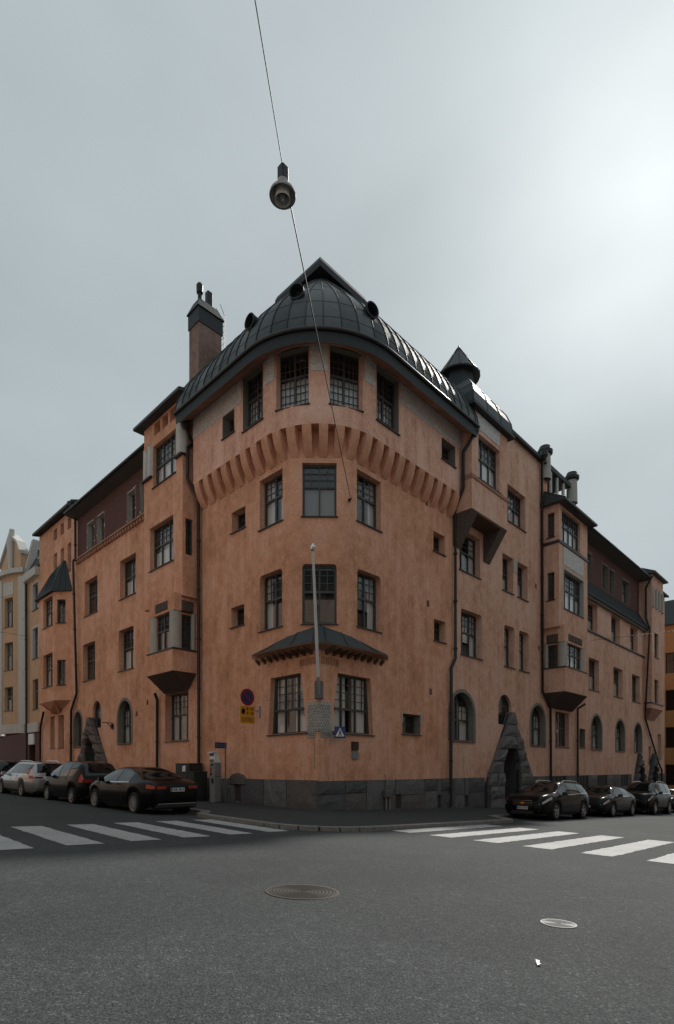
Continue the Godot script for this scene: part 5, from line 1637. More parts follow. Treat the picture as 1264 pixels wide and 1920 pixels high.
	var lp := [Vector2(-.05, .02), Vector2(-.02, .035), Vector2(.0, .012), Vector2(.03, .0), Vector2(.055, -.02), Vector2(.03, -.03), Vector2(.0, -.012), Vector2(-.02, .005)]
	var lpos := Vector3(-9.86, gy(-9.86, 12.42) + ROAD + 0.012, 12.42)
	for k in range(1, lp.size() - 1): tri(lit, lpos + Vector3(lp[0].x, 0, lp[0].y), lpos + Vector3(lp[k].x, 0.01 * (k % 2), lp[k].y), lpos + Vector3(lp[k + 1].x, 0.01 * ((k + 1) % 2), lp[k + 1].y), Vector3.UP)
	tag(put(lit, "paper_scrap", M.white), "small crumpled white scrap of paper lying on the road", "litter")

func manhole(c: Vector2, r: float, label: String, m: Material):
	var y := gy(c.x, -c.y) + ROAD
	var up := Vector3(0.042, 1, 0.014).normalized()
	var x := up.cross(Vector3(0, 0, 1)).normalized()
	var xf := Transform3D(Basis(x, up, x.cross(up)), Vector3(c.x, y, -c.y))
	var o := thing("manhole_cover", label, "manhole cover", Vector3.ZERO)
	var a := mb(); var b := mb()
	lathe(a, xf, [[r, 0.001], [r * 0.985, 0.008], [r * 0.90, 0.008], [r * 0.895, 0.0015]], 40)
	put(a, "rim", m, o)
	var prof := [[r * 0.89, 0.003]]
	var n := 9
	for k in n:
		var q := r * (0.88 - 0.86 * k / n); var e := r * (0.88 - 0.86 * (k + 0.5) / n)
		prof.append_array([[q, 0.003], [q - 0.003, 0.009], [e + 0.003, 0.009], [e, 0.003]])
		b = mb()
		lathe(b, xf, [[q, 0.003], [q - 0.002, 0.009], [e + 0.002, 0.009], [e, 0.003]], 40)
		put(b, "ridge", m, o)
	b = mb()
	lathe(b, xf, [[r * 0.895, 0.0045], [0.0, 0.0045]], 40)
	put(b, "lid", M.grit if m == M.cast else m, o)

# ---------------------------------------------------------------- street furniture
func words(parent: Node, text: String, size: float, xf: Transform3D, m: Material, called := "lettering"):
	var tm := TextMesh.new()
	var sf := SystemFont.new(); sf.font_names = PackedStringArray(["Droid Sans"]); sf.font_weight = 700
	tm.font = sf; tm.text = text; tm.font_size = 32; tm.pixel_size = size / 32.0 * 1.35; tm.depth = 0.004
	tm.material = m
	var o := MeshInstance3D.new()
	o.mesh = tm; o.name = called; o.transform = xf
	parent.add_child(o, true)

# rows of lettering too small in the photograph to be read
func strokes(parent: Node, xf: Transform3D, wide: float, high: float, rows: int, m: Material = null):
	var t := mb()
	var f := Fr.new(xf.origin, xf.basis.x, xf.basis.z)
	for j in rows:
		var h := high / rows
		var y := high * 0.5 - h * (j + 1) + h * 0.18
		var x := -wide * 0.5
		while x < wide * 0.5 - h * 0.3:
			var w := h * (0.28 + 0.16 * rng.randf())
			fbox(t, f, x, x + w * 0.3, y, y + h * 0.64, 0.0, 0.002)
			if rng.randf() < 0.7: fbox(t, f, x + w * 0.3, x + w, y + h * (0.0 if rng.randf() < 0.5 else 0.5), y + h * (0.12 if rng.randf() < 0.5 else 0.64), 0.0, 0.002)
			x += w + h * 0.16
	put(t, "lettering", m if m else M.ink, parent).set_meta("kind", "stuff")

func disc(t: SurfaceTool, c: Vector3, n: Vector3, r: float, th: float, seg := 28):
	var x := Vector3.UP.cross(n).normalized()
	lathe(t, Transform3D(Basis(x, n, x.cross(n)), c), [[0, 0], [r, 0], [r, th], [0, th]], seg)

func build_furniture():
	# facing +z basis helpers
	var toZ := Basis()
	# --- no-parking sign with two yellow plates on a wall bracket
	var S := thing("no_parking_sign", "round blue and red no parking sign with yellow plates on wall bracket", "road sign", FL.p(3.35, 4.25, 0.62))
	var t := mb(); disc(t, Vector3.ZERO, Vector3(0, 0, 1), 0.33, 0.008); put(t, "rim", M.sign_red, S)
	t = mb(); disc(t, Vector3(0, 0, 0.008), Vector3(0, 0, 1), 0.25, 0.004); put(t, "face", M.sign_blue, S)
	t = mb(); hexa(t, [Vector3(-0.20, 0.145, 0.011), Vector3(-0.145, 0.2, 0.011), Vector3(-0.145, 0.2, 0.016), Vector3(-0.20, 0.145, 0.016)], [Vector3(0.145, -0.2, 0.011), Vector3(0.2, -0.145, 0.011), Vector3(0.2, -0.145, 0.016), Vector3(0.145, -0.2, 0.016)]); put(t, "slash", M.sign_red, S)
	t = mb(); box(t, Vector3(-0.34, -0.72, 0), Vector3(0.34, -0.35, 0.01)); put(t, "plate", M.sign_yellow, S)
	t = mb(); box(t, Vector3(-0.34, -1.01, 0), Vector3(0.34, -0.735, 0.01)); put(t, "plate", M.sign_yellow, S)
	t = mb(); disc(t, Vector3(-0.2, -0.53, 0.01), Vector3(0, 0, 1), 0.09, 0.004); box(t, Vector3(-0.26, -0.66, 0.01), Vector3(-0.14, -0.55, 0.014)); put(t, "meter_symbol", M.ink, S)
	words(S, "8 - 21", 0.10, Transform3D(toZ, Vector3(0.13, -0.45, 0.012)), M.ink)
	words(S, "8 - 18", 0.10, Transform3D(toZ, Vector3(0.13, -0.62, 0.012)), M.ink)
	strokes(S, Transform3D(toZ, Vector3(0.0, -0.87, 0.011)), 0.52, 0.14, 2)
	t = mb(); tube(t, [Vector3(0.62, -0.5, -0.02), Vector3(0.0, -0.5, -0.02)], 0.022, 6); tube(t, [Vector3(0.0, -0.95, -0.02), Vector3(0.0, 0.2, -0.02)], 0.022, 6); box(t, Vector3(0.55, -0.75, -0.06), Vector3(0.62, -0.3, 0.02)); put(t, "bracket", M.galv, S)
	# --- street name plates
	for q in [[FL, 0.16, 0.60, "white street name plate on the left side of the corner"], [FR, 0.08, 0.60, "white street name plate on the right side of the corner"]]:
		var f: Fr = q[0]
		var P := thing("street_name_plate", q[3], "street sign", Vector3.ZERO, "street name plates on the corner")
		t = mb(); fbox(t, f, q[1], q[2], 2.60, 2.80, 0.005, 0.02); put(t, "panel", M.enamel, P)
		var m: float = (q[1] + q[2]) * 0.5
		var bx := Basis(f.u if f == FR else -f.u, Vector3.UP, f.n)
		strokes(P, Transform3D(bx, f.p(m, 2.70, 0.021)), 0.36, 0.13, 2)
	# --- pedestrian crossing sign
	var Z := thing("pedestrian_crossing_sign", "small square blue pedestrian crossing sign with white triangle on wall arm", "road sign", FR.p(0.74, 2.78, 0.32))
	var bx2 := Basis(Vector3(0.74, 0, 0.67).normalized(), Vector3.UP, Vector3(-0.67, 0, 0.74).normalized())
	Z.basis = bx2
	t = mb(); box(t, Vector3(-0.2, -0.21, 0), Vector3(0.2, 0.21, 0.01)); put(t, "panel", M.sign_blue, Z)
	t = mb(); poly_prism(t, Fr.new(Vector3.ZERO, Vector3(1, 0, 0), Vector3(0, 0, 1)), [Vector2(-0.16, -0.14), Vector2(0.16, -0.14), Vector2(0, 0.17)], 0.01, 0.013); put(t, "triangle", M.white, Z)
	t = mb()
	poly_prism(t, Fr.new(Vector3.ZERO, Vector3(1, 0, 0), Vector3(0, 0, 1)), [Vector2(-0.07, -0.13), Vector2(-0.03, -0.13), Vector2(0.005, -0.05), Vector2(0.04, -0.13), Vector2(0.075, -0.13), Vector2(0.03, -0.02), Vector2(0.025, 0.03), Vector2(0.055, -0.01), Vector2(0.065, 0.0), Vector2(0.02, 0.055), Vector2(-0.02, 0.05), Vector2(-0.05, -0.01), Vector2(-0.04, -0.015), Vector2(-0.015, 0.02), Vector2(-0.02, -0.04)], 0.013, 0.016)
	disc(t, Vector3(0.0, 0.085, 0.013), Vector3(0, 0, 1), 0.022, 0.003, 12); put(t, "walking_figure", M.ink, Z)
	t = mb(); tube(t, [Vector3(-0.32, -0.12, -0.02), Vector3(0.1, -0.12, -0.02)], 0.018, 6); tube(t, [Vector3(-0.3, -0.45, -0.02), Vector3(-0.3, 0.0, -0.02)], 0.022, 6); tube(t, [Vector3(-0.32, -0.05, -0.02), Vector3(-0.2, -0.05, -0.3)], 0.016, 6); put(t, "arm", M.galv, Z)
	# --- boxes on the wall
	t = mb(); fbox(t, FR, 1.68, 2.02, 2.18, 2.50, 0.0, 0.09, 0.012)
	tag(put(t, "letter_box", M.brown_box), "small dark brown metal box on the wall right of the corner", "wall box")
	t = mb(); fbox(t, FR, 1.70, 2.04, 1.84, 2.16, 0.0, 0.05, 0.01)
	tag(put(t, "notice_plate", M.meter_grey), "grey metal plate on the wall below the brown box", "plate")
	# --- service pipes at the foot of the right wall
	var G := thing("service_pipes", "pair of grey service pipes with junction box against granite base", "pipes", FR.p(3.6, gy(3.6, 0), 0.2))
	t = mb(); tube(t, [Vector3(-0.1, -0.05, 0), Vector3(-0.1, 0.62, 0)], 0.035, 8); tube(t, [Vector3(0.12, -0.05, 0), Vector3(0.12, 0.62, 0)], 0.035, 8); tube(t, [Vector3(0.0, 0.7, 0), Vector3(-0.02, 1.15, -0.03), Vector3(0.0, 1.4, -0.16)], 0.018, 6); put(t, "pipe", M.meter_grey, G)
	t = mb(); box(t, Vector3(-0.2, 0.5, -0.08), Vector3(0.24, 0.78, 0.07), 0.015); put(t, "junction_box", M.meter_dark, G)
	t = mb(); tube(t, [FL.p(0.22, 2.6, 0.015), FL.p(0.22, 1.55, 0.015)], 0.012, 6); fbox(t, FL, 0.2, 0.26, 1.5, 1.62, 0.0, 0.03)
	tag(put(t, "conduit", M.galv), "thin cable conduit running down the wall beside the corner", "conduit")
	# --- cabinets
	for q in [[-0.80, -0.14, 7.3, 8.45, 1.72, "taller dark green utility cabinet by the downpipe, with a torn poster"], [-1.25, -0.62, 6.15, 7.2, 1.36, "lower dark green utility cabinet standing next to the parking meter"]]:
		var by := gy(q[0], -q[2])
		var C := thing("utility_cabinet", q[5], "cabinet", Vector3(q[0], by, -q[3]), "utility cabinets by the left wall")
		var L: float = q[3] - q[2]; var D: float = q[1] - q[0]; var h: float = q[4] - by
		t = mb(); box(t, Vector3(0, 0.06, 0), Vector3(D, h - 0.04, L), 0.015); put(t, "body", M.cabinet, C)
		t = mb(); box(t, Vector3(-0.02, h - 0.04, -0.02), Vector3(D + 0.02, h, L + 0.02), 0.01); put(t, "lid", M.cabinet, C)
		t = mb(); box(t, Vector3(0.02, -0.1, 0.02), Vector3(D - 0.02, 0.06, L - 0.02)); put(t, "base", M.cabinet, C)
		t = mb(); box(t, Vector3(-0.012, 0.12, 0.05), Vector3(0, h - 0.1, L * 0.48)); put(t, "door", M.cabinet, C)
		t = mb(); box(t, Vector3(-0.012, 0.12, L * 0.52), Vector3(0, h - 0.1, L - 0.05)); put(t, "door", M.cabinet, C)
		if q[4] > 1.5:
			t = mb(); poly_prism(t, Fr.new(Vector3(-0.012, 0, 0), Vector3(0, 0, 1), Vector3(-1, 0, 0)), [Vector2(L - 0.55, h - 0.12), Vector2(L - 0.28, h - 0.1), Vector2(L - 0.3, h - 0.4), Vector2(L - 0.42, h - 0.47), Vector2(L - 0.55, h - 0.6), Vector2(L - 0.58, h - 0.5)], 0.0, 0.004); put(t, "torn_poster", M.white, C)
	# --- parking meter and its sign post
	var by := gy(-0.75, -5.35)
	var K := thing("parking_meter", "grey pay and display parking meter beside the left wall", "parking meter", Vector3(-0.75, by, -5.35))
	t = mb(); box(t, Vector3(-0.16, 0, -0.17), Vector3(0.16, 1.02, 0.17), 0.03); put(t, "lower_body", M.meter_grey, K)
	t = mb(); box(t, Vector3(-0.17, 1.03, -0.18), Vector3(0.17, 1.62, 0.18), 0.03); put(t, "upper_body", M.meter_grey, K)
	t = mb(); hexa(t, [Vector3(-0.17, 1.62, -0.18), Vector3(0.17, 1.62, -0.18), Vector3(0.17, 1.62, 0.18), Vector3(-0.17, 1.62, 0.18)], [Vector3(-0.16, 2.02, -0.17), Vector3(-0.02, 2.02, -0.17), Vector3(-0.02, 2.02, 0.17), Vector3(-0.16, 2.02, 0.17)]); put(t, "head", M.white, K)
	t = mb(); box(t, Vector3(-0.26, 2.02, -0.19), Vector3(0.04, 2.06, 0.19), 0.008); put(t, "canopy", M.white, K)
	for q in [[1.64, 1.76, -0.14, 0.14, M.meter_dark, "band"], [1.9, 2.0, -0.14, 0.14, M.sign_blue, "header"], [1.48, 1.58, -0.05, 0.07, M.trim, "display"], [1.25, 1.42, -0.12, -0.02, M.sign_red, "card_slot"], [1.1, 1.2, -0.12, 0.0, M.trim, "coin_slot"], [0.78, 0.98, -0.02, 0.12, M.trim, "ticket_tray"]]:
		t = mb(); box(t, Vector3(-0.19, q[0], q[2]), Vector3(-0.165, q[1], q[3]), 0.004); put(t, q[5], q[4], K)
	var KP := thing("parking_sign_post", "small dark blue parking sign on a thin post behind the meter", "sign post", Vector3(-0.5, by, -5.0))
	t = mb(); tube(t, [Vector3(0, 0, 0), Vector3(0, 2.45, 0)], 0.03, 8); put(t, "post", M.meter_dark, KP)
	t = mb(); box(t, Vector3(-0.5, 2.2, -0.012), Vector3(0.05, 2.44, 0.012)); put(t, "panel", M.blue, KP)
	strokes(KP, Transform3D(Basis(), Vector3(-0.225, 2.32, 0.013)), 0.44, 0.15, 2, M.meter_grey)
	# --- flagpole
	var dgn := Vector3(-0.7071, 0, 0.7071)
	var FP := thing("flagpole", "white flagpole leaning out from the bracket on the house corner", "flagpole", Vector3(0, 0, 0))
	var foot := Vector3(-0.10, 4.18, 0.10)
	var tip := cam_point(-0.765, 17.55, 8.42)
	t = mb(); tube(t, [foot + (tip - foot) * 0.10, foot.lerp(tip, 0.55), tip], [0.055, 0.052, 0.036], 12); put(t, "pole", M.white_pole, FP)
	t = mb(); tube(t, [foot - (tip - foot) * 0.03, foot + (tip - foot) * 0.115], 0.066, 12)
	put(t, "socket", M.galv, FP)
	t = mb(); lathe(t, Transform3D(Basis(), tip - Vector3(0, 0.02, 0)), [[0.03, -0.02], [0.07, 0.04], [0.09, 0.10], [0.07, 0.16], [0.02, 0.24], [0, 0.26]], 14); put(t, "finial", M.chrome, FP)
	t = mb(); hexa(t, [Vector3(-0.02, 3.95, 0.22), Vector3(-0.22, 3.95, 0.02), Vector3(-0.02, 3.95, -0.2), Vector3(0.2, 3.95, 0.02)], [Vector3(-0.02, 4.55, 0.22), Vector3(-0.22, 4.55, 0.02), Vector3(-0.02, 4.55, -0.2), Vector3(0.2, 4.55, 0.02)])
	put(t, "wall_plate", M.meter_dark, FP)
	# --- street lamp hung over the junction
	var L := thing("street_lamp", "enamelled street lamp hanging from a wire above the junction", "street lamp", Vector3.ZERO)
	var hang := cam_point(-0.73, 7.5, 9.62)
	var rim := cam_point(-0.738, 7.5, 9.26)
	t = mb(); box(t, Vector3(-0.055, -0.02, -0.055) + hang - Vector3(0, 0.17, 0), Vector3(0.055, 0.2, 0.055) + hang - Vector3(0, 0.17, 0), 0.012); put(t, "ballast_box", M.iron, L)
	t = mb(); tube(t, [hang - Vector3(0, 0.02, 0), hang + Vector3(0, 0.05, 0)], 0.02, 8); put(t, "hanger", M.iron, L)
	t = mb()
	var ax := (Vector3.UP + dgn * -0.0).normalized()
	lathe(t, Transform3D(Basis(), rim), [[0.178, -0.012], [0.182, 0.0], [0.172, 0.035], [0.12, 0.07], [0.085, 0.10], [0.07, 0.20]], 28)
	lathe(t, Transform3D(Basis(), rim), [[0.176, -0.010], [0.165, 0.025], [0.115, 0.062], [0.09, 0.07]], 28)
	put(t, "shade", M.enamel, L)
	t = mb(); lathe(t, Transform3D(Basis(), rim), [[0.10, -0.06], [0.104, -0.06], [0.095, 0.07], [0.09, 0.07], [0.10, -0.06]], 24); put(t, "collar", M.white, L)
	t = mb(); lathe(t, Transform3D(Basis(), rim), [[0, 0.1], [0.03, 0.1], [0.03, 0.03], [0.04, -0.02], [0.03, -0.06], [0, -0.075]], 16); put(t, "bulb", M.lens, L)
	var hook := Vector3(1.57, 11.5, 0.0)
	t = mb(); tube(t, [hook + Vector3(0, 0, 0.08), hang.lerp(hook, 0.03)], 0.011, 5); put(t, "hanging_wire", M.iron, L)
	t = mb(); tube(t, [hang, cam_point(-2.35, -9.0, 11.1)], 0.007, 5); put(t, "hanging_wire", M.iron, L)
	t = mb(); tube(t, [hook, hook + Vector3(0, 0.03, 0.12)], 0.03, 6); disc(t, hook, Vector3(0, 0, 1), 0.07, 0.02, 10); put(t, "wall_hook", M.iron, L)
	# --- wires across the streets
	t = mb(); tube(t, [FL.p(31.2, 11.35, 0.1), Vector3(-19.4, 11.2, -31.0)], 0.012, 5)
	tag(put(t, "span_wire", M.iron), "thin wire across the left street from the yellow house", "wire", "wires across the streets")
	t = mb(); tube(t, [FR.p(25.9, 10.3, 0.02), Vector3(22.0, 8.6, 19.4)], 0.010, 5)
	tag(put(t, "span_wire", M.iron), "thin wire across the right street from the orange house", "wire", "wires across the streets")

var CAM_P := Vector3(-13.516, 1.487, 14.0705)
var CAM_R := Vector3(0.69806, 0, 0.71603)
var CAM_F := Vector3(0.71603, 0, -0.69806)
# a place given as metres right of and in front of where the photographer stood, and a height
func cam_point(x: float, d: float, y: float) -> Vector3:
	return Vector3(CAM_P.x, 0, CAM_P.z) + CAM_R * x + CAM_F * d + Vector3(0, y, 0)
# ---------------------------------------------------------------- parked cars
func interp(pts: Array, x: float) -> float:
	# smooth curve through [x, y] points
	if x <= pts[0][0]: return pts[0][1]
	for k in pts.size() - 1:
		if x <= pts[k + 1][0]:
			var a: Array = pts[k]; var b: Array = pts[k + 1]
			var h: float = b[0] - a[0]
			var d: float = (b[1] - a[1]) / h
			var m0: float = d if k == 0 else ((a[1] - pts[k - 1][1]) / (a[0] - pts[k - 1][0]) + d) * 0.5
			var m1: float = d if k == pts.size() - 2 else ((pts[k + 2][1] - b[1]) / (pts[k + 2][0] - b[0]) + d) * 0.5
			if k > 0 and (a[1] - pts[k - 1][1]) * d <= 0: m0 = 0
			if k < pts.size() - 2 and (pts[k + 2][1] - b[1]) * d <= 0: m1 = 0
			var t: float = (x - a[0]) / h
			var t2 := t * t; var t3 := t2 * t
			return (2 * t3 - 3 * t2 + 1) * a[1] + (t3 - 2 * t2 + t) * h * m0 + (-2 * t3 + 3 * t2) * b[1] + (t3 - t2) * h * m1
	return pts[-1][1]

# cross-section of the body at x (front = +x): points from the sill up to the middle of the roof
func section(c: Dictionary, x: float) -> Array:
	var L: float = c.L
	var e := absf(x) / (L * 0.5)
	var hw: float = c.W * 0.5 * (1.0 - c.get("nose", 0.16) * pow(e, 7.0) - 0.03 * e * e)
	var top := interp(c.top, x)
	var belt := minf(interp(c.belt, x), top - 0.012)
	var sill: float = c.sill + 0.06 * pow(e, 10.0)
	for wx in [c.wf, c.wr]:
		var R: float = c.wheel * 1.13
		var d := absf(x - wx)
		if d < R: sill = maxf(sill, c.wheel * 0.98 + sqrt(R * R - d * d) - 0.02)
	var g := clampf((top - belt) / 0.45, 0.0, 1.0)
	var rail: float = hw * 0.96 - c.get("tumble", 0.23) * g - 0.03
	sill = minf(sill, belt - 0.15)
	var mid := lerpf(sill, belt, 0.45)
	return [Vector2(hw * 0.90, sill), Vector2(hw * 0.975, sill + minf(0.1, (belt - sill) * 0.2)), Vector2(hw * 1.0, mid), Vector2(hw * 0.992, lerpf(mid, belt, 0.72)), Vector2(hw * 0.955, belt),
		Vector2(lerpf(hw * 0.955, rail, 0.5) + 0.012 * g, lerpf(belt, top, 0.46)), Vector2(rail, lerpf(belt, top, 0.86)), Vector2(rail * 0.82, lerpf(belt, top, 0.965)), Vector2(rail * 0.45, lerpf(belt, top, 0.992)), Vector2(0, top)]

func sec_at(c: Dictionary, x: float, k: float) -> Vector2:
	var s := section(c, x)
	var i := mini(int(k), s.size() - 2)
	return (s[i] as Vector2).lerp(s[i + 1], k - i)

func patch(t: SurfaceTool, c: Dictionary, x0: float, x1: float, k0: float, k1: float, off: float, side: int, n := 10, m := 5, skew := 0.0):
	# a piece laid on the body surface; skew slants its ends
	var P := []
	for i in n + 1:
		var row := []
		for j in m + 1:
			var b := float(j) / m
			var x := lerpf(x0, x1, float(i) / n) + skew * b
			var q := sec_at(c, x, lerpf(k0, k1, b))
			var qa := sec_at(c, x, lerpf(k0, k1, b) - 0.05) ; var qb := sec_at(c, x, minf(8.999, lerpf(k0, k1, b) + 0.05))
			var d := (qb - qa).normalized()
			var nn := Vector2(-d.y, d.x)
			if nn.dot(Vector2(0.3, 1) if k0 > 5.5 else Vector2(1, 0.1)) < 0: nn = -nn
			q += nn * off
			row.append(Vector3(x, q.y, q.x * side))
		P.append(row)
	t.set_smooth_group(1)
	for i in n:
		for j in m:
			var f := [P[i][j], P[i + 1][j], P[i + 1][j + 1], P[i][j + 1]]
			var ctr := Vector3((x0 + x1) * 0.5, 0.5, 0)
			var g: Vector3 = (f[1] - f[0]).cross(f[2] - f[0])
			var out: Vector3 = f[0] - Vector3(f[0].x * 0.7, 0.45, 0)
			for k in ([0, 1, 2, 0, 2, 3] if g.dot(out) < 0 else [0, 2, 1, 0, 3, 2]): t.add_vertex(f[k])

func make_wheel(car: Node, c: Dictionary, x: float, side: int):
	var r: float = c.wheel
	var z: float = (c.W * 0.5 - 0.115) * side
	var xf := Transform3D(Basis(Vector3(1, 0, 0), Vector3(0, 0, side), Vector3(0, -side, 0)), Vector3(x, r, z))
	var w := node("wheel", car)
	var t := mb()
	lathe(t, xf, [[r * 0.66, 0.085], [r * 0.72, 0.105], [r * 0.90, 0.105], [r * 0.985, 0.075], [r, 0.03], [r, -0.07], [r * 0.95, -0.1], [r * 0.6, -0.1]], 28)
	put(t, "tyre", M.tyre, w)
	t = mb()
	lathe(t, xf, [[r * 0.69, 0.09], [r * 0.64, 0.095], [r * 0.60, 0.05], [r * 0.60, -0.02], [0, -0.02]], 28)
	put(t, "rim_well", M.trim, w)
	t = mb()
	lathe(t, xf, [[r * 0.69, 0.088], [r * 0.665, 0.098], [r * 0.62, 0.092], [r * 0.60, 0.06]], 28)
	lathe(t, xf, [[r * 0.15, 0.05], [r * 0.15, 0.085], [r * 0.1, 0.095], [0, 0.095]], 14)
	var n: int = c.get("spokes", 5)
	for k in n:
		var a := TAU * k / n + 0.3
		var d := Vector3(cos(a), 0, sin(a)); var q := Vector3(-sin(a), 0, cos(a))
		var b := []; var u := []
		var w0: float = r * (0.10 if n < 8 else 0.045); var w1: float = r * (0.075 if n < 8 else 0.055)
		for e in [[0.1, -1, w0], [0.1, 1, w0], [0.63, 1, w1], [0.63, -1, w1]]:
			b.append(xf * (d * (r * e[0]) + q * (e[1] * e[2]) + Vector3(0, 0.045, 0))); u.append(xf * (d * (r * e[0]) + q * (e[1] * e[2]) + Vector3(0, 0.088 if e[0] < 0.5 else 0.09, 0)))
		hexa(t, b, u)
	put(t, "rim", M.rim, w)

func make_car(c: Dictionary) -> Node3D:
	var pos: Vector3 = c.at
	var car := thing("parked_car", c.label, "car", Vector3(pos.x, gy(pos.x, pos.z) + ROAD, pos.z), c.group)
	var fw: Vector3 = c.front
	var gr := Vector3(fw.x, gy(pos.x + fw.x, pos.z + fw.z) - gy(pos.x, pos.z), fw.z).normalized()
	var rt := gr.cross(Vector3.UP).normalized()
	car.basis = Basis(gr, rt.cross(gr).normalized(), rt)
	var L: float = c.L
	# body shell
	var t := mb()
	t.set_smooth_group(1)
	var N := 72
	var rings := []
	for i in N + 1:
		var a := float(i) / N
		var x := -cos(a * PI) * L * 0.5
		x = lerpf(x, lerpf(-L * 0.5, L * 0.5, a), 0.75)
		var s := section(c, x)
		var ring := []
		for q in s: ring.append(Vector3(x, q.y, q.x))
		for k in range(s.size() - 2, -1, -1): ring.append(Vector3(x, s[k].y, -s[k].x))
		rings.append(ring)
	for i in N:
		for k in rings[i].size() - 1:
			var f := [rings[i][k], rings[i + 1][k], rings[i + 1][k + 1], rings[i][k + 1]]
			var g: Vector3 = (f[1] - f[0]).cross(f[2] - f[0])
			var out: Vector3 = (f[0] + f[2]) * 0.5 - Vector3(f[0].x, 0.5, 0)
			for e in ([0, 1, 2, 0, 2, 3] if g.dot(out) < 0 else [0, 2, 1, 0, 3, 2]): t.add_vertex(f[e])
	# bulged ends
	for e in [0, N]:
		var ring: Array = rings[e]
		var sgn := -1.0 if e == 0 else 1.0
		var m := Vector3(ring[0].x + sgn * 0.045, lerpf(ring[0].y, ring[9].y, 0.5), 0)
		var inner := []
		for q in ring: inner.append(Vector3(q.x + sgn * 0.035, lerpf(m.y, q.y, 0.86), q.z * 0.9))
		for k in ring.size():
			var j := (k + 1) % ring.size()
			for f in [[ring[k], ring[j], inner[j]], [ring[k], inner[j], inner[k]], [inner[k], inner[j], m]]:
				var g: Vector3 = (f[1] - f[0]).cross(f[2] - f[0])
				for v in ([0, 1, 2] if g.x * sgn < 0 else [0, 2, 1]): t.add_vertex(f[v])
	t.generate_normals()
	put(t, "body", c.paint, car)
	# dark underside and wheel wells
	t = mb()
	box(t, Vector3(-L * 0.46, 0.17, -c.W * 0.40), Vector3(L * 0.46, 0.42, c.W * 0.40))
	put(t, "underbody", M.trim, car)
	for wx in [c.wf, c.wr]:
		for sd in [1, -1]:
			t = mb()
			var xf := Transform3D(Basis(Vector3(1, 0, 0), Vector3(0, 0, sd), Vector3(0, -sd, 0)), Vector3(wx, c.wheel, sd * (c.W * 0.5 - 0.06)))
			lathe(t, xf, [[c.wheel * 1.16, 0.0], [c.wheel * 1.16, -0.3], [0, -0.3]], 20)
			put(t, "wheel_arch", M.trim, car)
			make_wheel(car, c, wx, sd)
	# glass
	for sd in [1, -1]:
		for q in c.side_glass:
			t = mb(); patch(t, c, q[0], q[1], 4.12, 5.92, 0.006, sd, 10, 5, q[2] if q.size() > 2 else 0.0); t.generate_normals(); put(t, "side_window", M.car_glass, car)
		# door seams and handles
		for x in c.doors:
			t = mb(); patch(t, c, x - 0.006, x + 0.006, 0.6, 4.0, 0.003, sd, 1, 8); t.generate_normals(); put(t, "door_gap", M.trim, car)
			t = mb()
			var q := sec_at(c, x + 0.16, 3.55)
			box(t, Vector3(x + 0.08, q.y - 0.012, -0.014), Vector3(x + 0.27, q.y + 0.016, 0.022), 0.006)
			var hd := put(t, "door_handle", c.paint, car)
			hd.position = Vector3(0, 0, q.x * sd)
		t = mb(); patch(t, c, c.wr + c.wheel * 1.25, c.wf - c.wheel * 1.25, 0.15, 0.95, 0.006, sd, 12, 2); t.generate_normals(); put(t, "sill_strip", M.trim if not c.get("bright_sill", false) else M.grey_paint, car)
		if c.get("window_trim", true):
			t = mb(); patch(t, c, c.side_glass[-1][0], c.side_glass[0][1], 4.02, 4.12, 0.008, sd, 14, 1); t.generate_normals(); put(t, "window_trim", M.chrome, car)
		# mirrors
		var mx: float = c.mirror
		var q2 := sec_at(c, mx, 4.2)
		t = mb()
		hexa(t, [Vector3(mx - 0.10, q2.y - 0.02, sd * (q2.x + 0.02)), Vector3(mx + 0.06, q2.y - 0.01, sd * (q2.x + 0.02)), Vector3(mx + 0.04, q2.y + 0.0, sd * (q2.x + 0.22)), Vector3(mx - 0.10, q2.y - 0.01, sd * (q2.x + 0.22))], [Vector3(mx - 0.10, q2.y + 0.13, sd * (q2.x + 0.05)), Vector3(mx + 0.01, q2.y + 0.12, sd * (q2.x + 0.05)), Vector3(mx + 0.0, q2.y + 0.12, sd * (q2.x + 0.20)), Vector3(mx - 0.10, q2.y + 0.13, sd * (q2.x + 0.21))])
		put(t, "mirror", c.paint, car)
		# lamps
		t = mb(); patch(t, c, c.head[0], c.head[1], c.head[2], c.head[3], 0.009, sd, 8, 4, c.head[4]); t.generate_normals(); put(t, "headlight", M.lens, car)
		t = mb(); patch(t, c, c.tail[0], c.tail[1], c.tail[2], c.tail[3], 0.009, sd, 8, 4, 0.0); t.generate_normals(); put(t, "tail_light", M.red_lens, car)
		var se := section(c, -L * 0.5)
		var tk0: Vector2 = sec_at(c, -L * 0.5, c.tail[2]); var tk1: Vector2 = sec_at(c, -L * 0.5, c.tail[3])
		t = mb(); box(t, Vector3(-L * 0.5 - 0.045, tk0.y + 0.01, minf(sd * se[2].x * 0.94, sd * se[2].x * 0.52)), Vector3(-L * 0.5 + 0.02, tk1.y - 0.01, maxf(sd * se[2].x * 0.94, sd * se[2].x * 0.52)), 0.0); put(t, "tail_light", M.red_lens, car)
		var hk0: Vector2 = sec_at(c, L * 0.5, c.head[2]); var hk1: Vector2 = sec_at(c, L * 0.5, c.head[3])
		var hf := section(c, L * 0.5)
		t = mb(); box(t, Vector3(L * 0.5 - 0.02, hk0.y + 0.0, minf(sd * hf[2].x * 0.93, sd * hf[2].x * 0.6)), Vector3(L * 0.5 + 0.035, hk1.y - 0.02, maxf(sd * hf[2].x * 0.93, sd * hf[2].x * 0.6))); put(t, "headlight", M.lens, car)
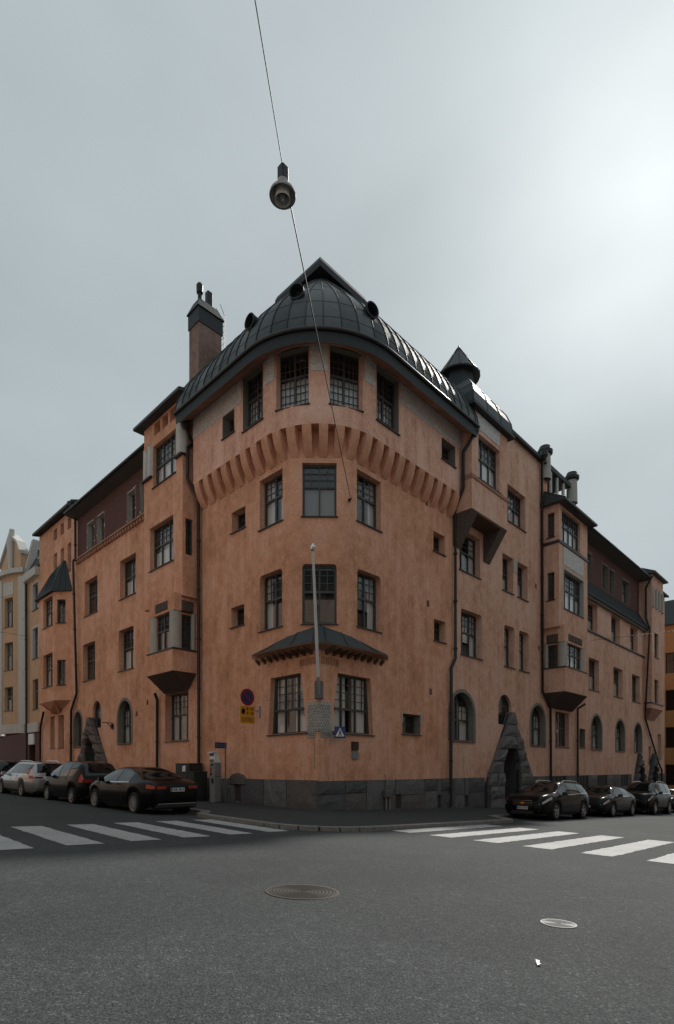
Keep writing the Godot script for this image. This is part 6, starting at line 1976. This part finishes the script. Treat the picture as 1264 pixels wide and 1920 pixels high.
		t = mb(); box(t, Vector3(L * 0.5 - 0.05, 0.34, minf(sd * hf[2].x * 0.92, sd * hf[2].x * 0.72)), Vector3(L * 0.5 + 0.03, 0.365, maxf(sd * hf[2].x * 0.92, sd * hf[2].x * 0.72))); disc(t, Vector3(L * 0.5 + 0.0, 0.41, sd * hf[2].x * 0.8), Vector3(1, 0, 0), 0.05, 0.03, 14); put(t, "fog_light", M.chrome, car)
		if c.get("rails", false):
			t = mb()
			var pts := []
			for k in 9:
				var x := lerpf(c.rail_x[0], c.rail_x[1], k / 8.0)
				var q := sec_at(c, x, 6.8)
				pts.append(Vector3(x, q.y + (0.055 if k > 0 and k < 8 else 0.0), sd * q.x))
			tube(t, pts, 0.018, 6); put(t, "roof_rail", M.chrome, car)
	for e in [["windscreen", c.screen], ["rear_window", c.rear]]:
		t = mb()
		for sd in [1, -1]: patch(t, c, e[1][0], e[1][1], 6.35, 8.99, 0.006, sd, 10, 6)
		t.generate_normals(); put(t, e[0], M.car_glass, car)
	# grille, bumper slot, plates
	var hf2 := section(c, L * 0.5)
	t = mb(); box(t, Vector3(L * 0.5 - 0.02, c.grille[0], -hf2[2].x * c.grille[2]), Vector3(L * 0.5 + 0.048, c.grille[1], hf2[2].x * c.grille[2]), 0.01); put(t, "grille", M.trim, car)
	t = mb(); box(t, Vector3(L * 0.5 + 0.03, c.grille[1] - 0.018, -hf2[2].x * c.grille[2]), Vector3(L * 0.5 + 0.058, c.grille[1] + 0.006, hf2[2].x * c.grille[2]))
	box(t, Vector3(L * 0.5 + 0.03, (c.grille[0] + c.grille[1]) * 0.5 - 0.008, -hf2[2].x * c.grille[2]), Vector3(L * 0.5 + 0.056, (c.grille[0] + c.grille[1]) * 0.5 + 0.014, hf2[2].x * c.grille[2])); put(t, "grille_bar", M.chrome, car)
	t = mb(); box(t, Vector3(L * 0.5 - 0.02, 0.22, -hf2[2].x * 0.6), Vector3(L * 0.5 + 0.04, 0.34, hf2[2].x * 0.6), 0.01); put(t, "air_intake", M.trim, car)
	if c.has("badge"):
		t = mb(); box(t, Vector3(L * 0.5 + 0.055, (c.grille[0] + c.grille[1]) * 0.5 - 0.018, -0.085), Vector3(L * 0.5 + 0.075, (c.grille[0] + c.grille[1]) * 0.5 + 0.022, 0.085), 0.008); box(t, Vector3(L * 0.5 + 0.055, (c.grille[0] + c.grille[1]) * 0.5 - 0.042, -0.035), Vector3(L * 0.5 + 0.073, (c.grille[0] + c.grille[1]) * 0.5 + 0.046, 0.035), 0.008); put(t, "badge", M.amber, car)
	t = mb(); box(t, Vector3(-L * 0.5 - 0.055, c.get("rear_strip", 0.38), -c.W * 0.34), Vector3(-L * 0.5, c.get("rear_strip", 0.38) + 0.022, c.W * 0.34)); put(t, "bumper_strip", M.chrome, car)
	t = mb(); box(t, Vector3(-L * 0.5 - 0.05, 0.24, -c.W * 0.36), Vector3(-L * 0.5 + 0.05, 0.33, c.W * 0.36), 0.01); put(t, "bumper_insert", M.trim, car)
	for q in [[1, c.get("plate_f", 0.5), "plate_text_f"], [-1, c.get("plate_r", 0.72), "plate_text_r"]]:
		t = mb()
		var px: float = q[0] * (L * 0.5 + 0.056)
		var pz: float = c.get("plate_z", 0.0)
		box(t, Vector3(minf(px, px - q[0] * 0.03), q[1] - 0.055, -0.22 + pz), Vector3(maxf(px, px - q[0] * 0.03), q[1] + 0.055, 0.22 + pz))
		var pl := put(t, "number_plate", M.plate, car)
		t = mb(); box(t, Vector3(minf(px, px + q[0] * 0.003), q[1] - 0.05, pz + q[0] * 0.2 - 0.02), Vector3(maxf(px, px + q[0] * 0.003), q[1] + 0.05, pz + q[0] * 0.2 + 0.02)); put(t, "country_band", M.sign_blue, pl)
		if c.has(q[2]):
			words(pl, c[q[2]], 0.082, Transform3D(Basis(Vector3(0, 0, -q[0]), Vector3.UP, Vector3(q[0], 0, 0)), Vector3(px + q[0] * 0.001, q[1], pz)), M.ink)
	return car

func build_cars():
	var coupe := {"L": 4.58, "W": 1.78, "wheel": 0.325, "wf": 1.42, "wr": -1.34, "sill": 0.21, "spokes": 14, "tumble": 0.27, "nose": 0.2,
		"top": [[-2.29, 0.90], [-2.0, 0.985], [-1.62, 1.02], [-1.0, 1.24], [-0.45, 1.36], [0.1, 1.375], [0.55, 1.29], [1.15, 0.985], [1.7, 0.93], [2.1, 0.80], [2.29, 0.66]],
		"belt": [[-2.29, 0.86], [-1.6, 0.93], [0, 0.89], [1.0, 0.87], [1.8, 0.80], [2.29, 0.60]],
		"side_glass": [[-0.15, 0.98], [-1.02, -0.22]], "doors": [-0.55, 0.98], "mirror": 0.74, "head": [1.88, 2.27, 2.9, 4.0, 0.0], "tail": [-2.28, -1.98, 2.95, 3.95], "screen": [0.42, 1.12], "rear": [-1.58, -0.62], "grille": [0.50, 0.66, 0.3], "plate_r": 0.74, "plate_text_r": "FKB-901", "rear_strip": 0.33, "paint": M.black_paint,
		"label": "black two-door coupe parked nearest the left crosswalk, rear towards the viewer", "group": "cars parked on the left street", "at": Vector3(-5.28, 0, -2.75), "front": Vector3(0, 0, -1)}
	make_car(coupe)
	var hatch := {"L": 3.85, "W": 1.70, "wheel": 0.30, "wf": 1.22, "wr": -1.24, "sill": 0.2, "spokes": 7, "tumble": 0.2, "nose": 0.14,
		"top": [[-1.925, 0.92], [-1.8, 1.12], [-1.55, 1.42], [-1.2, 1.50], [-0.4, 1.535], [0.2, 1.50], [0.75, 1.30], [1.25, 1.03], [1.6, 0.94], [1.925, 0.7]],
		"belt": [[-1.925, 0.88], [-1.2, 0.98], [0, 0.93], [1.2, 0.88], [1.925, 0.62]],
		"side_glass": [[0.05, 1.08], [-0.82, -0.03], [-1.4, -0.9]], "doors": [-0.02, -0.85, 1.0], "mirror": 0.86, "head": [1.5, 1.9, 2.9, 4.0, 0.0], "tail": [-1.92, -1.72, 3.0, 5.2], "screen": [0.32, 1.2], "rear": [-1.86, -1.5], "grille": [0.5, 0.62, 0.35], "plate_r": 0.62, "paint": M.black_paint, "window_trim": false,
		"label": "black hatchback parked between the coupe and the silver estate", "group": "cars parked on the left street", "at": Vector3(-5.28, 0, -7.5), "front": Vector3(0, 0, -1)}
	make_car(hatch)
	var estate := {"L": 4.85, "W": 1.82, "wheel": 0.325, "wf": 1.55, "wr": -1.3, "sill": 0.22, "spokes": 10, "tumble": 0.24, "nose": 0.14,
		"top": [[-2.42, 0.93], [-2.3, 1.12], [-2.02, 1.40], [-1.5, 1.47], [-0.4, 1.50], [0.3, 1.44], [0.9, 1.14], [1.25, 0.98], [1.9, 0.90], [2.2, 0.78], [2.42, 0.62]],
		"belt": [[-2.42, 0.89], [-1.5, 0.95], [0, 0.92], [1.2, 0.86], [2.42, 0.56]],
		"side_glass": [[0.1, 1.05], [-0.85, 0.03], [-1.95, -0.92]], "doors": [0.06, -0.88, 1.1], "mirror": 0.85, "head": [1.95, 2.4, 2.8, 4.0, 0.0], "tail": [-2.41, -2.1, 3.0, 3.98], "screen": [0.42, 1.15], "rear": [-2.36, -2.0], "grille": [0.5, 0.66, 0.35], "plate_r": 0.8, "rails": true, "rail_x": [-1.7, 0.2], "paint": M.silver_paint,
		"label": "silver estate car parked behind the black hatchback", "group": "cars parked on the left street", "at": Vector3(-5.35, 0, -12.7), "front": Vector3(0, 0, -1)}
	make_car(estate)
	var c4 := hatch.duplicate()
	c4.paint = M.grey_paint; c4.at = Vector3(-5.3, 0, -18.4); c4.label = "dark grey car at the left picture edge, beyond the silver estate"
	make_car(c4)
	# right-hand street, noses towards the crossing
	var wag := {"L": 4.68, "W": 1.80, "wheel": 0.335, "wf": 1.38, "wr": -1.31, "sill": 0.21, "spokes": 5, "tumble": 0.22, "nose": 0.17,
		"top": [[-2.34, 0.95], [-2.22, 1.12], [-1.95, 1.36], [-1.4, 1.46], [-0.4, 1.49], [0.25, 1.44], [0.85, 1.18], [1.22, 1.03], [1.8, 0.96], [2.15, 0.86], [2.34, 0.70]],
		"belt": [[-2.34, 0.92], [-1.5, 1.02], [0, 0.95], [1.2, 0.90], [1.9, 0.82], [2.34, 0.62]],
		"side_glass": [[0.12, 1.02], [-0.85, 0.05], [-1.85, -0.92]], "doors": [0.08, -0.9, 1.12], "mirror": 0.86, "head": [1.72, 2.3, 3.05, 4.1, 0.0], "tail": [-2.33, -2.08, 3.0, 4.2], "screen": [0.38, 1.16], "rear": [-2.28, -1.9], "grille": [0.52, 0.72, 0.52], "plate_f": 0.44, "plate_text_f": "VNZ-041", "rails": true, "rail_x": [-1.6, 0.15], "paint": M.black_paint, "badge": true,
		"label": "black estate car with chrome roof rails parked nearest the right crosswalk", "group": "cars parked on the right street", "at": Vector3(8.45, 0, 4.62), "front": Vector3(-1, 0, 0)}
	make_car(wag)
	var sal := {"L": 4.72, "W": 1.82, "wheel": 0.325, "wf": 1.45, "wr": -1.36, "sill": 0.2, "spokes": 9, "tumble": 0.25, "nose": 0.17,
		"top": [[-2.36, 0.92], [-2.1, 1.0], [-1.75, 1.04], [-1.1, 1.28], [-0.5, 1.405], [0.05, 1.425], [0.5, 1.35], [1.15, 1.02], [1.75, 0.93], [2.15, 0.82], [2.36, 0.66]],
		"belt": [[-2.36, 0.88], [-1.6, 0.95], [0, 0.92], [1.1, 0.87], [1.9, 0.79], [2.36, 0.58]],
		"side_glass": [[0.08, 1.0], [-0.95, 0.0]], "doors": [0.03, -0.85, 1.1], "mirror": 0.8, "head": [1.85, 2.32, 2.9, 3.95, 0.0], "tail": [-2.35, -2.0, 2.95, 3.95], "screen": [0.42, 1.14], "rear": [-1.7, -0.68], "grille": [0.38, 0.66, 0.3], "plate_f": 0.46, "paint": M.grey_paint, "bright_sill": true,
		"label": "dark grey saloon parked between the black estate and the tall off-roader", "group": "cars parked on the right street", "at": Vector3(14.75, 0, 4.62), "front": Vector3(-1, 0, 0)}
	make_car(sal)
	var suv := {"L": 4.64, "W": 1.88, "wheel": 0.375, "wf": 1.42, "wr": -1.4, "sill": 0.32, "spokes": 5, "tumble": 0.2, "nose": 0.14,
		"top": [[-2.32, 1.1], [-2.24, 1.35], [-2.05, 1.68], [-1.5, 1.76], [-0.4, 1.78], [0.25, 1.72], [0.8, 1.42], [1.12, 1.22], [1.75, 1.15], [2.12, 1.04], [2.32, 0.82]],
		"belt": [[-2.32, 1.08], [-1.5, 1.14], [0, 1.1], [1.1, 1.07], [1.9, 0.98], [2.32, 0.74]],
		"side_glass": [[0.1, 0.98], [-0.85, 0.03], [-1.9, -0.92]], "doors": [0.06, -0.88, 1.05], "mirror": 0.8, "head": [1.75, 2.28, 3.0, 4.05, 0.0], "tail": [-2.31, -2.05, 3.0, 4.3], "screen": [0.4, 1.06], "rear": [-2.27, -1.98], "grille": [0.68, 0.88, 0.45], "plate_f": 0.52, "rails": true, "rail_x": [-1.7, 0.1], "paint": M.black_paint,
		"label": "tall black off-road car third in the row along the right wall", "group": "cars parked on the right street", "at": Vector3(20.95, 0, 4.72), "front": Vector3(-1, 0, 0)}
	make_car(suv)
	var c8 := wag.duplicate()
	c8.erase("badge"); c8.erase("plate_text_f"); c8.paint = M.grey_paint; c8.at = Vector3(26.9, 0, 4.6); c8.label = "dark car last in the row at the right picture edge"
	make_car(c8)
# ---------------------------------------------------------------- houses around
func build_yellow_house():
	var B := thing("yellow_house", "pale yellow house with white trim and rounded bay beyond the orange house", "building")
	var W := mb(); var G := mb(); var T := mb(); var R := mb()
	var hs := []
	var wo := {"cols": 2, "tf": 0.4, "uc": 2, "ur": 1, "rec": 0.18, "fmat": M.frame_light}
	for y in [[5.85, 8.0, 0.0], [9.55, 11.75, 0.16], [13.1, 15.0, 0.1]]:
		var o := merged(wo, {"casing": y[2], "cmat": M.pale} if y[2] > 0 else {})
		hs.append(window(B, FL, 29.25, 30.45, y[0], y[1], 0.0, o))
	wall(W, FL, 29.0, 31.7, 4.8, 15.4, 0, hs)
	# rounded bay
	var P := CornerPath.new()
	var r := 5.2; var cw := 0.95 - r
	for k in 13:
		var v := lerpf(31.7, 37.5, k / 12.0)
		var w := cw + sqrt(r * r - (v - 34.6) * (v - 34.6)) + 0.04
		P.add(v, -w, v, -(w - cw), v - 34.6)
	var hb := []
	for y in [[5.9, 7.7], [9.0, 11.1], [12.3, 14.5]]:
		for v in [[32.8, 33.9], [35.2, 36.4]]: hb.append(window(B, P, v[0], v[1], y[0], y[1], 0.0, merged(wo, {})))
	wall(W, P, 31.7, 37.5, 4.8, 16.3, 0, hb)
	wall(W, FL, 37.5, 46.0, 4.8, 16.0, 0, [])
	for v in [31.95, 34.5, 37.1]:
		var t := mb(); fbox(t, P, v - 0.28, v + 0.28, 4.8, 16.0, -0.02, 0.10, 0.02); put(t, "pilaster", M.pale, B)
	for v in [[32.7, 34.0], [35.1, 36.5]]:
		var t := mb(); fbox(t, P, v[0], v[1], 14.7, 15.7, -0.02, 0.05, 0.015); put(t, "stucco_panel", M.pale, B)
	for q in [[4.15, 4.82, 0.14], [16.2, 16.55, 0.30]]:
		for k in 12:
			var a := lerpf(31.7, 37.5, k / 12.0); var b := lerpf(31.7, 37.5, (k + 1) / 12.0)
			fbox(T, P, a, b, q[0], q[1], -0.1, q[2])
		put(T, "cornice", M.pale, B); T = mb()
	fbox(T, FL, 29.0, 31.7, 4.15, 4.82, -0.1, 0.13); put(T, "cornice", M.pale, B); T = mb(); fbox(T, FL, 29.0, 31.7, 15.4, 16.0, -0.1, 0.32, 0.03); put(T, "cornice", M.pale, B); T = mb(); fbox(T, FL, 37.5, 46.0, 4.15, 4.82, -0.1, 0.13)
	put(T, "cornice", M.pale, B)
	put(W, "wall", M.ochre, B)
	wall(G, FL, 29.0, 46.0, -1.0, 4.15, 0, [{"a": 29.9, "b": 31.2, "c": 0.4, "d": 3.2, "depth": 0.8}])
	quad(G, Vector3(0, -1, -46), Vector3(10, -1, -46), Vector3(10, 16, -46), Vector3(0, 16, -46), Vector3(0, 0, -1))
	put(G, "ground_floor", M.wood_red, B)
	var d := mb(); quad(d, FL.p(29.9, 0.4, -0.78), FL.p(31.2, 0.4, -0.78), FL.p(31.2, 3.2, -0.78), FL.p(29.9, 3.2, -0.78), FL.n); put(d, "gateway_door", M.door_dark, B)
	d = mb(); fbox(d, FL, 29.95, 31.1, 3.25, 4.05, 0.0, 0.12, 0.02); put(d, "shop_sign", M.white, B)
	# gable over the bay, scrolled stone, mansard roof
	d = mb(); poly_prism(d, FL, [Vector2(32.0, 16.4), Vector2(37.2, 16.4), Vector2(37.2, 17.8), Vector2(36.0, 18.4), Vector2(34.5, 19.6), Vector2(32.6, 18.6), Vector2(32.0, 17.8)], -0.1, 0.35); put(d, "gable", M.ochre, B)
	d = mb()
	for q in [[[31.9, 17.7], [32.6, 18.6]], [[32.6, 18.6], [34.5, 19.7]], [[34.5, 19.7], [37.3, 17.8]]]:
		hexa(d, [FL.p(q[0][0], q[0][1], -0.15), FL.p(q[1][0], q[1][1], -0.15), FL.p(q[1][0], q[1][1], 0.5), FL.p(q[0][0], q[0][1], 0.5)], [FL.p(q[0][0], q[0][1] + 0.22, -0.15), FL.p(q[1][0], q[1][1] + 0.22, -0.15), FL.p(q[1][0], q[1][1] + 0.22, 0.5), FL.p(q[0][0], q[0][1] + 0.22, 0.5)])
	tube(d, [FL.p(33.9, 16.6, 0.5), FL.p(33.9, 18.9, 0.5), FL.p(33.9, 20.0, 0.4)], [0.15, 0.30, 0.2], 12)
	hexa(d, [FL.p(31.5, 15.9, -0.3), FL.p(32.1, 15.9, -0.3), FL.p(32.1, 15.9, 0.25), FL.p(31.5, 15.9, 0.25)], [FL.p(31.7, 18.9, -1.4), FL.p(32.1, 18.9, -1.4), FL.p(32.1, 18.9, -0.4), FL.p(31.7, 18.9, -0.4)])
	put(d, "gable_coping", M.pale, B)
	hexa(R, [FL.p(28.95, 16.0, 0.15), FL.p(46, 16.0, 0.15), FL.p(46, 16.0, -9.5), FL.p(28.95, 16.0, -9.5)], [FL.p(28.95, 19.6, -1.6), FL.p(46, 19.6, -1.6), FL.p(46, 19.6, -8), FL.p(28.95, 19.6, -8)])
	put(R, "mansard_roof", M.roof_dark, B)
	d = mb(); lathe(d, Transform3D(Basis(Vector3(0, 0, 1), Vector3(-1, 0, 0), Vector3(0, -1, 0)), FL.p(30.3, 17.4, -0.7)), [[0.36, 0], [0.42, 0.35], [0.30, 0.36], [0.28, 0.2], [0, 0.2]], 18); put(d, "round_dormer", M.galv, B)
	pipe(B, [FL.p(31.35, 15.3, 0.2), FL.p(31.35, 4.9, 0.16), FL.p(31.35, 0.4, 0.16)])

func plain_house(called: String, label: String, f: Fr, s0: float, s1: float, h: float, deep: float, m: Material, lo: float, win := true):
	var B := thing(called, label, "building")
	var W := mb()
	var hs := []
	if win:
		var n := int((s1 - s0) / 3.2)
		for i in n:
			for j in int((h - 2.5) / 3.8):
				var a := s0 + (i + 0.5) * (s1 - s0) / n - 0.65
				hs.append({"a": a, "b": a + 1.3, "c": lo + 1.9 + j * 3.8, "d": lo + 4.0 + j * 3.8, "depth": 0.25})
	wall(W, f, s0, s1, lo - 3.0, lo + h, 0, hs)
	var us := f.u
	quad(W, f.p(s0, lo - 3, 0), f.p(s0, lo - 3, -deep), f.p(s0, lo + h, -deep), f.p(s0, lo + h, 0), -us)
	quad(W, f.p(s1, lo - 3, 0), f.p(s1, lo - 3, -deep), f.p(s1, lo + h, -deep), f.p(s1, lo + h, 0), us)
	quad(W, f.p(s0, lo - 3, -deep), f.p(s1, lo - 3, -deep), f.p(s1, lo + h, -deep), f.p(s0, lo + h, -deep), -f.n)
	put(W, "wall", m, B)
	for q in hs:
		var t := mb()
		quad(t, f.p(q.a, q.c, -0.24), f.p(q.b, q.c, -0.24), f.p(q.b, q.d, -0.24), f.p(q.a, q.d, -0.24), f.n)
		fbox(t, f, (q.a + q.b) * 0.5 - 0.04, (q.a + q.b) * 0.5 + 0.04, q.c, q.d, -0.24, -0.18)
		fbox(t, f, q.a, q.b, q.d - 0.85, q.d - 0.77, -0.24, -0.18)
		put(t, "window", M.car_glass, B)
	var R := mb()
	hexa(R, [f.p(s0 - 0.3, lo + h, 0.4), f.p(s1 + 0.3, lo + h, 0.4), f.p(s1 + 0.3, lo + h, -deep - 0.3), f.p(s0 - 0.3, lo + h, -deep - 0.3)], [f.p(s0 + 1, lo + h + 3.2, -2.5), f.p(s1 - 1, lo + h + 3.2, -2.5), f.p(s1 - 1, lo + h + 3.2, -deep + 2), f.p(s0 + 1, lo + h + 3.2, -deep + 2)])
	put(R, "roof", M.roof_dark, B)

func build_around():
	build_yellow_house()
	# ochre house past the far end of the right-hand street front
	plain_house("ochre_house", "ochre house with dark mansard roof at the right picture edge", Fr.new(Vector3(50.5, 0, 0), Vector3(0, 0, -1), Vector3(-1, 0, 0)), -1.0, 16.0, 18.2, 14.0, M.ochre_dark, -2.1)
	# houses on the other corners of the junction, behind and beside the viewer
	plain_house("cream_house", "cream plastered house across the left street, mirrored in the windows", Fr.new(Vector3(-19.5, 0, 0), Vector3(0, 0, -1), Vector3(1, 0, 0)), -4.0, 60.0, 17.0, 12.0, M.cream, 0.5)
	plain_house("cream_house", "cream plastered house across the right street, mirrored in the windows", Fr.new(Vector3(0, 0, 19.5), Vector3(1, 0, 0), Vector3(0, 0, -1)), -2.0, 70.0, 17.0, 12.0, M.cream, -1.0)
	plain_house("corner_block", "cream corner block diagonally across the junction behind the viewer", Fr.new(Vector3(-20.3, 0, 20.3), Vector3(0.7071, 0, 0.7071), Vector3(0.7071, 0, -0.7071)), -9.0, 9.0, 17.0, 10.0, M.cream, 0.4)
func build_sky(env: Environment, sun_dir: Vector3):
	var w := 768; var h := 384
	var n1 := FastNoiseLite.new(); n1.seed = 31; n1.frequency = 1.3; n1.fractal_octaves = 5; n1.noise_type = FastNoiseLite.TYPE_SIMPLEX_SMOOTH
	var im := Image.create(w, h, false, Image.FORMAT_RGBF)
	for y in h:
		var th := PI * (y + 0.5) / h
		for x in w:
			var ph := TAU * (x + 0.5) / w
			var d := Vector3(sin(ph) * sin(th), cos(th), -cos(ph) * sin(th))
			var el := maxf(d.y, 0.0)
			# thin even overcast, streaky
			var q := Vector3(d.x, d.y * 2.2, d.z)
			var cl := n1.get_noise_3d(q.x * 1.2, q.y * 1.2, q.z * 1.2)
			var c := SKY_BASE * (1.0 + 0.15 * cl)
			c = c.lerp(SKY_BASE * Vector3(1.04, 1.03, 1.02), clampf(1.0 - el * 2.0, 0, 1))
			# veiled sun behind the cloud
			var a := rad_to_deg(acos(clampf(d.dot(sun_dir), -1, 1)))
			var g := GLOW.x * exp(-pow(a / 11.0, 2)) + GLOW.y * exp(-a / 18.0)
			c += Vector3(1.0, 0.985, 0.96) * g * (1.0 + 0.25 * cl)
			if d.y < 0: c = SKY_BASE * 0.5
			im.set_pixel(x, y, Color(c.x, c.y, c.z))
	var sm := PanoramaSkyMaterial.new()
	sm.panorama = ImageTexture.create_from_image(im)
	var sky := Sky.new(); sky.sky_material = sm
	env.sky = sky

const SKY_BASE := Vector3(0.372, 0.43, 0.455)
const GLOW := Vector2(0.14, 0.32)

func _ready():
	rng.seed = 77
	# --- camera: level, lens shifted up
	var cam := Camera3D.new()
	cam.name = "camera"
	cam.projection = Camera3D.PROJECTION_FRUSTUM
	cam.near = 0.1; cam.far = 900.0
	cam.size = 0.1 * 1920.0 / 1036.0
	cam.frustum_offset = Vector2(0, 0.1 * 481.0 / 1036.0)
	cam.transform = Transform3D(Basis(CAM_R, Vector3.UP, -CAM_F), CAM_P)
	add_child(cam)
	cam.current = true
	# --- sky and veiled sun
	var sun_dir := (CAM_R * sin(deg_to_rad(29.5)) * cos(deg_to_rad(42)) + CAM_F * cos(deg_to_rad(29.5)) * cos(deg_to_rad(42)) + Vector3.UP * sin(deg_to_rad(42))).normalized()
	var env := Environment.new()
	env.background_mode = Environment.BG_SKY
	env.tonemap_mode = Environment.TONE_MAPPER_LINEAR
	env.tonemap_exposure = 1.08
	env.sdfgi_enabled = true; env.ssao_enabled = true; env.ssil_enabled = true
	build_sky(env, sun_dir)
	var we := WorldEnvironment.new(); we.name = "environment"; we.environment = env
	add_child(we)
	var sun := DirectionalLight3D.new()
	sun.name = "sun"
	sun.light_energy = 1.25; sun.light_angular_distance = 2.5
	sun.light_color = Color(1.0, 0.975, 0.94)
	sun.shadow_enabled = true
	sun.basis = Basis.looking_at(-sun_dir)
	add_child(sun)
	make_materials()
	make_paths()
	build_ground()
	build_house()
	build_around()
	build_cars()
	build_furniture()
